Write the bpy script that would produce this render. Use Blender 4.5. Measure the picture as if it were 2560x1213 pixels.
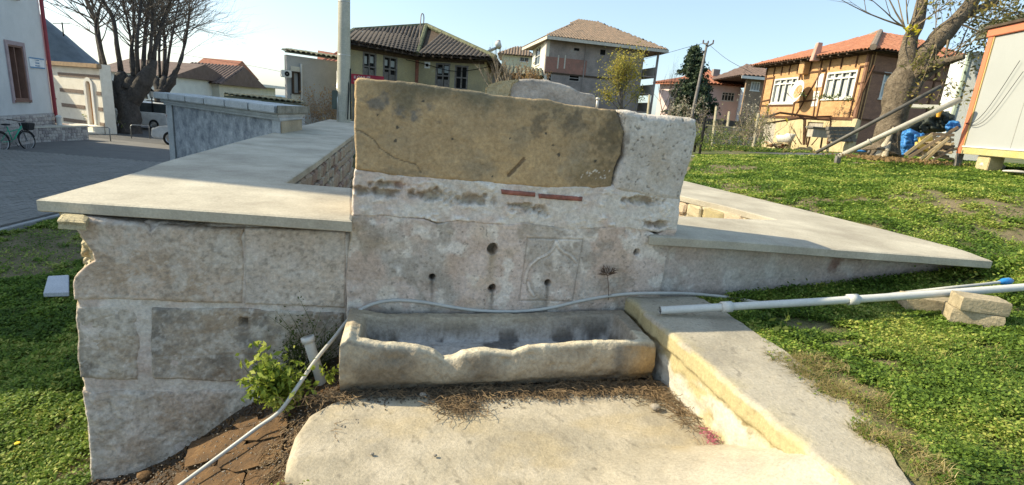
import bpy, bmesh, math, random
import numpy as np
from math import cos, sin, radians, pi, sqrt
from mathutils import Vector, Matrix

random.seed(7); rng = np.random.default_rng(7)
for o in list(bpy.data.objects): bpy.data.objects.remove(o)
SC = bpy.context.scene; COL = SC.collection

# ------------------------------------------------------------------ camera, world, sun, exposure
F, CX, CY, H = 1297.0, 1280.0, 606.5, 1.55
PITCH, ROLL = radians(13.9), radians(4.7)
FWD = np.array([0, cos(PITCH), -sin(PITCH)]); _r = np.array([1.0, 0, 0]); _u = np.cross(_r, FWD)
RT = _r*cos(ROLL)+_u*sin(ROLL); UP = -_r*sin(ROLL)+_u*cos(ROLL); CAMP = np.array([0, 0, H])
cam = bpy.data.objects.new('camera', bpy.data.cameras.new('camera')); COL.objects.link(cam)
mw = Matrix(((RT[0], UP[0], -FWD[0], 0), (RT[1], UP[1], -FWD[1], 0), (RT[2], UP[2], -FWD[2], H), (0, 0, 0, 1)))
cam.matrix_world = mw
cam.data.sensor_width = 36; cam.data.lens = 36*F/2560; cam.data.clip_start = .05; cam.data.clip_end = 20000
SC.camera = cam
SUN_DIR = np.array([-.9955, .095, 0]); SUN_EL = radians(34)
w = bpy.data.worlds.new('World'); SC.world = w; w.use_nodes = True
nt = w.node_tree; sky = nt.nodes.new('ShaderNodeTexSky'); sky.sky_type = 'NISHITA'; sky.sun_disc = False
sky.sun_elevation = SUN_EL; sky.sun_rotation = math.atan2(SUN_DIR[0], SUN_DIR[1]) % (2*pi)
sky.air_density = 1.0; sky.dust_density = 1.2; sky.ozone_density = 1.4; sky.altitude = 0
mxs = nt.nodes.new('ShaderNodeMix'); mxs.data_type = 'RGBA'; mxs.inputs[0].default_value = .38; mxs.inputs[7].default_value = (2.2, 3.0, 3.5, 1); nt.links.new(sky.outputs[0], mxs.inputs[6]); nt.links.new(mxs.outputs[2], nt.nodes['Background'].inputs[0]); nt.nodes['Background'].inputs[1].default_value = .15
sl = bpy.data.lights.new('sun', 'SUN'); sl.energy = 4.5; sl.angle = radians(.5); sl.color = (1.0, .87, .62)
so = bpy.data.objects.new('sun', sl); COL.objects.link(so)
sv = Vector((SUN_DIR[0]*cos(SUN_EL), SUN_DIR[1]*cos(SUN_EL), sin(SUN_EL)))
so.rotation_euler = sv.to_track_quat('Z', 'Y').to_euler()
SC.view_settings.view_transform = 'Standard'; SC.view_settings.look = 'None'
SC.view_settings.exposure = .82; SC.view_settings.gamma = 1; SC.view_settings.use_curve_mapping = False
SC.render.engine = 'CYCLES'
SC.cycles.max_bounces = 6; SC.cycles.diffuse_bounces = 3; SC.cycles.use_denoising = True

# ------------------------------------------------------------------ coordinates
def ray(px, py): return FWD+RT*(px-CX)/F-UP*(py-CY)/F
def PT(px, py, zc): return CAMP+ray(px, py)*zc            # world point seen there at a given depth
def atZ(px, py, z):
    d = ray(px, py); return CAMP+d*((z-H)/d[2])
TH = radians(13); D_ = np.array([cos(TH), sin(TH), 0]); V_ = np.array([-sin(TH), cos(TH), 0]); P0 = np.array([-.858, 2.569, 0])
def L(u, v, z): return P0+D_*u+V_*v+np.array([0, 0, z])     # fountain frame: u along the face, v away from camera
def FP(px, py, v):
    d = ray(px, py); t = ((P0+V_*v-CAMP)@V_)/(d@V_); q = CAMP+d*t-P0; return (q@D_, q[2])
def ZP(px, py, z):
    q = atZ(px, py, z)-P0; return (q@D_, q@V_)
def UV(x, y):
    return (x-P0[0])*D_[0]+(y-P0[1])*D_[1], (x-P0[0])*V_[0]+(y-P0[1])*V_[1]
def sm(a, b, x):
    t = np.clip((x-a)/(b-a), 0, 1); return t*t*(3-2*t)

# ------------------------------------------------------------------ numpy noise
def _h(i, j, k, s):
    n = (i*374761393+j*668265263+k*2147483647+s*1274126177) & 0xFFFFFFFF
    n = ((n ^ (n >> 13))*1274126177) & 0xFFFFFFFF
    return ((n ^ (n >> 16)) & 0xFFFF)/65535.0
def vn(x, y, z=0.0, s=0):
    x = np.asarray(x, float); y = np.asarray(y, float)+0*x; z = np.asarray(z, float)+0*x
    i, j, k = (np.floor(a).astype(np.int64) for a in (x, y, z))
    fx, fy, fz = x-i, y-j, z-k
    fx, fy, fz = (a*a*(3-2*a) for a in (fx, fy, fz)); r = 0
    for a in (0, 1):
        for b in (0, 1):
            for c in (0, 1):
                r = r+_h(i+a, j+b, k+c, s)*(fx if a else 1-fx)*(fy if b else 1-fy)*(fz if c else 1-fz)
    return r*2-1
def fbm(x, y, z=0.0, o=4, s=0):
    r = 0; a = .5
    for q in range(o): r = r+a*vn(x*2**q, y*2**q, z*2**q, s+q*17); a *= .55
    return r

# ------------------------------------------------------------------ materials
MATS = {}
def nodes(name):
    m = bpy.data.materials.new(name); m.use_nodes = True; t = m.node_tree
    return m, t, t.nodes['Principled BSDF']
def mat(name, c, c2=None, sc=6.0, rough=.85, bump=.3, fine=60.0, c3=None, metal=0.0, spk=.25, attr=False, bd=.01, spec=.3, bump2=0, stretch=None):
    """stone, plaster, metal...: large mottling between colours, fine grain, relief"""
    if name in MATS: return MATS[name]
    m, t, b = nodes(name); N = t.nodes.new; K = t.links.new
    tc = N('ShaderNodeTexCoord'); co = tc.outputs['Object']
    if stretch:
        mp = N('ShaderNodeMapping'); mp.inputs['Scale'].default_value = stretch; K(co, mp.inputs[0]); co = mp.outputs[0]
    n1 = N('ShaderNodeTexNoise'); n1.inputs['Scale'].default_value = sc; n1.inputs['Detail'].default_value = 6; n1.inputs['Roughness'].default_value = .65; K(co, n1.inputs[0])
    n2 = N('ShaderNodeTexNoise'); n2.inputs['Scale'].default_value = fine; n2.inputs['Detail'].default_value = 5; n2.inputs['Roughness'].default_value = .7; K(co, n2.inputs[0])
    cr = N('ShaderNodeValToRGB'); e = cr.color_ramp.elements
    c2 = c2 or tuple(x*.75 for x in c)
    e[0].position = .34; e[0].color = (*c2, 1); e[1].position = .62; e[1].color = (*c, 1)
    if c3: q = cr.color_ramp.elements.new(.75); q.color = (*c3, 1)
    K(n1.outputs[0], cr.inputs[0]); col = cr.outputs[0]
    if attr:
        at = N('ShaderNodeAttribute'); at.attribute_name = 'Col'
        mx = N('ShaderNodeMix'); mx.data_type = 'RGBA'; mx.blend_type = 'MULTIPLY'; mx.inputs[0].default_value = 1
        K(at.outputs[0], mx.inputs[6]); K(col, mx.inputs[7]); col = mx.outputs[2]
    mr = N('ShaderNodeMapRange'); mr.inputs[1].default_value = .3; mr.inputs[2].default_value = .7
    mr.inputs[3].default_value = 1-spk; mr.inputs[4].default_value = 1+spk; K(n2.outputs[0], mr.inputs[0])
    m2 = N('ShaderNodeVectorMath'); m2.operation = 'SCALE'; K(col, m2.inputs[0]); K(mr.outputs[0], m2.inputs[3])
    K(m2.outputs[0], b.inputs['Base Color'])
    b.inputs['Roughness'].default_value = rough; b.inputs['Metallic'].default_value = metal; b.inputs['Specular IOR Level'].default_value = spec
    if bump:
        bp = N('ShaderNodeBump'); bp.inputs['Strength'].default_value = bump; bp.inputs['Distance'].default_value = bd; K(n2.outputs[0], bp.inputs['Height'])
        if bump2:
            b2 = N('ShaderNodeBump'); b2.inputs['Strength'].default_value = bump2; b2.inputs['Distance'].default_value = bd*6; K(n1.outputs[0], b2.inputs['Height']); K(b2.outputs[0], bp.inputs['Normal'])
        K(bp.outputs[0], b.inputs['Normal'])
    MATS[name] = m; return m
def plain(name, c, rough=.5, metal=0.0, var=.12): return mat(name, c, tuple(x*(1-2*var) for x in c), sc=3, rough=rough, bump=.08, spk=var, metal=metal)
def leafmat(name, c, c2, c3=None, trans=.35, sc=1.5):
    """leaf colour varies from leaf to leaf and from clump to clump"""
    if name in MATS: return MATS[name]
    m, t, b = nodes(name); N = t.nodes.new; K = t.links.new
    g = N('ShaderNodeNewGeometry'); tc = N('ShaderNodeTexCoord'); n = N('ShaderNodeTexNoise'); n.inputs['Scale'].default_value = sc; n.inputs['Detail'].default_value = 3; K(tc.outputs['Object'], n.inputs[0])
    ad = N('ShaderNodeMath'); ad.operation = 'MULTIPLY_ADD'; K(g.outputs['Random Per Island'], ad.inputs[0]); ad.inputs[1].default_value = .5
    mr = N('ShaderNodeMapRange'); mr.inputs[1].default_value = .34; mr.inputs[2].default_value = .66; mr.inputs[3].default_value = .22; mr.inputs[4].default_value = .78; K(n.outputs[0], mr.inputs[0]); K(mr.outputs[0], ad.inputs[2]); cr = N('ShaderNodeValToRGB'); e = cr.color_ramp.elements; e[0].position = .45; e[0].color = (*c2, 1); e[1].position = .9; e[1].color = (*c, 1)
    if c3: q = cr.color_ramp.elements.new(1.0); q.color = (*c3, 1)
    K(ad.outputs[0], cr.inputs[0]); K(cr.outputs[0], b.inputs['Base Color']); b.inputs['Roughness'].default_value = .6; b.inputs['Specular IOR Level'].default_value = .25
    tr = N('ShaderNodeBsdfTranslucent'); K(cr.outputs[0], tr.inputs[0]); ms = N('ShaderNodeMixShader'); ms.inputs[0].default_value = trans
    K(b.outputs[0], ms.inputs[1]); K(tr.outputs[0], ms.inputs[2]); K(ms.outputs[0], t.nodes['Material Output'].inputs[0]); MATS[name] = m; return m

# ------------------------------------------------------------------ objects
ROOT = {}
def tag(o, label=None, cat=None, group=None, kind=None):
    if label: o['label'] = label
    if cat: o['category'] = cat
    if group: o['group'] = group
    if kind: o['kind'] = kind
    return o
def thing(name, loc, label, cat, group=None):
    o = bpy.data.objects.new(name, None); o.location = Vector(tuple(map(float, loc))); o.empty_display_size = .2; COL.objects.link(o)
    ROOT[o.name] = np.array(loc, float); return tag(o, label, cat, group)
def link(name, me, m, parent=None, smooth=False):
    o = bpy.data.objects.new(name, me); COL.objects.link(o)
    if m and not me.materials: me.materials.append(m)
    if parent: o.parent = parent; ROOT[o.name] = ROOT[parent.name]
    else: ROOT[o.name] = np.zeros(3)
    if smooth: me.shade_smooth()
    return o
def off(parent): return ROOT[parent.name] if parent else np.zeros(3)
def nmesh(name, V, Fq, m, parent=None, smooth=False, col=None):
    """mesh from numpy verts (world) and an int array of quads or tris; col per vertex"""
    V = np.asarray(V, float)-off(parent); me = bpy.data.meshes.new(name)
    if isinstance(Fq, np.ndarray):
        k = Fq.shape[1]; nf = len(Fq); me.vertices.add(len(V)); me.vertices.foreach_set('co', V.astype(np.float32).ravel())
        me.loops.add(nf*k); me.loops.foreach_set('vertex_index', Fq.astype(np.int32).ravel())
        me.polygons.add(nf); me.polygons.foreach_set('loop_start', (np.arange(nf)*k).astype(np.int32)); me.update(calc_edges=True)
    else: me.from_pydata(V.tolist(), [], Fq)
    if col is not None:
        a = me.color_attributes.new('Col', 'FLOAT_COLOR', 'POINT'); c = np.ones((len(V), 4), np.float32); c[:, :3] = col; a.data.foreach_set('color', c.ravel())
    me.validate(); return link(name, me, m, parent, smooth)
class MB:
    def __init__(s): s.v = []; s.f = []
    def add(s, V, Fs):
        n = len(s.v); s.v += [tuple(map(float, p)) for p in V]; s.f += [tuple(i+n for i in f) for f in Fs]; return s
    def hexa(s, b, t):  # bottom 4 and top 4 points, counterclockwise from above
        return s.add(list(b)+list(t), [(3, 2, 1, 0), (4, 5, 6, 7), (0, 1, 5, 4), (1, 2, 6, 5), (2, 3, 7, 6), (3, 0, 4, 7)])
    def box(s, c, e, ax=None):  # centre, half extents, axes (rows)
        c = np.array(c, float); A = np.eye(3) if ax is None else np.array(ax, float)
        q = [c+A[0]*e[0]*i+A[1]*e[1]*j+A[2]*e[2]*k for k in (-1, 1) for i, j in ((-1, -1), (1, -1), (1, 1), (-1, 1))]
        return s.hexa(q[:4], q[4:])
    def bar(s, a, b, w, h=None, up=(0, 0, 1)):
        a = np.array(a, float); b = np.array(b, float); d = b-a; l = np.linalg.norm(d); d = d/l; up = np.array(up, float)
        x = np.cross(up, d)
        if np.linalg.norm(x) < 1e-3: x = np.cross((0, 1, 0), d)
        x /= np.linalg.norm(x); y = np.cross(d, x); return s.box((a+b)/2, (w/2, (h or w)/2, l/2), (x, y, d))
    def prism(s, poly, z0, z1):
        n = len(poly); b = [(p[0], p[1], z0) for p in poly]; t = [(p[0], p[1], z1) for p in poly]
        return s.add(b+t, [tuple(range(n-1, -1, -1)), tuple(range(n, 2*n))]+[(i, (i+1) % n, n+(i+1) % n, n+i) for i in range(n)])
    def tube(s, P, R, n=6, cap=True):
        P = [np.array(p, float) for p in P]; R = [R]*len(P) if np.isscalar(R) else R; rings = []; x = None
        for i, p in enumerate(P):
            d = P[min(i+1, len(P)-1)]-P[max(i-1, 0)]; d = d if np.linalg.norm(d) > 1e-6 else P[-1]-P[0]; d = d/(np.linalg.norm(d)+1e-9)
            if x is None: x = np.cross(d, (0, 0, 1) if abs(d[2]) < .9 else (1, 0, 0))
            x = x-d*(x@d); x /= np.linalg.norm(x)+1e-9; y = np.cross(d, x)
            rings += [p+(x*cos(2*pi*k/n)+y*sin(2*pi*k/n))*R[i] for k in range(n)]
        Fs = [(i*n+k, i*n+(k+1) % n, (i+1)*n+(k+1) % n, (i+1)*n+k) for i in range(len(P)-1) for k in range(n)]
        if cap: Fs += [tuple(range(n-1, -1, -1)), tuple((len(P)-1)*n+k for k in range(n))]
        return s.add(rings, Fs)
    def lathe(s, c, prof, n=16, ax=None):
        c = np.array(c, float); A = np.eye(3) if ax is None else np.array(ax, float)
        V = [c+A[0]*r*cos(2*pi*k/n)+A[1]*r*sin(2*pi*k/n)+A[2]*z for r, z in prof for k in range(n)]
        return s.add(V, [(i*n+k, i*n+(k+1) % n, (i+1)*n+(k+1) % n, (i+1)*n+k) for i in range(len(prof)-1) for k in range(n)])
    def build(s, name, m, parent=None, smooth=False, bevel=0):
        me = bpy.data.meshes.new(name); o_ = off(parent); me.from_pydata([(a-o_[0], b-o_[1], c-o_[2]) for a, b, c in s.v], [], s.f); me.update()
        if bevel:
            bm = bmesh.new(); bm.from_mesh(me); ed = [e for e in bm.edges if len(e.link_faces) == 2 and e.calc_face_angle(0) > .6]
            bmesh.ops.bevel(bm, geom=ed, offset=bevel, segments=2, affect='EDGES', clamp_overlap=True); bm.to_mesh(me); bm.free()
        return link(name, me, m, parent, smooth)
def pieces(name, me, mats, parent, xf, limit=300):
    """xf: world matrices. The nearest `limit` become objects, the rest one joined part."""
    cp = Vector((0, 0, H)); xf = sorted(xf, key=lambda M: (M.translation-cp).length); o0 = Vector(off(parent).tolist()); out = []
    for M in xf[:limit]:
        o = bpy.data.objects.new(name, me); COL.objects.link(o); o.parent = parent; M = M.copy(); M.translation = M.translation-o0; o.matrix_local = M; out.append(o)
    rest = xf[limit:]
    if rest:
        bv = np.array([tuple(v.co) for v in me.vertices]); fs = [tuple(p.vertices) for p in me.polygons]; k = len(bv); V = []; Fs = []
        for i, M in enumerate(rest):
            A = np.array(M); V.append(bv@A[:3, :3].T+A[:3, 3]); Fs += [tuple(a+i*k for a in f) for f in fs]
        o = nmesh(name, np.vstack(V), Fs, me.materials[0], parent); o['kind'] = 'stuff'
    return out
def spline(P, n=8):
    P = [np.array(p, float) for p in P]; P = [2*P[0]-P[1]]+P+[2*P[-1]-P[-2]]; out = []
    for i in range(1, len(P)-2):
        for k in range(n):
            t = k/n; a, b, c, d = P[i-1:i+3]
            out.append(.5*((2*b)+(c-a)*t+(2*a-5*b+4*c-d)*t*t+(3*b-a-3*c+d)*t**3))
    return out+[P[-2]]
def text(name, body, size, m, parent, M, align='CENTER', ext=.002):
    cu = bpy.data.curves.new(name, 'FONT'); cu.body = body; cu.size = size; cu.extrude = ext; cu.align_x = align; cu.align_y = 'CENTER'
    t = bpy.data.objects.new('tmp', cu); COL.objects.link(t); bpy.context.view_layer.update()
    me = bpy.data.meshes.new_from_object(t); bpy.data.objects.remove(t); me.name = name; me.materials.clear(); me.materials.append(m)
    o = bpy.data.objects.new(name, me); COL.objects.link(o); o.parent = parent; M = M.copy(); M.translation = M.translation-Vector(off(parent).tolist()); o.matrix_local = M; return o
def frame_on(p, xdir, ydir=(0, 0, 1)):
    x = Vector(xdir).normalized(); y = Vector(ydir).normalized(); z = x.cross(y).normalized()
    M = Matrix((x, y, z)).transposed().to_4x4(); M.translation = Vector(tuple(p)); return M

# ------------------------------------------------------------------ ground
CTRL = [(1850, 770, .30), (2100, 750, .38), (2360, 705, .50), (2560, 780, .50), (2000, 850, .31), (2240, 960, .335), (2500, 1000, .40), (2560, 1200, .38), (2240, 1190, .35), (2240, 1080, .34),
        (1730, 440, .70), (2000, 512, .73), (2200, 565, .73), (2450, 640, .66), (2560, 600, .74), (2560, 680, .62), (1760, 396, .80), (2100, 402, 1.06), (2220, 392, 1.22), (2400, 410, 1.27), (2560, 440, 1.20), (2400, 480, 1.05)]
_cx = np.array([atZ(*c)[:2] for c in CTRL]+[[4, 20], [12, 20], [24, 20], [4, 34], [20, 34], [40, 30], [16, 6], [18, 1], [2, 10], [30, 70], [-5, 70], [0, 200], [100, 200], [3, -2], [8, -3]])
_cz = np.array([c[2] for c in CTRL]+[.72, .95, 1.1, .62, .65, .9, 1.25, .9, .72, .3, .1, -6, -4, .25, .45])
_K = np.linalg.norm(_cx[:, None]-_cx[None], axis=2); _w = np.linalg.solve(_K+np.eye(len(_cx))*.02, _cz-.7)
def zright(x, y):
    x = np.asarray(x, float); y = np.asarray(y, float); r = np.zeros(np.broadcast(x, y).shape)+.7
    for (a, b), q in zip(_cx, _w): r = r+q*np.sqrt((x-a)**2+(y-b)**2)
    return np.clip(r, -8, 2.0)
def zleft(x, y):
    z = -1.03-.0*x-.12*np.clip(y-48, 0, 400); u, v = UV(x, y)
    kerbside = sm(-4.4, -3.6, x*1.0+0*y)  # lawn banks up to the wall a little
    return np.maximum(z+.10*kerbside*(1-sm(8, 12, y)), -30)
def soil_z(u, v):  # ground in front of the face, u < 1.9
    return np.interp(u, [-1.62, -1.35, -1.15, -.95, -.72, -.45, -.2, 0], [-.93, -.90, -.80, -.66, -.48, -.30, -.14, -.065])+0*v
def ground_z(x, y, pit=True):
    x = np.asarray(x, float); y = np.asarray(y, float); u, v = UV(x, y)
    zl = zleft(x, y); zr = zright(x, y)
    back = zl+(zr-zl)*sm(-1.3, -.8, u+.0*v)
    far = sm(17, 24, v); back = zl*far*(1-sm(-6, -1, x))+zr*far*sm(-6, -1, x)+back*(1-far)
    if pit:
        pm = sm(-1.2, -.9, u)*(1-sm(3.7, 4.1, u))*sm(.7, 1.0, v)*(1-sm(7, 9, v)); back = back*(1-pm)+(-.25)*pm
    lawnl = -.98+.0*u
    fr = np.where(u < -1.62, lawnl, soil_z(u, v)); fr = fr+(zr-fr)*sm(2.0, 2.25, u)
    ramp = sm(-.75, -1.4, v)*.0
    m = sm(.75, .95, v); ml = sm(-1.7, -1.5, u)
    m = np.where(u < -1.6, sm(.2, 1.6, v), m)
    z = fr*(1-m)+back*m
    return z
def axis(lo, a, b, hi, step, g=1.16):
    c = list(np.arange(a, b, step)); s = step; x = c[-1]
    while x < hi: s *= g; x += s; c.append(x)
    s = step; x = c[0]
    while x > lo: s *= g; x -= s; c.insert(0, x)
    return np.array(c)
gx = axis(-2500, -6, 10, 2500, .07); gy = axis(-6, -1.0, 9, 3000, .07, 1.12)
X, Y = np.meshgrid(gx, gy); U, Vv = UV(X, Y); Z = ground_z(X, Y)
near = (1-sm(12, 40, np.hypot(X, Y)))
Z = Z+near*(.035*fbm(X*1.3, Y*1.3, 0, 4, 3)*sm(-1.0, 2.3, U*1.0)+.012*fbm(X*9, Y*9, 0, 3, 8))
EARTH = [(60, 632, -1.0, 1.3, 1.3, 1.3), (130, 600, -1.0, 1.5, 1.2, 1.2), (1900, 432, .78, 1.6, .5, .5), (2250, 520, .80, .9, .22, .7), (2400, 545, .78, .8, .2, .8), (2530, 590, .76, .45, .30, 1.3), (2560, 630, .74, .4, .2, 1.2), (2010, 822, .32, .16, .10, 1.3), (2100, 862, .34, .22, .09, 1.3), (2190, 900, .35, .14, .06, 1.0), (2540, 775, .5, .3, .12, 1.3), (2480, 860, .45, .2, .08, .5), (1830, 470, .75, .7, .2, .5), (2300, 400, 1.28, 3.0, .5, .8), (2420, 430, 1.3, 1.2, .3, .6), (2140, 960, .34, .16, .30, .6), (2200, 1060, .33, .16, .25, .6)]
def earth(x, y):
    r = np.zeros(np.broadcast(x, y).shape)
    for px, py, z, rx, ry, a in EARTH: p = atZ(px, py, z); r = np.maximum(r, a*np.exp(-((x-p[0])/rx)**2-((y-p[1])/ry)**2))
    return np.clip(r*(1+1.2*fbm(x*4, y*4, 0, 4, 55)), 0, 1)
nx = len(gx); ny = len(gy); idx = np.arange(nx*ny).reshape(ny, nx)
Q = np.stack([idx[:-1, :-1], idx[:-1, 1:], idx[1:, 1:], idx[1:, :-1]], -1).reshape(-1, 4)
n1 = fbm(X*.9, Y*.9, 0, 4, 5); n2 = fbm(X*5, Y*5, 0, 4, 6)
grass = np.array([.10, .12, .032]); soil = np.array([.27, .205, .125]); dark = np.array([.075, .055, .038])
dirt = np.clip(np.maximum(sm(.08, .35, n1+.5*n2), .95*earth(X, Y)), 0, 1)[..., None]
colr = grass*(1-dirt*.8)+soil*dirt*.8
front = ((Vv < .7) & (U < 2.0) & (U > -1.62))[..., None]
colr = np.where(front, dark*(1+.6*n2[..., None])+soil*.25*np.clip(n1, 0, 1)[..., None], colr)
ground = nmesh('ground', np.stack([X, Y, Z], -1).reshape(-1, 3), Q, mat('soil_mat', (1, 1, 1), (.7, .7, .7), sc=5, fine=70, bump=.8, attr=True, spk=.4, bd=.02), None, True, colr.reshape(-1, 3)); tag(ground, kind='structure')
sea = MB(); sea.add([(-6000, 60, -12), (3000, 60, -12), (6000, 15000, -12), (-12000, 15000, -12)], [(0, 1, 2, 3)])
tag(sea.build('sea', mat('sea_mat', (.10, .17, .22), (.09, .15, .2), sc=.02, fine=.3, rough=.5, bump=.2, spk=.05)), kind='structure')

# ------------------------------------------------------------------ fountain complex
STONE = mat('stone_mat', (1, 1, 1), (.84, .82, .79), sc=7, fine=42, bump=.65, spk=.26, attr=True, bd=.008, c3=(1.12, 1.1, 1.05), bump2=.5)
CONC = mat('cement_cap', (.49, .45, .355), (.33, .295, .23), sc=1.8, fine=75, bump=.5, spk=.17, bd=.005, c3=(.56, .52, .42), bump2=.3)
def arc(P, n):
    P = np.array(P, float); s = np.r_[0, np.cumsum(np.linalg.norm(np.diff(P, axis=0), axis=1))]; t = np.linspace(0, s[-1], n)
    return np.stack([np.interp(t, s, P[:, 0]), np.interp(t, s, P[:, 1])], 1)
def mix(a, b, t): return a+(b-a)*t[..., None]
def relief(name, parent, top, bot, left, right, v0, res, disp, colf, back, rnd=.02, px=True, wob=.006, m=None, seed=0, skirt=5):
    """rough front face over a four-sided outline (left to right, top to bottom) with its sides; pieces stand proud by disp(u,z)"""
    if px: top, bot, left, right = ([FP(a, b, v0) for a, b in P] for P in (top, bot, left, right))
    wd = max(np.ptp([p[0] for p in top]), .01); ht = max(np.ptp([p[1] for p in left]), .01)
    nu = max(int(wd/res), 4); nv = max(int(ht/res), 4)
    T, B, Lf, R = arc(top, nu), arc(bot, nu), arc(left, nv), arc(right, nv)
    s = np.linspace(0, 1, nu)[None, :, None]; t = np.linspace(0, 1, nv)[:, None, None]
    P = (1-t)*T[None]+t*B[None]+(1-s)*Lf[:, None]+s*R[:, None]-((1-s)*(1-t)*T[0]+s*(1-t)*T[-1]+(1-s)*t*B[0]+s*t*B[-1])
    u, z = P[..., 0], P[..., 1]
    e = np.minimum(np.minimum(s[..., 0], 1-s[..., 0])*wd, np.minimum(t[..., 0], 1-t[..., 0])*ht)
    edge = np.exp(-e/.02)[...]; u0_, z0_ = u, z; u = u+wob*(fbm(u0_*6, z0_*6, seed, 2, seed)+.4*fbm(u0_*24, z0_*24, seed, 3, seed))*edge*1.3; z = z+wob*(fbm(u0_*6, z0_*6, seed+9, 2, seed+4)+.4*fbm(u0_*24, z0_*24, seed, 3, seed+7))*edge*1.3
    rr = np.clip(1-e/rnd, 0, 1); dv = disp(u, z)-rnd*(1-np.sqrt(np.clip(1-rr*rr, 0, 1)))*(1+.5*fbm(u*15, z*15, 0, 2, seed+2))
    V = L(0, 0, 0)+u[..., None]*D_+(v0-dv)[..., None]*V_+z[..., None]*np.array([0, 0, 1.0])
    C = colf(u, z); idx = np.arange(nu*nv).reshape(nv, nu)
    Q = np.stack([idx[:-1, :-1], idx[1:, :-1], idx[1:, 1:], idx[:-1, 1:]], -1).reshape(-1, 4)
    loop = np.concatenate([idx[0, :-1], idx[:-1, -1], idx[-1, :0:-1], idx[:0:-1, 0]]); n = len(loop)
    vs = [V.reshape(-1, 3)]; cs = [C.reshape(-1, 3)]; base = len(vs[0]); prev = loop; U0 = u.ravel()[loop]; Z0 = z.ravel()[loop]; v1 = (v0-dv).ravel()[loop]; c0 = C.reshape(-1, 3)[loop]
    cu, cz = U0.mean(), Z0.mean()
    for k in range(1, skirt+1):
        f = k/skirt; vv = v1+(back-v1)*f; nn = .007*fbm(U0*8, Z0*8+vv*8, vv*8, 3, seed+5)*min(1, k/2); ou, oz = U0-cu, Z0-cz; q = np.hypot(ou, oz)+1e-6
        W = L(0, 0, 0)+(U0+nn*ou/q)[:, None]*D_+vv[:, None]*V_+(Z0+nn)[:, None]*np.array([0, 0, 1.0])
        new = np.arange(base, base+n); base += n; vs.append(W); cs.append(c0)
        Q = np.vstack([Q, np.stack([prev, np.roll(prev, -1), np.roll(new, -1), new], -1)]); prev = new
    return nmesh(name, np.vstack(vs), Q[:, ::-1].copy(), m or STONE, parent, True, np.vstack(cs))
def seg(u, z, pts):
    d = np.full(u.shape, 9.0)
    for (a, b), (c, e) in zip(pts[:-1], pts[1:]):
        dx, dz = c-a, e-b; t = np.clip(((u-a)*dx+(z-b)*dz)/(dx*dx+dz*dz+1e-9), 0, 1); d = np.minimum(d, np.hypot(u-a-t*dx, z-b-t*dz))
    return d
VF = .62
fpx = lambda P, v=VF: [FP(a, b, v) for a, b in P]
def blob(u, z, px, py, ru, rz, s=1, n=.35):
    a, b = FP(px, py, VF); return sm(0, 1.0, 1.15-np.hypot((u-a)/ru, (z-b)/rz)-n*1.1*fbm(u*9, z*9, s, 2, s)-(.35+n*.5)*fbm(u*32, z*32, s, 4, s+1))
fount = thing('stone_fountain', L(1.05, VF, 0), 'old stone fountain with a big tan slab, patched plaster face and spout holes', 'fountain')
PL = np.array([.58, .485, .42]); PK = np.array([.56, .445, .365]); GR = np.array([.485, .44, .385]); WH = np.array([.68, .63, .56]); TAN = np.array([.43, .315, .18]); BR = np.array([.25, .20, .13]); DK = np.array([.11, .10, .085])
def c_tan(u, z):
    n = fbm(u*3, z*3, 0, 4, 31); c = mix(TAN, TAN*np.array([1.18, 1.12, 1.0]), np.clip(n+.3, 0, 1)); c = mix(c, BR*1.3, np.clip(fbm(u*5, z*5, 1, 4, 33)*2-.35, 0, .8))
    ztop = 1.668-.021*u; c = mix(c, np.array([.20, .17, .11]), np.clip((.16+.14*fbm(u*7, z*2, 0, 4, 35)-(ztop-z))/.10, 0, 1)*np.clip(.55+fbm(u*4, 0*z, 0, 3, 36)*1.6, 0, 1))
    c = mix(c, DK*1.7, .9*blob(u, z, 1010, 265, .16, .08, 3, 1.4)); c = mix(c, np.array([.17, .13, .075]), .95*blob(u, z, 1530, 345, .19, .42, 4, .5)); c = mix(c, np.array([.24, .18, .10]), .85*blob(u, z, 1490, 440, .28, .12, 5, .7))
    c = mix(c, np.array([.16, .13, .09]), .75*blob(u, z, 1450, 310, .3, .1, 14, 1.6)); c = mix(c, BR, .6*blob(u, z, 1000, 430, .25, .03, 15, 1.))
    for a, b, r in ((1058, 253, 8), (993, 318, 8), (989, 351, 9), (1362, 333, 8), (1394, 386, 11), (1485, 402, 9), (1130, 347, 5), (1272, 345, 5), (1380, 362, 6), (945, 287, 5), (1230, 440, 5)):
        p = FP(a, b, VF); c = mix(c, DK*.6, (np.hypot(u-p[0], z-p[1]) < r*.0009+.002)*.9)
    for k in range(26):
        a, b = FP(rng.uniform(1450, 1545), rng.uniform(425, 445), VF); c = mix(c, WH, (np.hypot(u-a, z-b) < rng.uniform(.002, .007))*.8)
    g = seg(u, z, fpx([(1307, 397), (1292, 415), (1270, 437)])); c = mix(c, np.array([.20, .14, .08]), (g < .012)*.9)
    for P in ([(888, 325), (905, 328), (935, 348), (950, 370), (985, 393), (1010, 402), (1040, 410), (1052, 430)],): c = mix(c, BR*.7, (seg(u, z, fpx(P)) < .0035)*.8)
    return c
def d_tan(u, z):
    g = seg(u, z, fpx([(1307, 397), (1292, 415), (1270, 437)])); q = seg(u, z, fpx([(888, 325), (905, 328), (935, 348), (950, 370), (985, 393), (1010, 402), (1040, 410), (1052, 430)]))
    return .03+.012*fbm(u*2.2, z*2.2, 0, 3, 41)+.004*fbm(u*20, z*20, 0, 4, 42)-.014*np.exp(-(g/.010)**2)-.006*np.exp(-(q/.004)**2)
RT_TAN = [(1540, 274), (1555, 330), (1550, 385), (1534, 420), (1528, 452), (1528, 470)]
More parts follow.
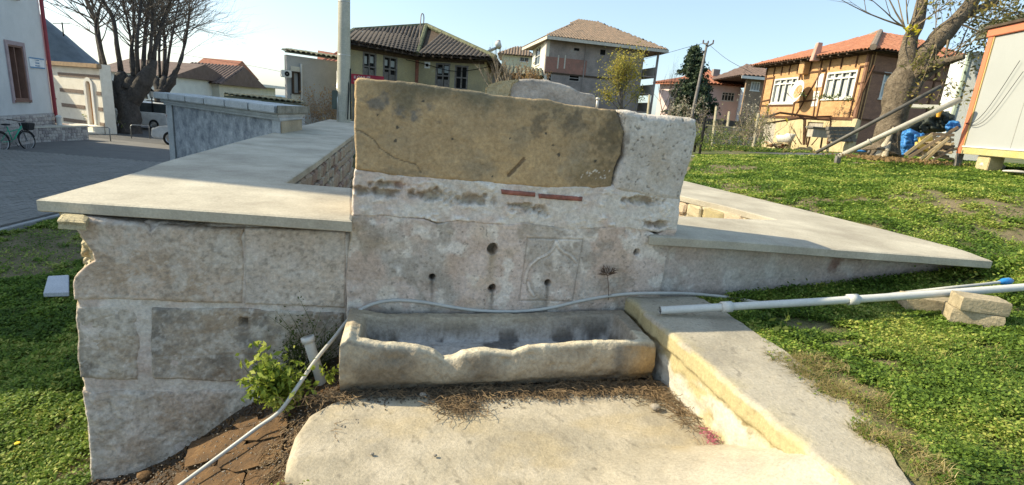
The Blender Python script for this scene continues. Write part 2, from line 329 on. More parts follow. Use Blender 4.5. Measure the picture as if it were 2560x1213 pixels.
relief('tan_slab', fount, [(889, 205), (897, 196), (960, 200), (1060, 212), (1180, 226), (1300, 243), (1420, 258), (1540, 274)], [(887, 423), (930, 428), (1000, 440), (1100, 448), (1200, 456), (1260, 463), (1350, 469), (1450, 473), (1528, 470)],
       [(889, 205), (886, 300), (887, 423)], RT_TAN, VF, .006, d_tan, c_tan, VF+.5, .022, wob=.010, seed=1, skirt=14)
def c_grey(u, z):
    c = mix(GR*1.12, WH*.9, np.clip(fbm(u*5, z*5, 0, 4, 51)*1.5+.2, 0, 1)); c = mix(c, np.array([.45, .37, .28]), .7*blob(u, z, 1640, 400, .13, .2, 6)); c = mix(c, DK*1.6, .7*blob(u, z, 1565, 350, .022, .12, 7, .7))
    pit = fbm(u*45, z*45, 0, 2, 52); return mix(c, DK*2, np.clip((pit-.36)*8, 0, .8))
relief('corner_stone', fount, [(1545, 273), (1570, 274), (1600, 285), (1640, 290), (1690, 290), (1725, 293), (1738, 299)], [(1530, 478), (1600, 490), (1650, 498), (1697, 505)],
       [(1545, 273), (1560, 330), (1555, 385), (1540, 420), (1534, 452), (1530, 478)], [(1738, 299), (1736, 340), (1722, 400), (1706, 460), (1697, 505)], VF, .006,
       lambda u, z: .036+.012*fbm(u*3, z*3, 0, 3, 53)+.005*fbm(u*16, z*16, 0, 4, 54)-.005*np.clip(fbm(u*45, z*45, 0, 2, 52)-.3, 0, 1)*4, c_grey, VF+.5, .045, wob=.014, seed=2, skirt=14)
def rub(u, z):   # where old rubble shows through the mortar
    m = np.zeros(u.shape)
    for a, b, ru, rz, s in ((960, 458, .16, .035, 11), (1060, 485, .16, .05, 12), (1180, 497, .17, .05, 13), (930, 478, .16, .03, 16), (1600, 500, .16, .028, 17), (1330, 520, .13, .04, 18), (1630, 558, .10, .03, 19), (1300, 512, .1, .02, 20)): m = np.maximum(m, blob(u, z, a, b, ru, rz, s, .9))
    return m
def c_band(u, z):
    m = rub(u, z); c = mix(WH*.97, PL*1.04, np.clip(fbm(u*6, z*6, 0, 4, 61)*1.6+.4, 0, 1)); st = mix(np.array([.27, .21, .155]), np.array([.40, .35, .27]), np.clip(fbm(u*9, z*9, 0, 4, 62)*2+.4, 0, 1))
    st = mix(st, np.array([.33, .17, .13]), .8*blob(u, z, 1020, 460, .12, .03, 21)); c = mix(c, st, m); return mix(c, WH*1.08, np.clip((fbm(u*14, z*22, 0, 3, 63)-.28)*5, 0, .8)*(1-m))
relief('mortar_band', fount, [(886, 419), (1000, 434), (1100, 442), (1200, 450), (1350, 463), (1528, 464), (1600, 484), (1697, 499)], [(881, 540), (960, 540), (1060, 548), (1090, 560), (1150, 552), (1270, 562), (1310, 556), (1420, 575), (1560, 568), (1600, 573), (1640, 578), (1690, 572)],
       [(886, 419), (883, 480), (881, 540)], [(1697, 499), (1694, 540), (1690, 572)], VF, .006,
       lambda u, z: .024+.014*fbm(u*5, z*7, 0, 4, 64)-.034*rub(u, z)*(1+.4*fbm(u*12, z*12, 0, 3, 66))+.010*np.clip(fbm(u*14, z*22, 0, 3, 63)-.2, 0, 1)*3, c_band, VF+.5, .015, wob=.012, seed=3, skirt=8)
HOLES = [(1230, 620, .034), (1229, 718, .026), (1080, 689, .020), (1367, 704, .020), (1588, 628, .022)]
NICHE = [[(1317, 593), (1455, 597), (1428, 750), (1296, 748), (1317, 593)], [(1310, 702), (1314, 680), (1324, 660), (1342, 645), (1362, 636), (1377, 624), (1388, 603), (1396, 619), (1408, 629), (1424, 637), (1437, 652)], [(1318, 705), (1322, 722), (1332, 736)]]
NZ = [fpx(P) for P in NICHE]
def c_face(u, z):
    c = mix(PL*1.04, PK*1.0, np.clip(fbm(u*3.5, z*3.5, 0, 5, 71)*3.2+.5, 0, 1)); c = mix(c, GR*.98, np.clip(fbm(u*4, z*3, 5, 5, 72)*3.0, 0, .95)); c = mix(c, WH*1.08, np.clip((fbm(u*9, z*9, 0, 5, 73)-.10)*3.4, 0, .8)); c = mix(c, np.array([.33, .29, .24]), np.clip((fbm(u*7, z*7, 8, 5, 70)-.16)*3.5, 0, .6))
    c = mix(c, np.array([.55, .42, .27]), .30*np.clip(fbm(u*5, z*9, 9, 3, 74)*2, 0, 1))
    for a, b, r in HOLES[:4]:
        p = FP(a, b, VF); dz = p[1]-z; st = np.exp(-((u-p[0]+.01*fbm(z*12, z*0, 0, 2, 7))/(.010+.018*np.clip(dz, 0, .3)+(.02 if a == 1230 else 0)))**2)*(dz > 0)*np.exp(-dz/(.28))
        c = mix(c, np.array([.36, .28, .18]) if a == 1230 and True else DK*1.9, np.clip(st*.95, 0, .9))
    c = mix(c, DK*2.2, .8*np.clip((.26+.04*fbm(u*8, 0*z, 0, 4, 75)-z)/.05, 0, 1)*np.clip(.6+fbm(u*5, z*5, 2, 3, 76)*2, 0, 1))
    c = mix(c, np.array([.36, .33, .28]), .6*np.clip((u-1.98)/.1, 0, 1)*np.clip((.5-z)/.2, 0, 1))
    pit = fbm(u*50, z*50, 0, 2, 77); c = mix(c, DK*2, np.clip((pit-.42)*8, 0, .6))
    for P in NZ[:1]: c = mix(c, DK*2.0, np.exp(-(seg(u, z, P)/.004)**2)*.5)
    for P in NZ[1:]: q = seg(u, z, P); c = mix(c, WH*1.1, np.exp(-(q/.008)**2)*.5); c = mix(c, DK*2.4, np.exp(-((q-.014)/.004)**2)*.25)
    return c
def d_face(u, z):
    d = .028+.010*fbm(u*2, z*2, 0, 3, 78)+.005*fbm(u*9, z*9, 0, 4, 79)+.002*fbm(u*35, z*35, 0, 3, 80)-.014*np.clip(fbm(u*7, z*7, 3, 3, 81)-.18, 0, 1)*2
    for i, P in enumerate(NZ):
        q = seg(u, z, P); d = d-.008*np.exp(-(q/.006)**2) if i == 0 else d+.006*np.exp(-(q/.008)**2)-.005*np.exp(-((q-.015)/.006)**2)
    for a, b, r in HOLES:
        p = FP(a, b, VF); q = np.hypot(u-p[0], (z-p[1])*(.9 if a == 1230 else 1))*(1+.12*fbm(u*60, z*60, 0, 2, 6)); d = d-.16*sm(r+.004, r-.004, q) if False else d-.16*(1-sm(r-.004, r+.004, q))
    for a, b in ((1080, 689), (1367, 704), (1229, 718)):
        p = FP(a, b, VF); d = d-.010*np.exp(-((u-p[0])/.010)**2)*((p[1]-z) > 0)*((p[1]-z) < .12)
    return d
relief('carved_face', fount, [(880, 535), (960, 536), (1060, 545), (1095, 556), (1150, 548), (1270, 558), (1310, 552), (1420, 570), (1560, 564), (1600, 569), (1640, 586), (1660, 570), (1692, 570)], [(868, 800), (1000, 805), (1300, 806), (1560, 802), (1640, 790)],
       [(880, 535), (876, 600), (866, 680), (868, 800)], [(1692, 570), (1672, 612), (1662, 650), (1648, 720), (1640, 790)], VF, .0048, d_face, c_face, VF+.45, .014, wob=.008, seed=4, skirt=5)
core = MB(); core.hexa([L(u, v, -.3) for u, v in ((.05, .70), (2.10, .70), (2.10, 1.10), (.05, 1.10))], [L(u, v, z) for u, v, z in ((.05, .70, 1.60), (2.14, .70, 1.53), (2.14, 1.10, 1.53), (.05, 1.10, 1.60))])
core.build('core', mat('rubble_core', (.36, .32, .25), bump=.8), fount)
for i, P in enumerate(([(1250, 472), (1335, 480), (1334, 490), (1252, 483)], [(1344, 482), (1452, 490), (1450, 501), (1345, 493)])):
    a, b, c, d = fpx(P)
    relief('brick', fount, [a, b], [d, c], [a, d], [b, c], VF, .005, lambda u, z: .037+.005*fbm(u*25, z*25, 0, 3, 90), lambda u, z: mix(np.array([.34, .135, .10]), np.array([.22, .10, .08]), np.clip(fbm(u*14, z*14, 0, 3, 91+i)*2+.3, 0, 1)), VF+.05, .006, px=False, wob=.003, seed=8+i, skirt=2)

# loose slab on top, rebar stub
lv = VF+.30
def c_lo(u, z): return mix(GR*.95, GR*.62, np.clip(fbm(u*6, z*6, 0, 4, 95)*2+.5, 0, 1))
P = lambda a: [FP(x, y, lv) for x, y in a]
ls = relief('loose_stone_slab', None, P([(1280, 204), (1300, 198), (1330, 197), (1380, 203), (1425, 213), (1450, 226), (1490, 238)]), P([(1275, 262), (1380, 268), (1490, 275)]), P([(1280, 204), (1272, 225), (1275, 262)]), P([(1490, 238), (1492, 250), (1490, 275)]), lv, .009,
       lambda u, z: .012*fbm(u*6, z*6, 0, 4, 96), c_lo, lv+.22, .02, px=False, wob=.012, seed=12, skirt=6); tag(ls, 'broken grey stone slab lying on top of the fountain', 'stone slab')
q = MB(); c0 = np.array([.55, .50, .36])
pts = [FP(x, y, lv) for x, y in ((1212, 222), (1216, 213), (1250, 202), (1300, 198), (1282, 212), (1274, 240), (1262, 262), (1212, 252))]
n = len(pts); f = [L(a, lv-.01, b) for a, b in pts]; bk = [L(a+.06, lv+.20, b-.02) for a, b in pts]
q.add(f+bk, [tuple(range(n-1, -1, -1)), tuple(range(n, 2*n))]+[(i, (i+1) % n, n+(i+1) % n, n+i) for i in range(n)])
q.build('broken_end', mat('ochre_break', (.52, .45, .28), (.42, .36, .22), sc=9, bump=1, bump2=1), ls, bevel=.012)
st = MB(); b = FP(1492, 268, VF+.25); st.tube([L(b[0], VF+.25, b[1]-.02), L(b[0], VF+.25, b[1]+.05)], .009, 8); st.lathe(L(b[0], VF+.25, b[1]+.05), [(0, -.002), (.014, 0), (.014, .012), (0, .018)], 8)
tag(st.build('anchor_bolt', plain('pale_metal', (.6, .58, .52), .5, .3), None, True), 'small pale bolt standing on the top edge of the fountain', 'bolt')

# walls with cement caps
def slab_poly(name, pts, thick, m, parent, jit=.003, dens=.05):
    """flat slab: outline of world points (its own heights), densified, roughened and slightly worn at the edge"""
    P = [np.array(p, float) for p in pts]; out = []
    for a, b in zip(P, P[1:]+P[:1]):
        k = max(1, int(np.linalg.norm(b-a)/dens))
        for i in range(k): out.append(a+(b-a)*i/k)
    A = np.array(out); n = len(A); c = A.mean(0); cen = A-c; J = fbm(A[:, 0]*7, A[:, 1]*7, 0, 3, 3)[:, None]*jit*2
    nr = np.zeros_like(A); t = np.roll(A, -1, 0)-np.roll(A, 1, 0); nr[:, 0] = t[:, 1]; nr[:, 1] = -t[:, 0]; nr /= np.linalg.norm(nr, axis=1)[:, None]+1e-9
    zz = np.array([0, 0, 1.0]); rings = [A-nr*.016+nr*J, A+nr*J-zz*.008+nr*.0, A+nr*(J*1.5)-zz*thick*.5, A+nr*J-zz*(thick-.006), A-nr*.012-zz*thick]
    V = np.vstack(rings); Fs = [tuple(range(n))]+[(k*n+i, (k+1)*n+i, (k+1)*n+(i+1) % n, k*n+(i+1) % n) for k in range(4) for i in range(n)]+[tuple(4*n+i for i in range(n-1, -1, -1))]
    me = bpy.data.meshes.new(name); me.from_pydata((V-off(parent)).tolist(), [], Fs); me.update(); return link(name, me, m, parent)
lw = thing('left_stone_wall', L(-1.1, .8, -.95), 'long retaining wall of weathered blocks under a wide cement cap, running back towards the concrete pole', 'wall')
VL = .50; zc1 = [.862+.002*i for i in range(9)]
def capL(px, py, z=.865): p = atZ(px, py, z); return p
zL = lambda v: .865+.004*max(v, 0)
def capl(px, py):
    z = .865
    for _ in range(6): p = atZ(px, py, z); z = zL(UV(p[0], p[1])[1])
    return atZ(px, py, z)
outer = [capl(*p) for p in ((90, 498), (340, 430), (400, 407), (600, 352), (700, 327), (790, 306))]
inner = [capl(*p) for p in ((880, 470), (712, 457), (800, 398), (884, 337))]
far_o = outer[-1]+(outer[-1]-outer[-2])/np.linalg.norm(outer[-1]-outer[-2])*2.6
fa = inner[-1]+(inner[-1]-inner[-2])/np.linalg.norm(inner[-1]-inner[-2])*(np.linalg.norm(far_o-inner[-1])-.4)
front = [capl(880, 552), capl(480, 524)]
slab_poly('cement_cap', [outer[0]]+[capl(480, 524), capl(880, 552)]+[inner[0], inner[1], inner[2], inner[3], fa, far_o]+outer[:0:-1], .072, CONC, lw)
def cL(base, alt, sd, dk=.5):
    def f(u, z):
        c = mix(base*1.14, alt*1.14, np.clip(fbm(u*3, z*3, sd, 4, sd)*2+.5, 0, 1)); c = mix(c, DK*2.2, dk*np.clip(fbm(u*5, z*6, sd+3, 5, sd+2)*3.2-.05, 0, 1)); c = mix(c, np.array([.40, .29, .19]), .55*np.clip(fbm(u*3, z*4, sd+7, 4, sd+5)*3-.1, 0, 1)); pt_ = fbm(u*45, z*45, sd, 3, sd+6); c = mix(c, DK*2.2, np.clip((pt_-.25)*6, 0, .5)); c = mix(c, WH, np.clip((-pt_-.27)*6, 0, .45))
        return mix(c, WH*.92, np.clip((fbm(u*13, z*13, 0, 4, sd+1)-.2)*3, 0, .5))
    return f
def dL(sd, a=.008, b=.004): return lambda u, z: .01+a*fbm(u*3, z*3, 0, 3, sd)+b*fbm(u*14, z*14, 0, 4, sd+1)+.003*fbm(u*50, z*50, 0, 2, sd+2)
relief('stone', lw, [(194, 545), (300, 552), (365, 560), (375, 577), (395, 563), (500, 566), (610, 570)], [(182, 752), (300, 749), (345, 752), (440, 756), (608, 760)], [(194, 545), (190, 562), (207, 600), (228, 630), (233, 652), (212, 662), (185, 690), (178, 715), (182, 752)], [(610, 570), (611, 660), (608, 760)], VF, .008, dL(101), cL(np.array([.48, .42, .35]), np.array([.50, .41, .33]), 101, .15), VF+.12, .026, seed=21, wob=.012)
relief('stone', lw, [(612, 570), (700, 574), (862, 580)], [(612, 760), (740, 764), (862, 770)], [(612, 570), (614, 660), (612, 760)], [(862, 580), (864, 680), (862, 770)], VF, .008, dL(105), cL(np.array([.50, .44, .38]), np.array([.53, .45, .37]), 105, .12), VF+.12, .010, seed=22, wob=.004)
relief('stone', lw, [(186, 766), (260, 762), (345, 768)], [(198, 945), (270, 952), (348, 952)], [(186, 766), (184, 800), (192, 850), (190, 890), (198, 945)], [(345, 768), (350, 860), (348, 952)], VF, .008, dL(111, .012, .011), cL(np.array([.45, .40, .33]), np.array([.37, .31, .24]), 111, .9), VF+.12, .03, seed=23, wob=.008)
relief('stone', lw, [(378, 770), (500, 768), (700, 775), (860, 782)], [(382, 945), (500, 952), (700, 960), (868, 985)], [(378, 770), (376, 860), (382, 945)], [(860, 782), (862, 860), (868, 985)], VF, .008,
       lambda u, z: dL(115, .010, .011)(u, z)-.07*(np.maximum(np.abs(u-FP(609, 803, VF)[0]), np.abs(z-FP(609, 803, VF)[1])) < .026)-.006*np.exp(-(seg(u, z, fpx([(390, 890), (600, 884), (700, 888)]))/.006)**2), cL(np.array([.45, .405, .335]), np.array([.36, .31, .25]), 115, .95), VF+.12, .018, seed=24, wob=.006)
relief('stone', lw, [(202, 975), (400, 978), (650, 968), (868, 985)], [(228, 1240), (500, 1240), (868, 1240)], [(202, 975), (212, 1040), (222, 1130), (228, 1240)], [(868, 985), (868, 1100), (868, 1240)], VF, .009, dL(121, .014, .014), cL(np.array([.53, .47, .40]), np.array([.49, .405, .335]), 121, .3), VF+.12, .03, seed=25, wob=.010)
u_in = lambda z: np.interp(z, [-.9, -.2, .25, .40, .46, .50, .60, .74], [-1.60, -1.575, -1.555, -1.54, -1.47, -1.42, -1.45, -1.52])
mo_l = lambda u, z: mix(mo(u, z), mix(np.array([.60, .53, .36]), np.array([.45, .37, .22]), np.clip(fbm(u*20, z*20, 0, 3, 135)*2+.5, 0, 1)), np.clip((u_in(z)-u)/.02, 0, 1))
mo = lambda u, z: mix(WH*.95, PL*1.0, np.clip(fbm(u*6, z*6, 0, 4, 131)*1.8+.3, 0, 1))
relief('mortar', lw, [(186, 549), (400, 560), (700, 574), (878, 578)], [(232, 1240), (500, 1240), (880, 1240)], [(186, 549), (184, 580), (166, 628), (163, 660), (172, 720), (180, 800), (190, 880), (196, 960), (214, 1050), (226, 1140), (232, 1240)], [(878, 578), (874, 700), (868, 790), (880, 1240)], VF+.008, .009, lambda u, z: .006+.012*fbm(u*8, z*8, 0, 4, 132)-.02*np.clip((z-.71)/.03, 0, 1)-.12*(np.maximum(np.abs(u-FP(609, 803, VF)[0]), np.abs(z-FP(609, 803, VF)[1])) < .05)-1.1*np.clip(u_in(z)-u, 0, .25)*(1+.8*fbm(u*25, z*25, 0, 3, 134)), mo_l, VF+.4, .03, seed=26, wob=.02, skirt=8)
# broken lip under the cap
lip = slab_poly('broken_lip', [capl(*p)+np.array([0, 0, -.07]) for p in ((132, 519), (215, 524), (205, 500), (150, 490))], .05, mat('ochre_break', (1, 1, 1)), lw, .012)
# body of the long arm
def arm_body(name, parent, out, inn, z0, ztop, m):
    b = MB(); n = len(out); A = [np.array([p[0], p[1], ztop]) for p in out]; B = [np.array([p[0], p[1], ztop]) for p in inn]
    lo = lambda p: np.array([p[0], p[1], z0])
    for i in range(n-1): b.hexa([lo(A[i]), lo(B[i]), lo(B[i+1]), lo(A[i+1])], [A[i], B[i], B[i+1], A[i+1]])
    return b.build(name, m, parent)
RUB = mat('rubble_mortar', (.40, .36, .29), (.30, .26, .20), sc=5, fine=40, bump=.9, bump2=.8)
o1 = outer[0]+D_*.14+V_*.35; o9 = far_o+D_*.12; i1 = inner[1]-D_*.06; i9 = fa-D_*.05
b = MB(); dn = np.array([0, 0, 1.0])
def quadwall(b, P, z0, z1): b.hexa([np.r_[p[:2], z0] for p in P], [np.r_[p[:2], z1] for p in P])
quadwall(b, [o1, i1, i9, o9], -1.2, .81); quadwall(b, [L(-1.5, .9, 0), L(-.02, .9, 0), L(-.02, 1.06, 0), L(-1.5, 1.06, 0)], -1.2, .80)
b.build('rubble_body', RUB, lw)
def stone_mesh(name, sd, m):
    """rough squared stone, about 1 x 1 x 1, twelve to forty triangles"""
    bm = bmesh.new(); bmesh.ops.create_cube(bm, size=1); bmesh.ops.bevel(bm, geom=list(bm.edges), offset=.16, segments=1, affect='EDGES'); r = random.Random(sd)
    for v in bm.verts: v.co += Vector([r.uniform(-.07, .07) for _ in range(3)])
    me = bpy.data.meshes.new(name); bm.to_mesh(me); bm.free(); me.materials.append(m); return me
def rubble_face(parent, a, b, z0, z1, nrm, m, seed, hs=(.12, .24), ws=(.14, .34), proud=.03, zt=None):
    """courses of irregular stones set in the face from a to b"""
    r = random.Random(seed); a = np.array(a[:2]); b = np.array(b[:2]); l = np.linalg.norm(b-a); d = (b-a)/l; z = z0; mm = m if isinstance(m, list) else [m]; xs = []
    while z < z1-.04:
        h = min(r.uniform(*hs), z1-z); x = -r.uniform(0, .1)
        while x < l:
            wd = r.uniform(*ws); c = a+d*(x+wd/2); hh = h*r.uniform(.82, .95)
            if x+wd < l+.05:
                M = Matrix(((d[0], nrm[0], 0, c[0]), (d[1], nrm[1], 0, c[1]), (0, 0, 1, z+h/2+r.uniform(-.01, .01)), (0, 0, 0, 1))) @ Matrix.Rotation(r.uniform(-.07, .07), 4, 'Y') @ Matrix.Diagonal((wd*.93, .10+proud*2*r.uniform(.4, 1), hh, 1)); xs.append((M, r.randrange(len(mm))))
            x += wd
        z += h
    for k in range(len(mm)):
        s = [M for M, q in xs if q == k]
        if s: pieces('stone', stone_mesh('stone', seed+k, mm[k]), None, parent, s, 150)
RS = [mat('rubble_a', (.43, .35, .27), (.33, .26, .19), sc=8, fine=50, bump=.9), mat('rubble_b', (.38, .28, .22), (.28, .2, .16), sc=8, fine=50, bump=.9), mat('rubble_c', (.48, .43, .34), (.36, .32, .25), sc=8, fine=50, bump=.9)]
dd = (i9-i1)[:2]; dd /= np.linalg.norm(dd); nin = (dd[1], -dd[0])
rubble_face(lw, i1, i1+np.r_[dd, 0]*6.5, -.25, .80, nin, RS, 40)

# right wall: arm in front, arm running back
rw = thing('right_stone_wall', L(3.4, .8, .3), 'low plastered wall right of the fountain under a wide cement cap that tapers into the lawn', 'wall')
def capr(px, py):
    z = .78
    for _ in range(8): p = atZ(px, py, z); u, v = UV(p[0], p[1]); z = .80-.026*(u-2.1)
    return atZ(px, py, z)
fr = [capr(*p) for p in ((1664, 592), (1850, 604), (2130, 626), (2300, 638), (2482, 652))]
ob = [capr(*p) for p in ((2400, 622), (2200, 571), (1960, 512), (1710, 452))]
ib = [capr(*p) for p in ((1690, 487), (1800, 512), (1940, 549), (1840, 547), (1690, 541))]
e = (ob[3]-ob[2])/np.linalg.norm(ob[3]-ob[2]); e2 = (ib[0]-ib[2])/np.linalg.norm(ib[0]-ib[2])
zf = lambda p: np.array([p[0], p[1], .80-.026*(UV(p[0], p[1])[0]-2.1)])
slab_poly('cement_cap', [zf(fr[0]-D_*.12)]+fr[1:]+ob+[zf(ob[3]+e*4), zf(ib[0]+e2*4)]+[ib[0], ib[1], ib[2], ib[3], zf(ib[4]-D_*.35)], .068, CONC, rw)
def c_rw(u, z):
    c = mix(PL*.98, GR*1.1, np.clip(fbm(u*2.5, z*4, 0, 4, 141)*2+.4, 0, 1)); c = mix(c, WH, np.clip((fbm(u*8, z*8, 0, 4, 142)-.15)*3, 0, .6))
    c = mix(c, np.array([.26, .14, .11]), .85*blob(u, z, 2102, 668, .075, .10, 30, .5)); c = mix(c, np.array([.36, .25, .2]), .5*blob(u, z, 2160, 655, .2, .05, 31, .9))
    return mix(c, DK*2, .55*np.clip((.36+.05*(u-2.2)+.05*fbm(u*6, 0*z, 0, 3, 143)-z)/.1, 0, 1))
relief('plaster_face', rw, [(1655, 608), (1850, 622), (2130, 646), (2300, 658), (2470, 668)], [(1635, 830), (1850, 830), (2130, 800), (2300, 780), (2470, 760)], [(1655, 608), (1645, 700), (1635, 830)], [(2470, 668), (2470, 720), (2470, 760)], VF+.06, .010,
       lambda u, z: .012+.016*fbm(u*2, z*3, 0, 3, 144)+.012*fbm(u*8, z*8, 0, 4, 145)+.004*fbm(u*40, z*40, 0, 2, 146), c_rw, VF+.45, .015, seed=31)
b = MB(); ia = ib[2]; quadwall(b, [ib[2]+D_*.05, ob[1]-D_*.05, ob[3]+e*4-D_*.05, ib[0]+e2*4+D_*.05], -.4, .70); quadwall(b, [L(2.1, .75, 0), L(3.6, .75, 0), L(3.6, 1.08, 0), L(2.1, 1.08, 0)], -.4, .71); b.build('rubble_body', mat('yellow_mortar', (.56, .50, .37), (.48, .42, .30), sc=6, bump=.7, bump2=.5), rw)
RY = [mat('yellow_stone_a', (.58, .50, .33), (.46, .38, .24), sc=8, bump=.8), mat('yellow_stone_b', (.60, .47, .33), (.50, .38, .26), sc=8, bump=.8), mat('yellow_stone_c', (.50, .42, .22), (.4, .33, .2), sc=8, bump=.8)]
dd2 = (ib[0]-ib[2])[:2]; dd2 /= np.linalg.norm(dd2); n2_ = (-dd2[1], dd2[0])
rubble_face(rw, (ib[2]+D_*.06), (ib[2]+D_*.06)+np.r_[dd2, 0]*4.5, -.2, .70, n2_, RY, 60, (.13, .2), (.18, .36), .0)

# trough: hollowed block, worn front rim
def trough():
    nu, nv = 250, 84; t = thing('stone_trough', L(.92, .25, 0), 'long hollowed stone trough with a worn notched front rim at the foot of the fountain', 'trough')
    u = np.linspace(-.02, 1.87, nu)[None, :]+np.zeros((nv, 1)); s = np.linspace(0, 1, nv)[:, None]+np.zeros((1, nu))
    rim = [FP(x, y, .03) for x, y in ((862, 846), (872, 838), (890, 848), (960, 858), (1040, 864), (1085, 876), (1108, 893), (1130, 892), (1160, 878), (1200, 873), (1280, 879), (1320, 866), (1450, 857), (1550, 853), (1600, 853), (1640, 860))]
    hf = np.interp(u, [p[0] for p in rim], [p[1] for p in rim]); hb = np.interp(u, [0, .2, 1.0, 1.8], [.27, .23, .225, .25])
    bow = .020*fbm(u*1.7, 0*u, 0, 2, 151)-.03*np.exp(-((u+.02)/.05)**2)+.03*np.exp(-((u-1.87)/.1)**2); v = (s*.56)+bow*(1-s)
    wf = .058+.012*fbm(u*3, 0*u, 0, 2, 152); inn = sm(wf, wf+.028, v)*(1-sm(.44, .475, v))*sm(.07, .12, u)*(1-sm(1.72, 1.77, u))
    top = hf+(hb-hf)*sm(.1, .5, v)+.006*fbm(u*9, v*9, 0, 3, 153)+.006*fbm(u*28, v*28, 0, 3, 154)
    e = np.minimum(np.minimum(v-bow*(1-s), .56-v), np.minimum(u+.02, 1.87-u)); rr = np.clip(1-e/.020, 0, 1); top = top-.020*(1-np.sqrt(np.clip(1-rr*rr, 0, 1)))
    z = top*(1-inn)+(.075+.015*fbm(u*3, v*6, 0, 3, 155))*inn
    V0 = L(0, 0, 0)+u[..., None]*D_+v[..., None]*V_+z[..., None]*np.array([0, 0, 1.0])
    body = mix(np.array([.42, .36, .26]), np.array([.30, .26, .20]), np.clip(fbm(u*4, v*4, z*4, 4, 156)*2+.4, 0, 1)); ins = mix(np.array([.13, .125, .12]), np.array([.44, .43, .41]), np.clip(fbm(u*8, v*8, z*12, 5, 157)*4+.5, 0, 1))
    C = mix(body, ins, inn); C = mix(C, np.array([.62, .56, .42]), np.clip(1-inn*3, 0, 1)*np.clip((hf-.02-z)*-40, 0, 1)*.9*(v < .2))
    idx = np.arange(nu*nv).reshape(nv, nu); Q = np.stack([idx[:-1, :-1], idx[:-1, 1:], idx[1:, 1:], idx[1:, :-1]], -1).reshape(-1, 4)
    loop = np.concatenate([idx[0, :-1], idx[:-1, -1], idx[-1, :0:-1], idx[:0:-1, 0]]); n = len(loop); vs = [V0.reshape(-1, 3)]; cs = [C.reshape(-1, 3)]; base = nu*nv; prev = loop
    U0, W0, Z0 = u.ravel()[loop], v.ravel()[loop], z.ravel()[loop]; isf = np.arange(n) < nu-1
    for k in range(1, 25):
        f = k/24; bul = .030*sin(pi*min(f*1.15, 1))*1.0; zz = Z0*(1-f)+(-.02)*f; nn = .009*fbm(U0*6, zz*10, W0*7, 4, 158)+.007*fbm(U0*22, zz*22, W0*25, 4, 159)-.012*np.clip(fbm(U0*16, zz*16, W0*9, 3, 163)-.22, 0, 1)*3
        W = L(0, 0, 0)+(U0)[:, None]*D_+(W0-np.where(isf, bul+nn, nn*.5)+np.where(isf, .05*max(0, f-.75)*4*.6, 0))[:, None]*V_+zz[:, None]*np.array([0, 0, 1.0])
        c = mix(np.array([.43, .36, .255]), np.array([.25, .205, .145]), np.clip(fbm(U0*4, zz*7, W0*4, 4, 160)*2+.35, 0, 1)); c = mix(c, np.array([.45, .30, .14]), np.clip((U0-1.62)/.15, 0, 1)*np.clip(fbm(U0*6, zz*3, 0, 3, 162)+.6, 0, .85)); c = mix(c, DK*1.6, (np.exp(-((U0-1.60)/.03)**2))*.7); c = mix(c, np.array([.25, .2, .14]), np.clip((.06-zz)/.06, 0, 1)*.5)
        new = np.arange(base, base+n); base += n; vs.append(W); cs.append(c); Q = np.vstack([Q, np.stack([prev, new, np.roll(new, -1), np.roll(prev, -1)], -1)]); prev = new
    nmesh('basin', np.vstack(vs), Q, STONE, t, True, np.vstack(cs)); return t
trough()

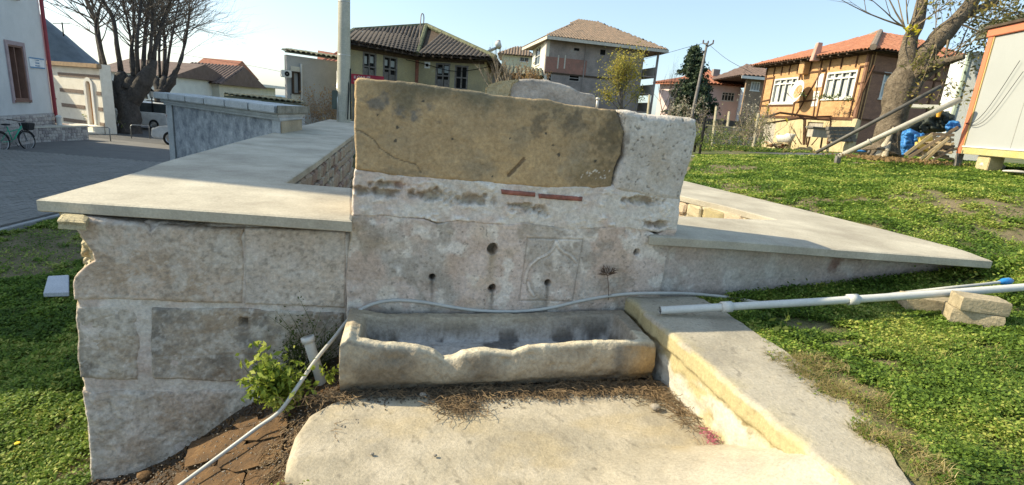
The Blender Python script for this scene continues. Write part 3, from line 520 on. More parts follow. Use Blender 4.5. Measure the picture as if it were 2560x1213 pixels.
# paving slab in front, curb wall on the right of it
def apron():
    nu, nv = 330, 180; zt = lambda u, v: -.018+.0*u
    edge = [ZP(x, y, -.03) for x, y in ((868, 1004), (820, 1012), (770, 1040), (735, 1090), (716, 1150), (714, 1180), (760, 1213), (840, 1260), (1000, 1330))]
    ub = np.array([p[0] for p in edge]); vb = np.array([p[1] for p in edge]); vv = np.linspace(-1.9, .05, nv)[:, None]+np.zeros((1, nu)); o = np.argsort(vb)
    u0 = np.interp(vv, vb[o], ub[o]); s = np.linspace(0, 1, nu)[None, :]; u1 = 1.96; u = u0*(1-s)+u1*s+.012*fbm(vv*8, 0*vv, 0, 3, 171)*(1-s)
    ramp = sm(.55, 1.85, u+.45*fbm(u*2, vv*2, 0, 2, 180)*0)*.345*sm(-.66, -1.17, vv) if False else .345*np.clip((u-.9)/1.03, 0, 1)**1.5*np.clip((-.64-vv+.03*fbm(u*6, vv*6, 0, 3, 198))/.53, 0, 1)
    z = -.018+ramp+.005*fbm(u*3, vv*3, 0, 3, 172)+.0025*fbm(u*14, vv*14, 0, 4, 173); e = (u-u0); rr = np.clip(1-e/.05, 0, 1); z = z-.04*(1-np.sqrt(np.clip(1-rr*rr, 0, 1)))
    z = z-.015*np.clip(1-(.05-vv)/.05, 0, 1)
    V = L(0, 0, 0)+u[..., None]*D_+vv[..., None]*V_+z[..., None]*np.array([0, 0, 1.0])
    a = np.array([.43, .38, .285]); c = mix(a, a*.78, np.clip(fbm(u*2, vv*2, 0, 4, 174)*2+.4, 0, 1)); c = mix(c, a*np.array([1.12, 1.12, 1.15]), np.clip(fbm(u*4, vv*4, 2, 4, 175)*2, 0, 1)*.8)
    scr = fbm(u*30+vv*14, vv*6-u*8, 0, 3, 176); c = mix(c, a*.55, np.clip((scr-.40)*7, 0, .55)); c = mix(c, a*.5, np.clip((fbm(u*22, vv*22, 0, 2, 177)-.50)*10, 0, .8)); c = mix(c, np.array([.42, .34, .20]), .5*np.clip(fbm(u*3, vv*5, 5, 4, 199)*2.5-.2, 0, 1))
    c = mix(c, np.array([.10, .075, .045]), np.clip((vv+.20+.12*fbm(u*5, vv*5, 0, 4, 178)-.05*np.clip(1-u, 0, 1))/.12, 0, 1)*.75)  # soil band at the trough foot, with the trough's shadow painted into it
    gr = np.clip(ramp*9, 0, 1); c = mix(c, np.array([.50, .46, .38]), gr*.6)
    idx = np.arange(nu*nv).reshape(nv, nu); Q = np.stack([idx[:-1, :-1], idx[:-1, 1:], idx[1:, 1:], idx[1:, :-1]], -1).reshape(-1, 4)
    lf = idx[:, 0]; top = V[:, 0]; vs = [V.reshape(-1, 3)]; cs = [C_ for C_ in [c.reshape(-1, 3)]]; base = nu*nv; prev = lf
    for k in range(1, 7):
        f = k/6; W = top-np.array([0, 0, 1.0])*.16*f+D_*(.015*fbm(vv[:, 0]*12, f*3+0*vv[:, 0], 0, 3, 179)[:, None]); new = np.arange(base, base+nv); base += nv; vs.append(W); cs.append(np.tile(a*.8, (nv, 1)))
        Q = np.vstack([Q, np.stack([prev[:-1], prev[1:], new[1:], new[:-1]], -1)]); prev = new
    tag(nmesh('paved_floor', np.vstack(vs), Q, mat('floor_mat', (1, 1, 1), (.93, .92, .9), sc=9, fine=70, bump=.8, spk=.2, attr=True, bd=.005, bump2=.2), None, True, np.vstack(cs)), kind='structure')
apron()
cw = thing('low_curb_wall', L(2.1, -.3, 0), 'low wall with a broad cement top beside the trough, worn yellowish render on its inner face', 'wall')
ZC = .335
cb = [L(1.90, VF, ZC), L(1.90, .15, ZC), L(1.905, -.5, ZC), L(1.90, -1.17, ZC), L(1.86, -1.25, ZC), L(1.86, -1.9, ZC), L(2.42, -1.9, ZC-.02), L(2.55, -1.0, ZC-.02), L(2.66, -.2, ZC-.01), L(2.62, VF, ZC)]
def topsheet(u0, u1, v0, v1, du, z0, name, parent):
    nu = 120; nv = 240; s = np.linspace(0, 1, nu)[None, :]; v = np.linspace(v0, v1, nv)[:, None]+0*s; lft = u0+.008*fbm(v*7, 0*v, 0, 3, 181)+.010*fbm(v*25, 0*v, 0, 2, 182); r = u1(v); u = lft*(1-s)+r*s
    z = z0+.004*fbm(u*4, v*4, 0, 3, 183)+.0012*fbm(u*20, v*20, 0, 3, 184)-.02*np.exp(-np.clip(u-lft, 0, 1)/.010); a = np.array([.42, .38, .30]); c = mix(a, a*.78, np.clip(fbm(u*3, v*3, 0, 4, 185)*2+.3, 0, 1)); c = mix(c, a*.5, np.clip((fbm(u*30, v*30, 0, 2, 187)-.45)*9, 0, .6))
    c = mix(c, np.array([.45, .38, .18]), np.exp(-np.clip(u-lft, 0, 1)/.05)*np.clip(fbm(u*9, v*9, 0, 3, 186)*2+.3, 0, 1)*.7)
    V = L(0, 0, 0)+u[..., None]*D_+v[..., None]*V_+z[..., None]*np.array([0, 0, 1.0]); idx = np.arange(nu*nv).reshape(nv, nu); Q = np.stack([idx[:-1, :-1], idx[:-1, 1:], idx[1:, 1:], idx[1:, :-1]], -1).reshape(-1, 4)
    vs = [V.reshape(-1, 3)]; cs = [c.reshape(-1, 3)]; base = nu*nv; prev = idx[:, 0]; top = V[:, 0]; vc = v[:, 0]
    for k in range(1, 31):
        f = k/30; h = .10 if True else 0; zz = (z0-.02)*(1-f)-.06*f; ins = .028*sm(.22, .30, f+.05*fbm(vc*6, 0*vc, 0, 3, 188)); nn = .015*fbm(vc*5, f*4+0*vc, 0, 4, 189)+.006*fbm(vc*22, f*8+0*vc, 0, 3, 190)
        W = L(0, 0, 0)+(lft[:, 0]+ins*.9+nn*sm(.2, .35, f))[:, None]*D_+vc[:, None]*V_+(zz+0*vc)[:, None]*np.array([0, 0, 1.0])
        ye = np.array([.42, .36, .20]); cr_ = mix(ye, np.array([.50, .475, .41]), np.clip(sm(.28, .38, f+.05*fbm(vc*6, 0*vc, 0, 3, 188))*np.clip(fbm(vc*4, f*3+0*vc, 0, 4, 191)*3+1.0, 0, 1)*np.clip((.45+vc+.75)*2, 0, 1), 0, 1)); cr_ = mix(cr_, np.array([.22, .17, .08]), np.clip((fbm(vc*13, f*6+0*vc, 0, 4, 192)-.25)*5, 0, .8)*(vc < -.5))
        new = np.arange(base, base+nv); base += nv; vs.append(W); cs.append(cr_); Q = np.vstack([Q, np.stack([prev[:-1], prev[1:], new[1:], new[:-1]], -1)]); prev = new
    return nmesh(name, np.vstack(vs), Q, MATS['floor_mat'], parent, True, np.vstack(cs))
topsheet(1.90, lambda v: np.interp(v, [-1.9, -1.5, -1.3, -1.1, -.9, -.6, -.2, .7], [1.98, 2.10, 2.20, 2.34, 2.42, 2.46, 2.50, 2.50])+.02*fbm(v*6, 0*v, 0, 3, 5), -1.9, VF-.02, 0, ZC, 'cement_top', cw)
b = MB(); b.hexa([L(u, v, -.2) for u, v in ((1.97, -1.9), (2.5, -1.9), (2.55, VF-.03), (1.97, VF-.03))], [L(u, v, ZC-.03) for u, v in ((1.97, -1.9), (2.17, -1.9), (2.55, VF-.03), (1.97, VF-.03))]); b.build('core', RUB, cw)

# ------------------------------------------------------------------ street, kerb
k0, k1 = atZ(-260, 640, -.95), atZ(130, 543, -.95); kd = (k1-k0)/np.linalg.norm(k1-k0); kn = np.array([-kd[1], kd[0], 0])
if kn[0] > 0: kn = -kn
ke = k1+kd*9
s = MB(); P = [k0-kd*8+kn*.12, k1+kd*2.5+kn*.12, np.array([-3.5, k1[1]+2.6, 0]), np.array([-3.4, 21.0, 0]), np.array([-40, 26.0, 0]), np.array([-40, k0[1]-4, 0])]
s.add([(p[0], p[1], -.955) for p in P], [tuple(range(6))] )
street = tag(s.build('street', mat('street_bed', (.17, .165, .155), (.14, .135, .13), sc=2, bump=.5)), kind='structure')
PAV = mat('paver_mat', (.28, .265, .245), (.23, .22, .20), sc=1.2, fine=30, bump=.5, spk=.3)
bm = bmesh.new(); bmesh.ops.create_cube(bm, size=1); bmesh.ops.bevel(bm, geom=[e for e in bm.edges if e.verts[0].co.z > 0 and e.verts[1].co.z > 0], offset=.08, segments=1); pme = bpy.data.meshes.new('paver'); bm.to_mesh(pme); bm.free(); pme.materials.append(PAV)
xf = []; ang = math.atan2(kd[1], kd[0])
for i in range(-30, 60):
    for j in range(-55, 75):
        q = k1-kd*2.2+kd*(i*.205+(j % 2)*.1)+kn*(.19+j*.105)
        if j < 0 and q[1] < k1[1]+2.7: continue
        if q[1] < 17 and q[0] > -q[1]*1.1-1.5: xf.append(Matrix.Translation((q[0], q[1], -.945+random.uniform(-.004, .004))) @ Matrix.Rotation(ang+random.uniform(-.02, .02), 4, 'Z') @ Matrix.Diagonal((.197, .097, .05, 1)))
pieces('paver', pme, None, street, xf, 300)
kerb = thing('kerb', k1-np.array([0, 0, .25]), 'grey concrete kerb between the shaded lawn and the paved street', 'kerb')
for i in range(-12, 10):
    a = k1+kd*(i*.8); b = a+kd*.792; q = MB(); q.hexa([p-np.array([0, 0, .36]) for p in (a, b, b+kn*.12, a+kn*.12)], [a, b, b+kn*.12, a+kn*.12]); q.build('kerb_stone', mat('kerb_mat', (.42, .42, .41), (.34, .34, .33), sc=3, bump=.3), kerb, bevel=.012)
far = MB(); far.add([(-60, 19.5, -1.005), (-3.2, 21.0, -1.005), (-3.0, 44, -1.005), (-70, 44, -1.005)], [(0, 1, 2, 3)])
tag(far.build('road', mat('asphalt', (.10, .10, .10), (.08, .08, .08), sc=2, bump=.4)), kind='structure')

# ------------------------------------------------------------------ old basin wall with cornice, left
GB = mat('grey_plaster', (.54, .56, .56), (.42, .44, .44), sc=3, fine=50, bump=.5, c3=(.56, .57, .55)); GM = mat('mottled_render', (.50, .52, .54), (.22, .24, .27), sc=4.5, fine=30, bump=.8, c3=(.66, .66, .64), bump2=.5)
A = PT(413, 240, 12.3); B = PT(700, 285, 9.0); bd_ = (B-A)*[1, 1, 0]; bl = np.linalg.norm(bd_); bd_ /= bl; bn = np.array([bd_[1], -bd_[0], 0]); bb = -bn
DV = (PT(764, 290, 10.7)-B)*[1, 1, 0]; DV /= np.linalg.norm(DV)
w2 = thing('old_basin_wall', (A[0], A[1], -1), 'old grey rendered water fountain wall with a moulded cornice beside the street', 'fountain')
zA, zB = 1.47, 1.47
def bp(s, d, z): return np.array([A[0], A[1], 0])+bd_*s+(DV if d > 0 else bb)*d+np.array([0, 0, z])
def bz(s, o): return zA+(zB-zA)*s/bl+o
def bbox(s0, s1, d0, d1, o0, o1, name, m, bev=.01):
    q = MB(); lo = (lambda s: -1.1) if o0 is None else (lambda s: bz(s, o0)); q.hexa([bp(s0, d0, lo(s0)), bp(s1, d0, lo(s1)), bp(s1, d1, lo(s1)), bp(s0, d1, lo(s0))], [bp(s0, d0, bz(s0, o1)), bp(s1, d0, bz(s1, o1)), bp(s1, d1, bz(s1, o1)), bp(s0, d1, bz(s0, o1))]); return q.build(name, m, w2, bevel=bev)
bbox(.30, bl-.26, .06, 1.4, None, -.36, 'panel', GM); bbox(0, .36, 0, 1.45, None, -.36, 'pilaster', GB); bbox(bl-.30, bl, 0, 1.45, None, -.36, 'pilaster', GB)
bbox(bl-.02, bl+.02, .02, 1.43, None, -.37, 'side_face', mat('sunlit_render', (.46, .38, .26), (.34, .28, .19), sc=3, bump=.6))  # yellowish sunlight on the end face is put into its colour
bbox(-.05, bl+.05, -.04, 1.49, -.36, -.31, 'moulding', GB, .012); bbox(-.10, bl+.10, -.09, 1.54, -.307, -.24, 'moulding', GB, .02)
nst = 6
for i in range(nst):
    a = -.20+(bl+.40)*i/nst; b = a+(bl+.40)/nst-.012; bbox(a, b, -.19, 1.64, -.236, -.09-.008*(i % 3), 'cornice_stone', GB, .018)
bbox(bl+.212, bl+.235, -.16, 1.60, -.24, -.10, 'worn_end', mat('lichen_grey', (.3, .29, .24), (.16, .15, .12), sc=8, bump=1), .01)
# mossy low roof behind it
MOSS = mat('mossy_tile', (.17, .17, .12), (.09, .10, .06), sc=2, fine=20, bump=.8, bump2=.5)
def tube_roof(name, parent, el, er, rr, rl, pitch, m, rows=None, limit=0, bil=False):
    """rows of half-round tiles over a four-sided slope (eave left, eave right, ridge right, ridge left)"""
    el, er, rr, rl = (np.array(p, float) for p in (el, er, rr, rl)); wd = np.linalg.norm(er-el); ht = max(np.linalg.norm(rl-el), np.linalg.norm(rr-er)); nrm = np.cross(er-el, rl-el+1e-6) ; nrm /= np.linalg.norm(nrm)
    if nrm[2] < 0: nrm = -nrm
    ns = max(2, int(wd/pitch)); nr = rows or max(2, int(ht/(pitch*1.7))); xd = (er-el)/wd; up = (rl+rr)/2-(el+er)/2; up = up-xd*(up@xd); uh = np.linalg.norm(up); up /= uh; tl = uh/nr; xf = []
    for j in range(nr):
        for i in range(ns):
            x = (i+.5)*pitch; f = (j+.5)/nr; xl = (rl-el)@xd*f; xr = wd+((rr-er)@xd)*f
            if not bil and (x < xl or x > xr): continue
            c = el+xd*x+up*(f*uh)+nrm*(.03+random.uniform(-.012, .012)); rr_ = random.uniform(-.05, .05)
            if bil: s_ = x/wd; c = (el*(1-s_)+er*s_)*(1-f)+(rl*(1-s_)+rr*s_)*f+nrm*.05; up = (rl*(1-s_)+rr*s_)-(el*(1-s_)+er*s_); up /= np.linalg.norm(up); nrm = np.cross(xd, up); nrm /= np.linalg.norm(nrm)
            M = Matrix(((xd[0], up[0], nrm[0], c[0]), (xd[1], up[1], nrm[1], c[1]), (xd[2], up[2], nrm[2], c[2]), (0, 0, 0, 1))) @ Matrix.Rotation(rr_, 4, 'Z') @ Matrix.Rotation(.06, 4, 'X') @ Matrix.Diagonal((pitch, tl*1.12, pitch, 1)); xf.append(M)
    me = bpy.data.meshes.new(name); n = 5; V = []
    for y, sc_ in ((-.5, .52), (.5, .42)):
        V += [(-cos(pi*k/n)*sc_, y, sin(pi*k/n)*sc_*.75) for k in range(n+1)]
    V += [(x*.9, y-.0, z*.9-.06) for x, y, z in V[:n+1]]; k = n+1
    me.from_pydata(V, [], [(i, i+1, k+i+1, k+i) for i in range(n)]+[(i, 2*k+i, 2*k+i+1, i+1) for i in range(n)]); me.materials.append(m)
    if limit == 0:
        if not xf: return
        xs = xf; bv = np.array(V); fs = [tuple(p.vertices) for p in me.polygons]; VV = []; Fs = []
        for i, M in enumerate(xs):
            a = np.array(M); VV.append(bv@a[:3, :3].T+a[:3, 3]); Fs += [tuple(q+i*len(bv) for q in f) for f in fs]
        nmesh(name, np.vstack(VV), Fs, m, parent)['kind'] = 'stuff'
    else: pieces(name, me, None, parent, xf, limit)
def slope(name, parent, pts, m, th=.08):
    q = MB(); pts = [np.array(p, float) for p in pts]; lo = [p-np.array([0, 0, th]) for p in pts]; n = len(pts); q.add(lo+pts, [tuple(range(n-1, -1, -1)), tuple(range(n, 2*n))]+[(i, (i+1) % n, n+(i+1) % n, n+i) for i in range(n)]); return q.build(name, m, parent)
shed = thing('mossy_shed', PT(640, 300, 24), 'low shed with a mossy dark tiled roof showing just above the old fountain cornice', 'shed')
a, b = PT(560, 238, 22), PT(770, 262, 22); c, d = PT(700, 248, 27), PT(560, 230, 27)
slope('roof', shed, [a, b, c, d], MOSS); tube_roof('roof_tile', shed, a, b, c, d, .24, MOSS)
q = MB(); q.prism([(a[0]+.4, a[1]+.4), (b[0]-.3, b[1]+.4), (c[0], c[1]-.3), (d[0]+.4, d[1]-.3)], -1.5, min(a[2], b[2])-.09); q.build('wall', GB, shed)

# ------------------------------------------------------------------ building helpers
WHT = mat('white_paint', (.70, .70, .66), (.62, .62, .58), sc=2, rough=.6, bump=.15, spk=.08); DKW = mat('dark_timber', (.085, .06, .04), (.05, .035, .025), sc=6, bump=.5); GLS = plain('window_glass', (.05, .065, .07), .08, 0, .2); CURT = plain('curtain', (.50, .52, .50), .8); INT = plain('dark_interior', (.012, .012, .012), .9)
class Wall:
    """vertical wall plane between two ground points; window and door parts sit on it"""
    def __init__(s, a, b, z0, z1, out=None):
        s.a = np.array([a[0], a[1], 0.0]); s.b = np.array([b[0], b[1], 0.0]); s.l = np.linalg.norm(s.b-s.a); s.d = (s.b-s.a)/s.l; s.n = np.array([s.d[1], -s.d[0], 0]); s.z0, s.z1 = z0, z1
        if (CAMP-s.a)@s.n < 0: s.n = -s.n
        if out is not None and out: s.n = -s.n
    def p(s, x, o, z): return s.a+s.d*x+s.n*o+np.array([0, 0, z])
    def at(s, px, py):
        r = ray(px, py); t = ((s.a-CAMP)@s.n)/(r@s.n); q = CAMP+r*t; return ((q-s.a)@s.d, q[2])
    def box(s, mb, x0, x1, z0, z1, o0, o1):
        mb.hexa([s.p(x0, o1, z0), s.p(x1, o1, z0), s.p(x1, o0, z0), s.p(x0, o0, z0)], [s.p(x0, o1, z1), s.p(x1, o1, z1), s.p(x1, o0, z1), s.p(x0, o0, z1)]); return mb
def wall_mesh(name, W, m, parent, holes=(), th=.3, z1b=None):
    """wall with real openings: a grid of boxes around the holes (x0, x1, z0, z1)"""
    xs = sorted({0.0, W.l}|{round(h[0], 4) for h in holes}|{round(h[1], 4) for h in holes}); zs = sorted({W.z0, W.z1}|{round(h[2], 4) for h in holes}|{round(h[3], 4) for h in holes}); q = MB()
    for i in range(len(xs)-1):
        for j in range(len(zs)-1):
            cx, cz = (xs[i]+xs[i+1])/2, (zs[j]+zs[j+1])/2
            if any(h[0] < cx < h[1] and h[2] < cz < h[3] for h in holes): continue
            W.box(q, xs[i], xs[i+1], zs[j], zs[j+1], -th, 0)
    return q.build(name, m, parent)
def window(parent, W, h, fm=None, nx=2, tr=None, depth=.12, inner=None, name='window', sill=True, curtain=False, fw=.06, frame_out=.02):
    fm = fm or WHT; x0, x1, z0, z1 = h; q = MB()
    W.box(q, x0, x0+fw, z0, z1, -depth, frame_out); W.box(q, x1-fw, x1, z0, z1, -depth, frame_out); W.box(q, x0+fw, x1-fw, z0, z0+fw, -depth, frame_out); W.box(q, x0+fw, x1-fw, z1-fw, z1, -depth, frame_out)
    o = q.build(name, fm, parent)
    for i in range(1, nx): x = x0+(x1-x0)*i/nx; q = MB(); W.box(q, x-fw*.4, x+fw*.4, z0+fw, z1-fw, -depth*.8, -.01); q.build('mullion', fm, o)
    if tr: z = z0+(z1-z0)*tr; q = MB(); W.box(q, x0+fw, x1-fw, z-fw*.4, z+fw*.4, -depth*.75, -.006); q.build('transom', fm, o)
    q = MB(); W.box(q, x0+fw*.5, x1-fw*.5, z0+fw*.5, z1-fw*.5, -depth-.02, -depth-.01); q.build('pane', GLS if inner is None else inner, o)
    if curtain:
        for i in range(nx):
            if random.random() < .9: x = x0+(x1-x0)*i/nx; ww = (x1-x0)/nx; q = MB(); W.box(q, x+ww*.25, x+ww*.75, z0+fw, z1-fw, -depth-.009, -depth-.004); q.build('curtain', CURT, o)
    if sill: q = MB(); W.box(q, x0-.06, x1+.06, z0-.07, z0-.002, -.02, .08); q.build('sill', fm, o)
    return o
def box_px(W, a, b, c, d):  # opening from four pixel sides: left x, top y, right x, bottom y
    x0, z1 = W.at(a, b); x1, z0 = W.at(c, d); return (min(x0, x1), max(x0, x1), min(z0, z1), max(z0, z1))
def solid(name, parent, pts, z0, z1, m): q = MB(); q.prism([(p[0], p[1]) for p in pts], z0, z1); return q.build(name, m, parent)

# ------------------------------------------------------------------ left building with sign
a1 = atZ(135, 300, -.55); bpt = lambda px, zc: PT(px, 250, zc)
LP = bpt(128, 21.0); LN = bpt(8, 17.8); ddn = (LN-LP)*[1, 1, 0]; ddn /= np.linalg.norm(ddn)
LB = thing('white_office_building', (LP[0], LP[1], -1), 'white plastered building with a stone clad base, blue and white wall sign and red downpipe', 'building')
LNN = LP+ddn*((LP[1]-5.0)/-ddn[1]); W = Wall(LP, LNN, .1, 9.4)
PLB = mat('pale_blue_plaster', (.60, .62, .62), (.54, .56, .56), sc=1.5, fine=40, bump=.3, spk=.07)
hw = box_px(W, 15, 110, 72, 250); hw2 = box_px(W, -10, -190, 40, -5); wx = W.l-6
holes = [hw, hw2]
wall_mesh('wall', W, PLB, LB, holes, .35); solid('wall', LB, [LP+np.array([-7, 0, 0]), LP-W.n*.36, LNN-W.n*.36+W.d*-.2, LNN+np.array([-7, .1, 0])], -1, 9.35, PLB)
for h in holes: window(LB, W, h, plain('brown_frame', (.22, .12, .09), .6), 2, None, .22, sill=True)
q = MB(); x0, x1, z0, z1 = hw; 
for s_ in ((x0-.14, x0-.003), (x1+.003, x1+.14)): W.box(q, s_[0], s_[1], z0-.1, z1+.14, 0, .05)
W.box(q, x0-.003, x1+.003, z1+.003, z1+.14, 0, .05); q.build('window_surround', plain('mauve_surround', (.42, .33, .34), .8), LB)
CLAD = [mat('clad_'+n, c, tuple(x*.7 for x in c), sc=5, bump=.9) for n, c in (('a', (.50, .46, .43)), ('b', (.36, .33, .32)), ('c', (.56, .53, .50)))]
wall_mesh('base', Wall(LP+W.n*.03, LNN+W.n*.03, -1, .1), mat('clad_mortar', (.42, .40, .38)), LB, (), .3)
zc_ = -.98; rows = []
xfs = [[], [], []]; rr_ = random.Random(3)
while zc_ < .05:
    h = rr_.uniform(.10, .16); x = 0
    while x < 7.5:
        wd = rr_.uniform(.14, .34); p_ = W.p(x+wd/2, .04, zc_+h/2); xfs[rr_.randrange(3)].append(Matrix(((W.d[0], W.n[0], 0, p_[0]), (W.d[1], W.n[1], 0, p_[1]), (0, 0, 1, p_[2]), (0, 0, 0, 1))) @ Matrix.Diagonal((wd*.92, .05, h*.9, 1))); x += wd
    zc_ += h
for k in range(3): pieces('stone', stone_mesh('clad_stone', 70+k, CLAD[k]), None, LB, xfs[k], 100)
q = MB(); P = [W.p(-.02, .08, 9.3), W.p(-.02, .08, -.28), W.p(-.1, .14, -.38), W.p(-.45, .3, -.40)]; q.tube(P, .065, 8); q.build('downpipe', plain('red_pipe', (.30, .045, .055), .45), LB, True)
slope('roof', LB, [W.p(-.4, .4, 9.5), W.p(W.l, .4, 9.5), LNN*[1, 1, 0]+np.array([-7, .2, 9.7]), LP*[1, 1, 0]+np.array([-7, .2, 9.7])], mat('red_tile', (.36, .15, .09), (.26, .10, .06), sc=3, bump=.6))
sg = box_px(W, 70, 142, 110, 173); sign = thing('wall_sign', W.p((sg[0]+sg[1])/2, .02, sg[2]), 'white sign with pale blue bands and small lettering on the white building wall', 'sign')
q = MB(); W.box(q, sg[0], sg[1], sg[2], sg[3], .004, .03); q.build('board', plain('sign_white', (.72, .76, .78), .4), sign); BLU = plain('sign_blue', (.06, .22, .42), .4)
for z0, z1 in ((sg[3]-.05, sg[3]), (sg[2], sg[2]+.05)): q = MB(); W.box(q, sg[0], sg[1], z0, z1, .031, .036); q.build('band', BLU, sign)
sx = -1 if np.cross(W.d, (0, 0, 1))@W.n < 0 else 1; xd = W.d*sx; mid = (sg[0]+sg[1])/2; hh = sg[3]-sg[2]; ww_ = sg[1]-sg[0]
for body, z, s_, mm in (('T.C. BELEDİYESİ', sg[3]-hh*.24, hh*.12, BLU), ('Osmanlı', sg[2]+hh*.52, hh*.26, BLU), ('MUHTARLIĞI', sg[2]+hh*.24, hh*.17, BLU)):
    t = text('lettering', body, s_, mm, sign, frame_on(W.p(mid, .032, z), xd)); wt = t.dimensions.x
# plinth terrace and its wall
zpl = -.42; T1 = atZ(222, 352, -1.0); T0 = atZ(60, 361, -1.0); q1 = 0
pt = thing('terrace_plinth', (T1[0], T1[1], -1), 'raised terrace faced with rough pale cladding stones below the white building', 'plinth')
td = (T1-T0)*[1, 1, 0]; td /= np.linalg.norm(td); TS = T1-td*9; Wp = Wall(TS, T1, -1.0, zpl); tb = -Wp.n
q = MB(); q.prism([tuple(p[:2]) for p in (TS, T1, T1+tb*5.5, TS+tb*5.5)], -1.05, zpl); q.build('core', mat('clad_mortar', (1, 1, 1)), pt)
q = MB(); q.prism([tuple(p[:2]) for p in (TS+Wp.n*.06, T1+Wp.n*.06+td*.06, T1+tb*5.6+td*.06, TS+tb*5.6)], zpl+.002, zpl+.06); q.build('top_slab', mat('pale_cement', (.58, .55, .47)), pt)
xfs = [[], [], []]; z = -1.0
while z < zpl-.05:
    h = rr_.uniform(.09, .14); x = 0
    while x < Wp.l-.05:
        wd = rr_.uniform(.08, .2); p_ = Wp.p(min(x+wd/2, Wp.l-wd/2), .01, z+h/2); xfs[rr_.randrange(3)].append(Matrix(((Wp.d[0], Wp.n[0], 0, p_[0]), (Wp.d[1], Wp.n[1], 0, p_[1]), (0, 0, 1, p_[2]), (0, 0, 0, 1))) @ Matrix.Diagonal((wd*.9, .05, h*.88, 1))); x += wd
    z += h
for k in range(3): pieces('stone', stone_mesh('plinth_stone', 80+k, CLAD[k]), None, pt, xfs[k], 100)

# ------------------------------------------------------------------ domed building (tomb) with striped walls
TA, TB = PT(108, 250, 27), PT(256, 250, 25.0)
tm = thing('domed_tomb', (TB[0], TB[1], -1), 'pale stone tomb with brown brick bands, arched door and a grey blue lead roof', 'building')
CRM = mat('cream_stone', (.80, .76, .66), (.70, .66, .56), sc=3, bump=.35, spk=.1); BND = mat('brick_band', (.25, .19, .15), (.15, .12, .10), sc=14, bump=.9); TLB = mat('eave_brown', (.36, .26, .16), (.24, .17, .11), sc=6)
ztop = PT(200, 158, 25.5)[2]; Wt = Wall(TA, TB, -1, ztop); dr = box_px(Wt, 216, 202, 240, 312); win = box_px(Wt, 128, 185, 139, 245)
wall_mesh('wall', Wt, CRM, tm, [dr, win], .5); c_ = [Wt.p(0, -.51, 0), Wt.p(Wt.l, -.51, 0), PT(236, 250, 31), PT(100, 250, 33)]; 
if np.cross(c_[1]-c_[0], c_[2]-c_[1])[2] < 0: c_ = c_[::-1]
solid('wall', tm, c_, -1, ztop, CRM)
zb = [Wt.at(155, y)[1] for y in (186, 225, 262, 298)]
for z in zb:
    for s0, s1 in ((win[1]+.5, dr[0]-.35), (dr[1]+.35, Wt.l-.02)):
        if z > dr[3]: 
            if s0 > dr[0]: continue
            s1 = Wt.l-.02
        q = MB(); Wt.box(q, s0, s1, z-.09, z+.09, -.01, .025); q.build('brick_band', BND, tm)
# arched stone surround and door
q = MB(); cx = (dr[0]+dr[1])/2; r0 = (dr[1]-dr[0])/2; n = 10; zt = dr[3]-r0
for s_ in (-1, 1): Wt.box(q, min(cx+s_*r0, cx+s_*(r0+.16)), max(cx+s_*r0, cx+s_*(r0+.16)), dr[2], zt, 0, .07)
for k in range(n):
    a0, a1 = pi*k/n, pi*(k+1)/n; f = []
    for o in (0, .07):
        f.append([Wt.p(cx+cos(a)*r, o, zt+sin(a)*r) for a, r in ((a0, r0), (a0, r0+.16), (a1, r0+.16), (a1, r0))])
    q.add(f[0]+f[1], [(0, 1, 2, 3), (7, 6, 5, 4), (0, 4, 5, 1), (1, 5, 6, 2), (2, 6, 7, 3), (3, 7, 4, 0)])
    q.add([Wt.p(cx+cos(a0)*r0, -.1, zt+sin(a0)*r0), Wt.p(cx+cos(a1)*r0, -.1, zt+sin(a1)*r0), Wt.p(cx+cos(a1)*r0, -.1, dr[3]+.01), Wt.p(cx+cos(a0)*r0, -.1, dr[3]+.01)], [(0, 1, 2, 3)])
q.build('door_surround', WHT, tm); q = MB(); Wt.box(q, dr[0], dr[1], dr[2], dr[3], -.12, -.08); q.build('door', mat('orange_door', (.55, .28, .08), (.42, .16, .07), sc=4), tm)
window(tm, Wt, win, plain('red_frame', (.45, .16, .1), .6), 2, .5, .2)
q = MB(); Wt.box(q, -3, Wt.l+.25, ztop-.22, ztop, 0, .22); q.build('eave_band', TLB, tm, bevel=.03)
cen = PT(50, 150, 28.6); cen[2] = ztop; q = MB(); LEAD = mat('lead_roof', (.13, .17, .20), (.085, .115, .14), sc=2, rough=.55, bump=.4, metal=0)
R_ = 4.0; prof = []
for f, z in ((1, -.05), (.96, .02), (.88, .22), (.78, .58), (.66, 1.05), (.54, 1.55), (.42, 2.0), (.30, 2.45), (.15, 2.95), (.003, 3.15)): prof.append((R_*f, z))
q.lathe(cen, prof, 16); q.build('roof', LEAD, tm, True)
q = MB(); f = PT(155, 56, 27.5); q.tube([f-np.array([0, 0, .7]), f], .03, 6); q.tube([f-np.array([.5, 0, .1]), f+np.array([.4, 0, -.05])], .02, 5); q.build('finial', INT, tm)
st_ = thing('entrance_steps', Wt.p(cx, .6, -1), 'small pale steps and threshold block in front of the arched door', 'steps')
for k in range(2): q = MB(); Wt.box(q, dr[0]-.7-.3*k, dr[1]+.7+.3*k, -1, dr[2]-.02-.25*k, .02+.5*k, .52+.5*k); q.build('step', CRM, st_, bevel=.02)

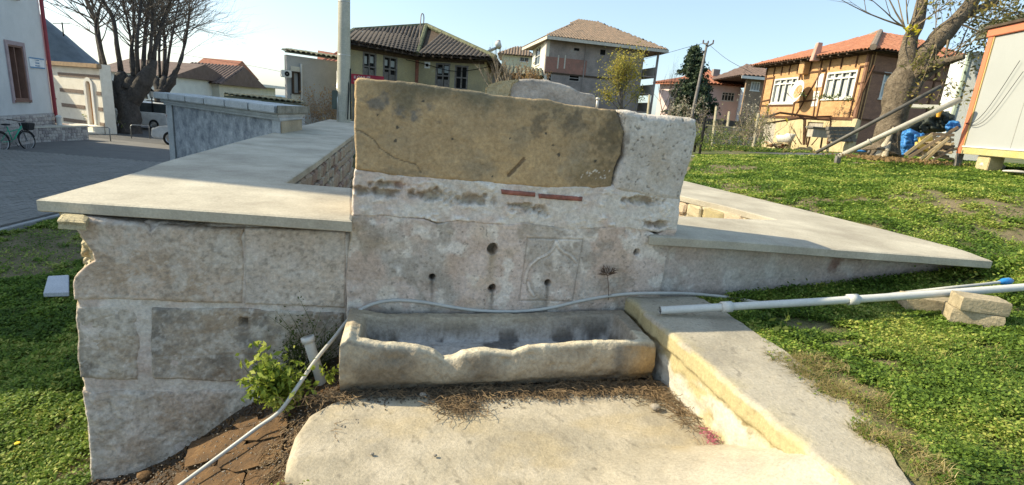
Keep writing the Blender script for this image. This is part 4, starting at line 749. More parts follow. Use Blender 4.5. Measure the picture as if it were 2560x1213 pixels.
# houses far left
def simple_house(name, label, pl, pr, zc, ytop, zbase, wallm, roofm, ov=.4, rise=1.6, dep=7, wins=(), cat='house', zc2=None, ridge='x', tiles=0, back=None):
    zc2 = zc2 or zc; a = PT(pl, ytop[0], zc); b = PT(pr, ytop[1], zc2); z1 = (a[2]+b[2])/2; t = thing(name, (a[0], a[1], zbase), label, cat); W = Wall(a, b, zbase, z1); hs = [box_px(W, *w[:4]) for w in wins]
    wall_mesh('wall', W, wallm, t, hs, .25); c = [W.p(0, -.26, 0), W.p(W.l, -.26, 0), W.p(W.l, -dep, 0), W.p(0, -dep, 0)] if back is None else [W.p(0, -.26, 0), W.p(W.l, -.26, 0), PT(back[1], 250, zc2+dep), PT(back[0], 250, zc+dep)]
    if np.cross(c[1]-c[0], c[2]-c[1])[2] < 0: c = c[::-1]
    solid('wall', t, c, zbase, z1-.02, wallm)
    for w, h in zip(wins, hs): window(t, W, h, **(w[4] if len(w) > 4 else {}))
    if roofm:
        e = [W.p(-ov, ov, z1), W.p(W.l+ov, ov, z1), W.p(W.l+ov, -dep-ov, z1), W.p(-ov, -dep-ov, z1)]
        if ridge == 'hip': r = [W.p(min(dep/2, W.l*.42), -dep/2, z1+rise), W.p(W.l-min(dep/2, W.l*.42), -dep/2, z1+rise)]
        elif ridge == 'x': r = [W.p(-ov, -dep/2, z1+rise), W.p(W.l+ov, -dep/2, z1+rise)]
        else: r = None
        if r is not None:
            fs = [(e[0], e[1], r[1], r[0]), (e[2], e[3], r[0], r[1]), (e[1], e[2], r[1]), (e[3], e[0], r[0])]
            q = MB(); 
            for f in fs: q.add(list(f), [tuple(range(len(f)))])
            q.add(e, [(3, 2, 1, 0)]); q.build('roof', roofm, t)
            if tiles:
                tube_roof('roof_tile', t, e[0], e[1], r[1], r[0], tiles, roofm)
                if ridge == 'hip': tube_roof('roof_tile', t, e[3], e[0], r[0], r[0], tiles, roofm); tube_roof('roof_tile', t, e[1], e[2], r[1], r[1], tiles, roofm)
        else: slope('roof', t, [p+np.array([0, 0, .3]) for p in e], roofm, .3)
    return t, W
RED = MATS['red_tile']; BRT = mat('brown_tile', (.17, .12, .10), (.12, .085, .07), sc=2, bump=.6); CRW = mat('cream_wall', (.62, .60, .50), (.54, .52, .44), sc=1.5, bump=.2)
def W_(a, b, c, d, **k): return (a, b, c, d, k)
simple_house('white_house', 'white house with plain walls behind the trunks of the two pollarded trees', 244, 425, 44, (178, 190), -2, mat('white_wall', (.66, .68, .64), (.58, .60, .57), sc=1.5, bump=.2), BRT, .4, 1.4, 9, [W_(272, 245, 297, 290, nx=1), W_(386, 258, 396, 285, nx=1), W_(350, 262, 360, 285), W_(300, 190, 310, 205)])
simple_house('white_house', 'long cream house with a dark brown tiled roof right of the second pollarded tree', 428, 548, 50, (199, 213), -2, CRW, BRT, .5, 1.9, 8, [W_(450, 223, 464, 236), W_(500, 226, 512, 240)], tiles=.35)
simple_house('white_house', 'white flat roofed house with a broad overhanging slab near the sea', 535, 604, 58, (206, 214), -3, mat('white_wall', (1, 1, 1)), WHT, 1.4, 0, 8, [W_(556, 218, 585, 236, nx=3, inner=INT)], ridge=None)
simple_house('white_house', 'white house with a steep orange tiled gable behind the brown roof', 470, 560, 66, (180, 192), -3, mat('white_wall', (1, 1, 1)), RED, .3, 2.2, 8)
simple_house('glazed_shop', 'low pale building with dark windows behind the parked cars', 343, 402, 40, (246, 251), -1.2, mat('white_wall', (1, 1, 1)), None, 0, 0, 5, [W_(350, 262, 366, 280, nx=1), W_(368, 263, 376, 280, nx=1)], 'building')

# ------------------------------------------------------------------ grey house with downpipe, behind the pole
G0, G1 = PT(722, 150, 27), PT(900, 170, 30)
gh, Wg = simple_house('grey_house', 'tall plain grey house wall with a narrow bay window and white drainpipe', 716, 900, 27, (139, 160), -2.5, mat('grey_wall', (.42, .42, .40), (.36, .36, .34), sc=1.5, bump=.3), None, 0, 0, 6, zc2=30, back=(724, 905))
a = Wg.p(-.15, .15, Wg.z1+.15); b = Wg.p(Wg.l, .15, Wg.z1+.15); c = Wg.p(Wg.l, -2.5, Wg.z1+.42); d = PT(722, 130, 29.5)*[1, 1, 0]+[0, 0, Wg.z1+.42]
slope('roof', gh, [a, b, c, d], MOSS, .06); tube_roof('roof_tile', gh, a, b, c, d, .28, MOSS)
q = MB(); x, z = Wg.at(751, 160); q.tube([Wg.p(x, .08, z), Wg.p(x, .08, -2)], .06, 8); q.build('drainpipe', WHT, gh)
x0, z1 = Wg.at(728, 178); x1, z0 = Wg.at(748, 236); q = MB(); Wg.box(q, x0-.05, x1, -2.4, z0, 0, .12); Wg.box(q, x0-.05, x1, z1, z1+.25, 0, .12); q.build('bay', CRW, gh); window(gh, Wg, (x0, x1, z0, z1), DKW, 2, .66, .02, inner=plain('pale_glass', (.5, .55, .52), .3), name='bay_window', frame_out=.2)
x, z = Wg.at(722, 186); ac = thing('air_conditioner', Wg.p(x, .3, z-.2), 'small air conditioner unit on the corner of the grey house', 'air conditioner'); q = MB(); q.box(Wg.p(x-.25, .25, z), (.26, .12, .18), (Wg.d, Wg.n, (0, 0, 1))); q.build('case', WHT, ac, bevel=.03); q = MB(); q.lathe(Wg.p(x-.25, .372, z), [(.02, 0), (.13, .01), (.13, -.02)], 12, (Wg.d, np.array([0, 0, 1.0]), Wg.n)); q.build('fan_grille', INT, ac)
t = thing('tiled_outbuilding', PT(840, 160, 34), 'broken brick gable with old roof tiles above the grey house', 'building')
a, b = PT(792, 158, 34), PT(850, 165, 34); c, d = PT(850, 135, 37), PT(795, 126, 37); slope('roof', t, [a, b, c, d], RED); tube_roof('roof_tile', t, a, b, c, d, .3, RED); q = MB(); q.prism([(a[0], a[1]+.3), (b[0], b[1]+.3), (c[0], c[1]-.1), (d[0], d[1]-.1)], -1, a[2]-.1); q.build('wall', MATS['rubble_b'], t)

# ------------------------------------------------------------------ old yellow house with dark barrel tiled roof
YW = mat('yellow_plaster', (.36, .315, .18), (.26, .24, .16), sc=1.2, fine=25, bump=.6, c3=(.37, .38, .29), bump2=.3); OT = mat('old_tile', (.12, .10, .085), (.055, .048, .04), sc=2.5, fine=15, bump=.8, c3=(.22, .19, .15))
A, B, C_ = PT(868, 105, 26), PT(1040, 135, 29.5), PT(1212, 152, 28.5)
zt = PT(1100, 141, 29)[2]; yh = thing('old_yellow_house', (B[0], B[1], -1), 'derelict yellow plastered house with broken windows under a mossy dark tiled roof', 'house')
W1 = Wall(A, B, -1, zt); W2 = Wall(B, C_, -1, zt)
h1 = [box_px(W1, 907, 128, 940, 205), box_px(W1, 958, 138, 992, 208)]; h2 = [box_px(W2, 1090, 157, 1123, 222), box_px(W2, 1138, 163, 1168, 226)]
wall_mesh('wall', W1, YW, yh, h1, .35); wall_mesh('wall', W2, YW, yh, h2, .35)
GT = mat('grey_timber', (.19, .18, .165), (.11, .10, .09), sc=7, bump=.6)
for W, hs in ((W1, h1), (W2, h2)):
    for i, h in enumerate(hs):
        o = window(yh, W, h, GT, 2, .5, .12, inner=INT, fw=.09); x0, x1, z0, z1 = h; ww = (x1-x0)/2; hh = (z1-z0)
        for j in range(2):
            if not (W is W2 and i == 1):
                q = MB(); W.box(q, x0+.09+ww*j*.95, x0+ww*(j+.9), z0+.09, z0+hh*random.uniform(.30, .46), -.10, -.07); q.build('board', GT, o)
                q = MB(); W.box(q, x0+.1+ww*j*.9, x0+ww*(j+.75), z0+hh*random.uniform(.55, .65), z0+hh*random.uniform(.78, .92), -.11, -.09); q.build('broken_pane', plain('milky_glass', (.34, .38, .38), .3), o)
back = [A+np.array([2, 9, 0]), C_+np.array([0, 8, 0])]
ins = [A-W1.n*.4, B-W1.n*.4-W2.n*.2, C_-W2.n*.4-W2.d*.1, back[1], back[0]]; solid('inner_wall', yh, ins, -1, zt-.05, YW)
OV = .65; eA = A+W1.n*OV-W1.d*.8; eB = B+(W1.n+W2.n)*OV*.55; eC = C_+W2.n*OV+W2.d*.8
for p in (eA, eB, eC): p[2] = zt
rL = PT(885, 78, 30.5); rR = PT(1066, 66, 32.5); bk0 = back[0]+np.array([-.6, .5, 0]); bk1 = back[1]+np.array([.8, .5, 0]); bk0[2] = bk1[2] = zt
q = MB()
qq = lambda s, f: (eA*(1-s)+eB*s)*(1-f)+(rL*(1-s)+rR*s)*f-np.array([0, 0, .10])
for i in range(6):
    for j in range(6): q.add([qq(i/6, j/6), qq((i+1)/6, j/6), qq((i+1)/6, (j+1)/6), qq(i/6, (j+1)/6)], [(0, 1, 2), (0, 2, 3)])
for f in ((eB, eC, rR), (eC, bk1, rR), (rR, bk1, bk0, rL), (bk0, eA, rL)): q.add([p-np.array([0, 0, .07]) for p in f], [tuple(range(len(f)))])
q.add([p-np.array([0, 0, .14]) for p in (eA, eB, eC, bk1, bk0)], [(4, 3, 2, 1, 0)]); q.build('roof_deck', DKW, yh)
tube_roof('roof_tile', yh, eA, eB, rR, rL, .27, OT, limit=150, bil=True); tube_roof('roof_tile', yh, eB, eC, rR, rR, .27, OT, limit=120); tube_roof('roof_tile', yh, eC, bk1, rR, rR, .27, OT, limit=30); tube_roof('roof_tile', yh, bk0, eA, rL, rL, .27, OT)
for a, b, nm in ((eB, rR, 14), (eA, rL, 14), (rL, rR, 9), (rR, eC, 18)):
    for k in range(nm):
        p0, p1 = a+(b-a)*k/nm, a+(b-a)*(k+1.1)/nm; q = MB(); q.tube([p0+[0, 0, .05], p1+[0, 0, .08]], [.15, .12], 7); q.build('ridge_tile', mat('mossy_green_tile', (.16, .17, .10), (.08, .09, .05), sc=4, bump=.8), yh)
for W, x0, x1 in ((W1, 0, W1.l), (W2, 0, W2.l)):
    q = MB(); W.box(q, x0, x1, zt-.28, zt-.12, 0, .10); q.build('eave_board', DKW, yh)
    for k in range(int(W.l/.55)): q = MB(); W.box(q, .2+k*.55, .3+k*.55, zt-.12, zt-.02, -.1, OV); q.build('rafter', DKW, yh)
x, z = W2.at(1063, 155); q = MB(); W2.box(q, x-.02, x+.32, z-.34, z, 0, .04); v = q.build('vent_plate', WHT, yh); q = MB(); q.lathe(W2.p(x+.15, .045, z-.17), [(0.0, .01), (.09, .01), (.09, -.02)], 12, (W2.d, np.array([0, 0, 1.0]), W2.n)); q.build('vent_hole', INT, v)
x, z = W2.at(1043, 140); q = MB(); W2.box(q, x-.06, x+.12, -1, z, 0, .05); q.build('exposed_brick', mat('red_brick_patch', (.30, .12, .08), (.16, .08, .06), sc=9, bump=1), yh)
c = [p for p in spline([W1.p(W1.l-.9, .2, zt-.35), W2.p(.6, .2, zt-.45), W2.p(2.6, .2, zt-.75), W2.p(5, .2, zt-.30)], 5)]; q = MB(); q.tube(c, .02, 4); q.build('cable', INT, yh)
mp_ = MB(); b0 = PT(1048, 108, 29.5); t0 = PT(1053, 38, 29.5); mp_.tube(spline([b0-np.array([0, 0, .5]), b0+(t0-b0)*.5, t0, t0+np.array([.12, 0, .05]), t0+np.array([.16, 0, -.15]), t0+np.array([.15, 0, -.45])], 4), .03, 6); tag(mp_.build('aerial_pole', plain('rust_pipe', (.2, .17, .15), .6, .4)), 'thin hooked metal mast on the dark tiled roof of the yellow house', 'mast')

# ------------------------------------------------------------------ signs, concrete pole
rs = thing('red_sign', PT(890, 260, 16), 'dark red notice board with white lettering behind the fountain top', 'sign')
a, b = PT(876, 184, 16), PT(960, 196, 16.2); Wr = Wall(a, b, a[2]-.30, a[2]); q = MB(); Wr.box(q, 0, Wr.l, Wr.z0, Wr.z1, 0, .02); q.build('board', plain('sign_red', (.33, .02, .045), .5), rs)
for x in (.06, Wr.l-.1): q = MB(); Wr.box(q, x, x+.05, -1, Wr.z0+.1, -.06, -.01); q.build('post', GT, rs)
text('lettering', 'KONUT', .14, plain('sign_letter', (.75, .7, .7), .5), rs, frame_on(Wr.p(.10, .023, Wr.z1-.10), Wr.d), 'LEFT'); text('lettering', 'PROJE ALANI', .055, MATS['sign_letter'], rs, frame_on(Wr.p(.10, .023, Wr.z1-.215), Wr.d), 'LEFT')
cp = thing('concrete_pole', PT(860, 310, 15.2), 'thick round concrete utility pole at the far end of the cement capped wall', 'pole')
pb, ptp = PT(859, 296, 15.2), PT(863, -170, 15.2); ptp[:2] = pb[:2]+(ptp-pb)[:2]*.4; q = MB(); q.tube([pb-np.array([0, 0, 1.8]), pb, (pb+ptp)/2, ptp], [.20, .195, .17, .145], 20); q.build('shaft', mat('pole_concrete', (.46, .44, .36), (.38, .37, .30), sc=2, fine=40, bump=.4, c3=(.50, .47, .38)), cp, True)
for i, y in enumerate((13, 140, 277)): p = PT(860, y, 15.2); q = MB(); rr0 = .20-.012*(3-i); q.lathe([pb[0]+(ptp-pb)[0]*(p[2]-pb[2])/(ptp-pb)[2], pb[1]+(ptp-pb)[1]*(p[2]-pb[2])/(ptp-pb)[2], p[2]], [(rr0, -.012), (rr0+.008, 0), (rr0, .012)], 20); q.build('strap', plain('steel_strap', (.62, .62, .6), .3, .8), cp)
P = [PT(x, y, 14.98) for x, y in ((850, -90), (849, 0), (846, 80), (846, 150), (853, 170), (865, 190), (872, 215), (871, 250), (869, 299))]; q = MB(); q.tube(spline(P, 4), .018, 6); q.build('cable', plain('black_cable', (.015, .015, .015), .5), cp, True)
for x, y0, r in ((843, 178, .016), (876, 172, .02)): q = MB(); q.tube([PT(x, y0, 15.0), PT(x+1, 298, 15.0)], r, 6); q.build('conduit', MATS['steel_strap'] if x == 843 else MATS['black_cable'], cp, True)
q = MB(); a, b = PT(834, 226, 15.1), PT(846, 274, 15.1); q.box((a+b)/2, (abs(b-a)[0]/2, .1, abs(b-a)[2]/2)); q.build('meter_box', plain('green_grey_box', (.09, .11, .09), .5), cp, bevel=.02)

# ------------------------------------------------------------------ three storey derelict house
GW = mat('grey_render', (.33, .285, .26), (.21, .185, .17), sc=1.0, fine=20, bump=.5, c3=(.38, .36, .34)); RB = mat('pink_brick', (.33, .17, .13), (.24, .15, .12), sc=1.5, fine=18, bump=.7, c3=(.36, .28, .25)); RT3 = mat('weathered_tile', (.24, .17, .12), (.15, .12, .09), sc=2, fine=12, bump=.8, c3=(.31, .23, .15))
A, B = PT(1368, 100, 48), PT(1612, 130, 50); S_ = PT(1334, 108, 56); zt = PT(1450, 106, 49)[2]; dh = thing('three_storey_house', (A[0], A[1], -1), 'derelict three storey house with patched brick and grey render side wall and hipped tile roof', 'house')
Wf = Wall(A, B, -1, zt); Ws = Wall(S_, A, -1, zt); hf = [box_px(Wf, 1500, 122, 1514, 140), box_px(Wf, 1423, 186, 1448, 205), box_px(Wf, 1366, 184, 1378, 205), box_px(Wf, 1434, 118, 1450, 130)]; hs = [box_px(Ws, 1340, 122, 1349, 160), box_px(Ws, 1337, 175, 1346, 195)]
wall_mesh('wall', Wf, GW, dh, hf, .3); wall_mesh('wall', Ws, mat('cream_wall', (1, 1, 1)), dh, hs, .3); solid('inner_wall', dh, [A-Ws.n*.35-Wf.n*.35, B-Wf.n*.35, B-Wf.n*9, S_-Ws.n*.35], -1, zt-.05, GW)
for h in hf[:1]+hf[3:]: window(dh, Wf, h, GW, 1, None, .1, sill=False, inner=INT)
for h in hf[1:3]: window(dh, Wf, h, plain('broken_white', (.4, .38, .35), .8), 1, .5, .15, sill=False, inner=INT)
for h in hs: window(dh, Ws, h, WHT, 2, .5, .08)
x0, z1 = Wf.at(1372, 102); x1, z0 = Wf.at(1462, 222); q = MB(); Wf.box(q, .05, x1*.98, Wf.at(1400, 184)[1], zt-1.6, .003, .03); q.build('brick_panel', RB, dh)
xs_ = Wf.at(1400, 150)[0]
for px in (1395, 1412): x, z = Wf.at(px, 138); q = MB(); Wf.box(q, x, x+.12, Wf.at(px, 172)[1], z, .03, .06); q.build('batten', mat('pale_cement', (1, 1, 1)), dh)
for py in (184,): x, z = Wf.at(1400, py); q = MB(); Wf.box(q, 0, Wf.l*.7, z-.1, z+.05, .031, .07); q.build('floor_band', DKW, dh)
x, _ = Wf.at(1464, 130); q = MB(); Wf.box(q, x-.05, x+.05, 0, zt, .031, .08); q.build('corner_strip', GW, dh)
xe = Wf.at(1598, 150)[0]; e = Wf.l
for py in (188, 232, 278):
    x, z = Wf.at(1600, py); q = MB(); Wf.box(q, e-.0, e+1.5, z-.12, z, -6, .1); q.build('balcony_slab', GW, dh); q = MB(); Wf.box(q, e+1.42, e+1.5, z+.002, z+.9, -6, .05); q.build('balcony_panel', mat('cream_wall', (1, 1, 1)), dh)
q = MB(); q.tube([Wf.p(e+1.4, .05, -1), Wf.p(e+1.4, .05, zt)], .12, 6); q.build('balcony_post', GW, dh)
ev = [Ws.p(-.6, 1.2, zt), Wf.p(-.3, 1.1, zt), Wf.p(Wf.l+2.0, .9, zt), Wf.p(Wf.l+2.0, -10, zt), Ws.p(-1, -8, zt)]; r0 = PT(1450, 52, 55); r1 = PT(1492, 55, 56)
ev[0] = Ws.p(-.8, 1.1, zt); q = MB()
for f in ((ev[0], ev[1], r0), (ev[1], ev[2], r1, r0), (ev[2], ev[3], r1), (ev[3], ev[4], r0, r1), (ev[4], ev[0], r0)): q.add([p-np.array([0, 0, .05]) for p in f], [tuple(range(len(f)))])
q.add([p-np.array([0, 0, .16]) for p in ev], [(0, 1, 2, 3, 4)]); q.build('roof', RT3, dh); tube_roof('roof_tile', dh, ev[1], ev[2], r1, r0, .30, RT3); tube_roof('roof_tile', dh, ev[0], ev[1], r0, r0, .30, RT3); tube_roof('roof_tile', dh, ev[2], ev[3], r1, r1, .30, RT3)
for a, b in zip(ev[:3], ev[1:4]): q = MB(); q.bar(a-np.array([0, 0, .1]), b-np.array([0, 0, .1]), .06, .28); q.build('fascia', mat('pale_cement', (1, 1, 1)), dh)

# other houses
PKW = mat('pink_wall', (.72, .58, .56), (.64, .52, .50), sc=1.5, bump=.2)
ph, Wk = simple_house('pink_house', 'pale pink house with white windows and orange tiled roof behind the fir tree', 1728, 1852, 56, (203, 222), -1, PKW, RED, .6, 1.9, 10, [W_(1806, 230, 1834, 254, nx=4, tr=.7), W_(1740, 225, 1748, 247, nx=1)], ridge='hip', tiles=.4, back=(1728, 1858))
sp = PT(1650, 210, 60); Wk2 = Wall(sp, Wk.p(0, 0, 0), -1, Wk.z1); hh_ = [box_px(Wk2, 1678, 222, 1690, 245)]; wall_mesh('wall', Wk2, PKW, ph, hh_, .25); window(ph, Wk2, hh_[0]); q = MB(); q.prism([tuple(p[:2]) for p in (Wk2.p(.2, -.3, 0), Wk2.p(Wk2.l, -.3, 0), Wk2.p(Wk2.l, -5, 0), Wk2.p(.2, -5, 0))][::1], -1, Wk.z1-.1); q.build('wall', PKW, ph)
e = [Wk2.p(-.5, .6, Wk.z1), Wk2.p(Wk2.l+.2, .6, Wk.z1), Wk2.p(Wk2.l+.2, -5, Wk.z1+1.2), Wk2.p(-.5, -5, Wk.z1+1.2)]; slope('roof', ph, e, RED, .15); tube_roof('roof_tile', ph, *e, .4, RED)
for py in (262, 285): x, z = Wk2.at(1690, py); q = MB(); Wk2.box(q, x-.9, x+.9, z-.1, z, 0, .8); Wk2.box(q, x-.9, x+.9, z+.002, z+.5, .74, .8); q.build('balcony', PKW, ph)
q = MB(); c = PT(1787, 195, 58); q.box(c, (.35, .35, .9)); q.build('chimney', GW, ph)
simple_house('small_far_house', 'small cream house with orange tile roof beyond the solar heater', 1256, 1332, 72, (138, 142), -1, mat('green_cream', (.56, .58, .44), (.48, .5, .38), sc=1.5, bump=.2), RT3, .6, 1.6, 8, [W_(1300, 142, 1322, 156, nx=2)], ridge='hip', tiles=.4)
bh, Wb = simple_house('brown_house', 'tall brown brick house with white eaves behind the timber framed house', 1868, 1960, 50, (196, 196), -1, mat('brown_render', (.30, .22, .155), (.22, .16, .11), sc=2, bump=.5), BRT, .8, 1.5, 8, [W_(1879, 204, 1897, 228, nx=3, inner=CURT)], ridge='hip', tiles=.4, back=(1868, 1965))
q = MB(); Wb.box(q, -.9, Wb.l+.8, Wb.z1-.25, Wb.z1+.0, .8, .86); q.build('fascia', WHT, bh)
simple_house('low_brown_house', 'low dark house with rough walls between the yellow house and the three storey house', 1212, 1345, 42, (182, 192), -1, GT, MOSS, .5, .9, 8, tiles=.35)
# solar heater on roof
sh = thing('solar_water_heater', PT(1235, 140, 38), 'white solar water heater with tilted panel on a metal frame above the roofs', 'solar heater')
q = MB(); q.bar(PT(1218, 130, 38), PT(1243, 119, 38), .08, 1.0, (0, 1, 0)); q.build('panel', plain('pale_panel', (.5, .55, .6), .3), sh); q = MB(); c = PT(1246, 113, 38); q.tube([c-np.array([.0, .7, 0]), c+np.array([.0, .7, 0])], .22, 12); q.build('tank', WHT, sh, True); q = MB(); q.tube([PT(1247, 108, 37.5), PT(1247, 102, 37.5)], .12, 8); q.build('header_tank', RED, sh)
for x in (1225, 1240, 1250): q = MB(); q.tube([PT(x, 146, 38), PT(x, 118, 38)], .03, 5); q.build('frame_leg', INT, sh)

# ------------------------------------------------------------------ timber framed brick house
BK = mat('orange_brick', (.50, .31, .15), (.42, .24, .11), sc=2.2, fine=14, bump=.8, c3=(.58, .40, .21), stretch=(1, 1, 2.6)); BKD = mat('brown_brick', (.27, .15, .10), (.20, .11, .08), sc=2.2, fine=14, bump=.8, stretch=(1, 1, 2.6)); TM = mat('frame_timber', (.12, .06, .032), (.07, .035, .02), sc=6, bump=.6); OR = mat('orange_tile', (.46, .20, .11), (.34, .14, .08), sc=2.5, fine=14, bump=.8, c3=(.50, .28, .17))
A, B = PT(1918, 175, 33), PT(2180, 135, 24.5); zt = (PT(1930, 168, 32.5)[2]+PT(2170, 128, 25)[2])/2; S2 = B+(PT(2450, 250, 26.5)-PT(2180, 250, 24.5))*[1, 1, 0]; zb_ = .5
zfl = (PT(1900, 292, 32.5)[2]+PT(2140, 300, 25)[2])/2
fh = thing('timber_framed_house', (B[0], B[1], .5), 'orange brick house with dark timber framing, white windows and orange tiled roof', 'house')
Wm = Wall(A, B, zfl, zt); Wlo = Wall(A, B, zb_, zfl-.002); Wsd = Wall(B, S2, zb_, zt)
wl = box_px(Wm, 1938, 198, 1984, 258); wr_ = box_px(Wm, 2070, 182, 2130, 246); hsd = box_px(Wsd, 2212, 180, 2232, 250)
hs_ = [wl, wr_]; wall_mesh('upper_wall', Wm, BK, fh, hs_, .25)
RUBY = mat('yellow_render', (.52, .44, .26), (.42, .34, .20), sc=2, bump=.6, c3=(.58, .5, .33))
dl = [box_px(Wlo, 1906, 305, 1930, 362), box_px(Wlo, 2020, 305, 2052, 340)]; wall_mesh('lower_wall', Wlo, RUBY, fh, dl, .25); wall_mesh('side_wall', Wsd, BKD, fh, [hsd], .25)
solid('inner_wall', fh, [A-Wm.n*.3, B-Wm.n*.3-Wsd.n*.3, S2-Wsd.n*.3, A-Wm.n*8+Wm.d*1], zb_, zt-.05, BKD)
window(fh, Wm, wl, WHT, 4, .78, .1, inner=GLS, curtain=True, fw=.09); window(fh, Wm, wr_, WHT, 4, .76, .1, inner=GLS, curtain=True, fw=.09); window(fh, Wsd, hsd, WHT, 1, .6, .1, fw=.08, inner=plain('pale_blue_glass', (.35, .40, .43), .2))
for h in dl: o = MB(); Wlo.box(o, h[0], h[1], h[2], h[3], -.12, -.08); o.build('door', mat('grey_door', (.42, .39, .33), (.30, .27, .22), sc=3, stretch=(3, 3, .5)), fh)
def beam(x0, z0, x1, z1, w=.09, W=Wm): q = MB(); q.bar(W.p(x0, .015, z0), W.p(x1, .015, z1), .06, w, W.d if False else np.cross(W.p(x1, 0, z1)-W.p(x0, 0, z0), W.n)); q.build('beam', TM, fh)
l_ = Wm.l; hz = zt-zfl; za = zt-.75
beam(0, za, wl[0]-.1, za); beam(wl[1]+.1, za+.08, wr_[0]-.15, za+.1); beam(wr_[1]+.1, za+.1, l_, za+.1); beam(0, zfl+.05, l_, zfl+.05, .14); beam(0, zt-.06, l_, zt-.06, .12)
for x in (.05, l_-.05): beam(x, zfl, x, zt, .13)
k = 0.0
for f in (.10, .19, .28, .37, .50, .60, .68, .78, .90): beam(f*l_, za+.1, f*l_, zt-.1, .07)
for x in (wl[0]-.1, wl[1]+.12, wr_[0]-.12, wr_[1]+.12): beam(x, zfl+.1, x, za+.1, .08)
beam(wl[1]+.25, za, wl[1]+1.0, zfl+.9, .08); beam(wl[1]+1.9, za, wl[1]+.4, zfl+.1, .08); beam(wr_[1]+1.0, za+.1, wr_[1]+.3, zfl+.2, .08); beam(wr_[0]-.7, za, wr_[0]-.4, zfl+.1, .08); beam(.1, zfl+1.0, wl[0]-.1, zfl+1.1, .07); beam(0, wl[2]-.12, wl[1]+.1, wl[2]-.12, .09); beam(wr_[1]+.2, (za+wr_[2])/2, l_, (za+wr_[2])/2+.05, .08); beam(wl[1]+.15, zfl+.9, wr_[0]-.4, zfl+1.0, .08)
for zz in (zfl+.05, zt-.9, zt-.1): beam(0, zz, Wsd.l, zz, .09, Wsd)
for f in (.02, .3, .62, .9): beam(f*Wsd.l, zfl, f*Wsd.l, zt, .10, Wsd)
for h, nm in (((wr_[0]-.75, wr_[0]-.25, za-.75, za-.05), 'white_panel'), ((wr_[0]-.80, wr_[0]-.30, za-1.75, za-.95), 'white_panel')): q = MB(); Wm.box(q, *h, 0, .03); q.build(nm, WHT, fh)
xch, zch = Wm.at(2026, 140); q = MB(); Wm.box(q, xch-.25, xch+.25, Wm.at(2026, 186)[1], zt+.1, .02, .4); q.build('flue', BK, fh, bevel=.02)
OVh = .75; e0 = Wm.p(-.7, OVh, zt); e1 = B+(Wm.n+Wsd.n)*OVh*.9; e1[2] = zt; e2 = Wsd.p(Wsd.l+.5, OVh, zt); e3 = A-Wm.n*8.5; e3[2] = zt; ra = PT(2200, 83, 29); ra = ra; mid_ = (A-Wm.n*4+Wm.d*3); rb = np.array([mid_[0], mid_[1], ra[2]-.1]); rc = S2-Wsd.n*4; rc[2] = ra[2]
q = MB()
for f in ((e0, e1, ra, rb), (e1, e2, rc, ra), (e3, e0, rb), (e2, e3+[9, 3, 0], rc), (e3, rb, ra, rc, e3+[9, 3, 0])): q.add([p-np.array([0, 0, .05]) for p in f], [tuple(range(len(f)))])
q.build('roof_deck', DKW, fh); tube_roof('roof_tile', fh, e0, e1, ra, rb, .24, OR, limit=0); tube_roof('roof_tile', fh, e1, e2, rc, ra, .24, OR); tube_roof('roof_tile', fh, e3, e0, rb, rb, .24, OR)
for k in range(14): p0 = e1+(ra-e1)*k/14; p1 = e1+(ra-e1)*(k+1.1)/14; q = MB(); q.tube([p0+[0, 0, .08], p1+[0, 0, .1]], [.15, .12], 7); q.build('ridge_tile', mat('grey_ridge', (.30, .24, .19), (.2, .16, .12), sc=4), fh)
for k in range(16): p0 = rb+(ra-rb)*k/16; p1 = rb+(ra-rb)*(k+1.1)/16; q = MB(); q.tube([p0+[0, 0, .08], p1+[0, 0, .1]], [.14, .12], 7); q.build('ridge_tile', MATS['grey_ridge'], fh)
for k in range(int(Wm.l/.6)): q = MB(); Wm.box(q, .1+k*.6, .2+k*.6, zt-.12, zt-.03, 0, OVh-.1); q.build('rafter', DKW, fh)
q = MB(); Wm.box(q, 0, Wm.l, zt-.02, zt-.005, 0, OVh-.05); Wsd.box(q, 0, Wsd.l, zt-.02, zt-.005, 0, OVh-.05); q.build('soffit', DKW, fh)
c = PT(2044, 128, 27.5); q = MB(); q.hexa([c+np.array(p) for p in ((-.24, -.15, -.5), (.14, -.15, -.5), (.14, .2, -.5), (-.24, .2, -.5))], [c+np.array(p) for p in ((-.10, -.12, .42), (.14, -.12, .42), (.14, .15, .42), (-.10, .15, .42))]); q.build('chimney', mat('pink_chimney', (.50, .30, .24), (.42, .25, .2), sc=4), fh, bevel=.02)
# satellite dish
x, z = Wm.at(2016, 231); c = Wm.p(x, .55, z); ax = -Wm.n*.6+FWD*-.0; nrm = (Wm.n*.9+np.array([-.45, 0, .25])); nrm /= np.linalg.norm(nrm); a_ = np.cross(nrm, (0, 0, 1)); a_ /= np.linalg.norm(a_); b_ = np.cross(nrm, a_)
sd = thing('satellite_dish', c, 'round white satellite dish with a rusty orange patch on the brick house wall', 'satellite dish'); q = MB(); prof = [(.01+.62*k/8, .16*(k/8)**2-.1) for k in range(9)]; q.lathe(c, prof, 24, (a_, b_, nrm)); q.lathe(c-nrm*.02, [(r, z) for r, z in prof[::-1]], 24, (a_, b_, nrm)); q.build('dish', WHT, sd, True)
q = MB(); q.lathe(c+nrm*.012, [(.01+.36*k/5, .16*((.01+.36*k/5)/.62)**2-.1) for k in range(6)], 14, (a_, b_, nrm)); q.build('rust_patch', mat('rust_orange', (.48, .20, .06), (.55, .38, .25), sc=7), sd, True)
q = MB(); q.tube([c+b_*.5, c+nrm*.6+b_*.2], .02, 5); q.build('feed_arm', GT, sd); q = MB(); q.tube([c-nrm*.1, Wm.p(x, 0, z-.2)], .03, 6); q.build('bracket', GT, sd)
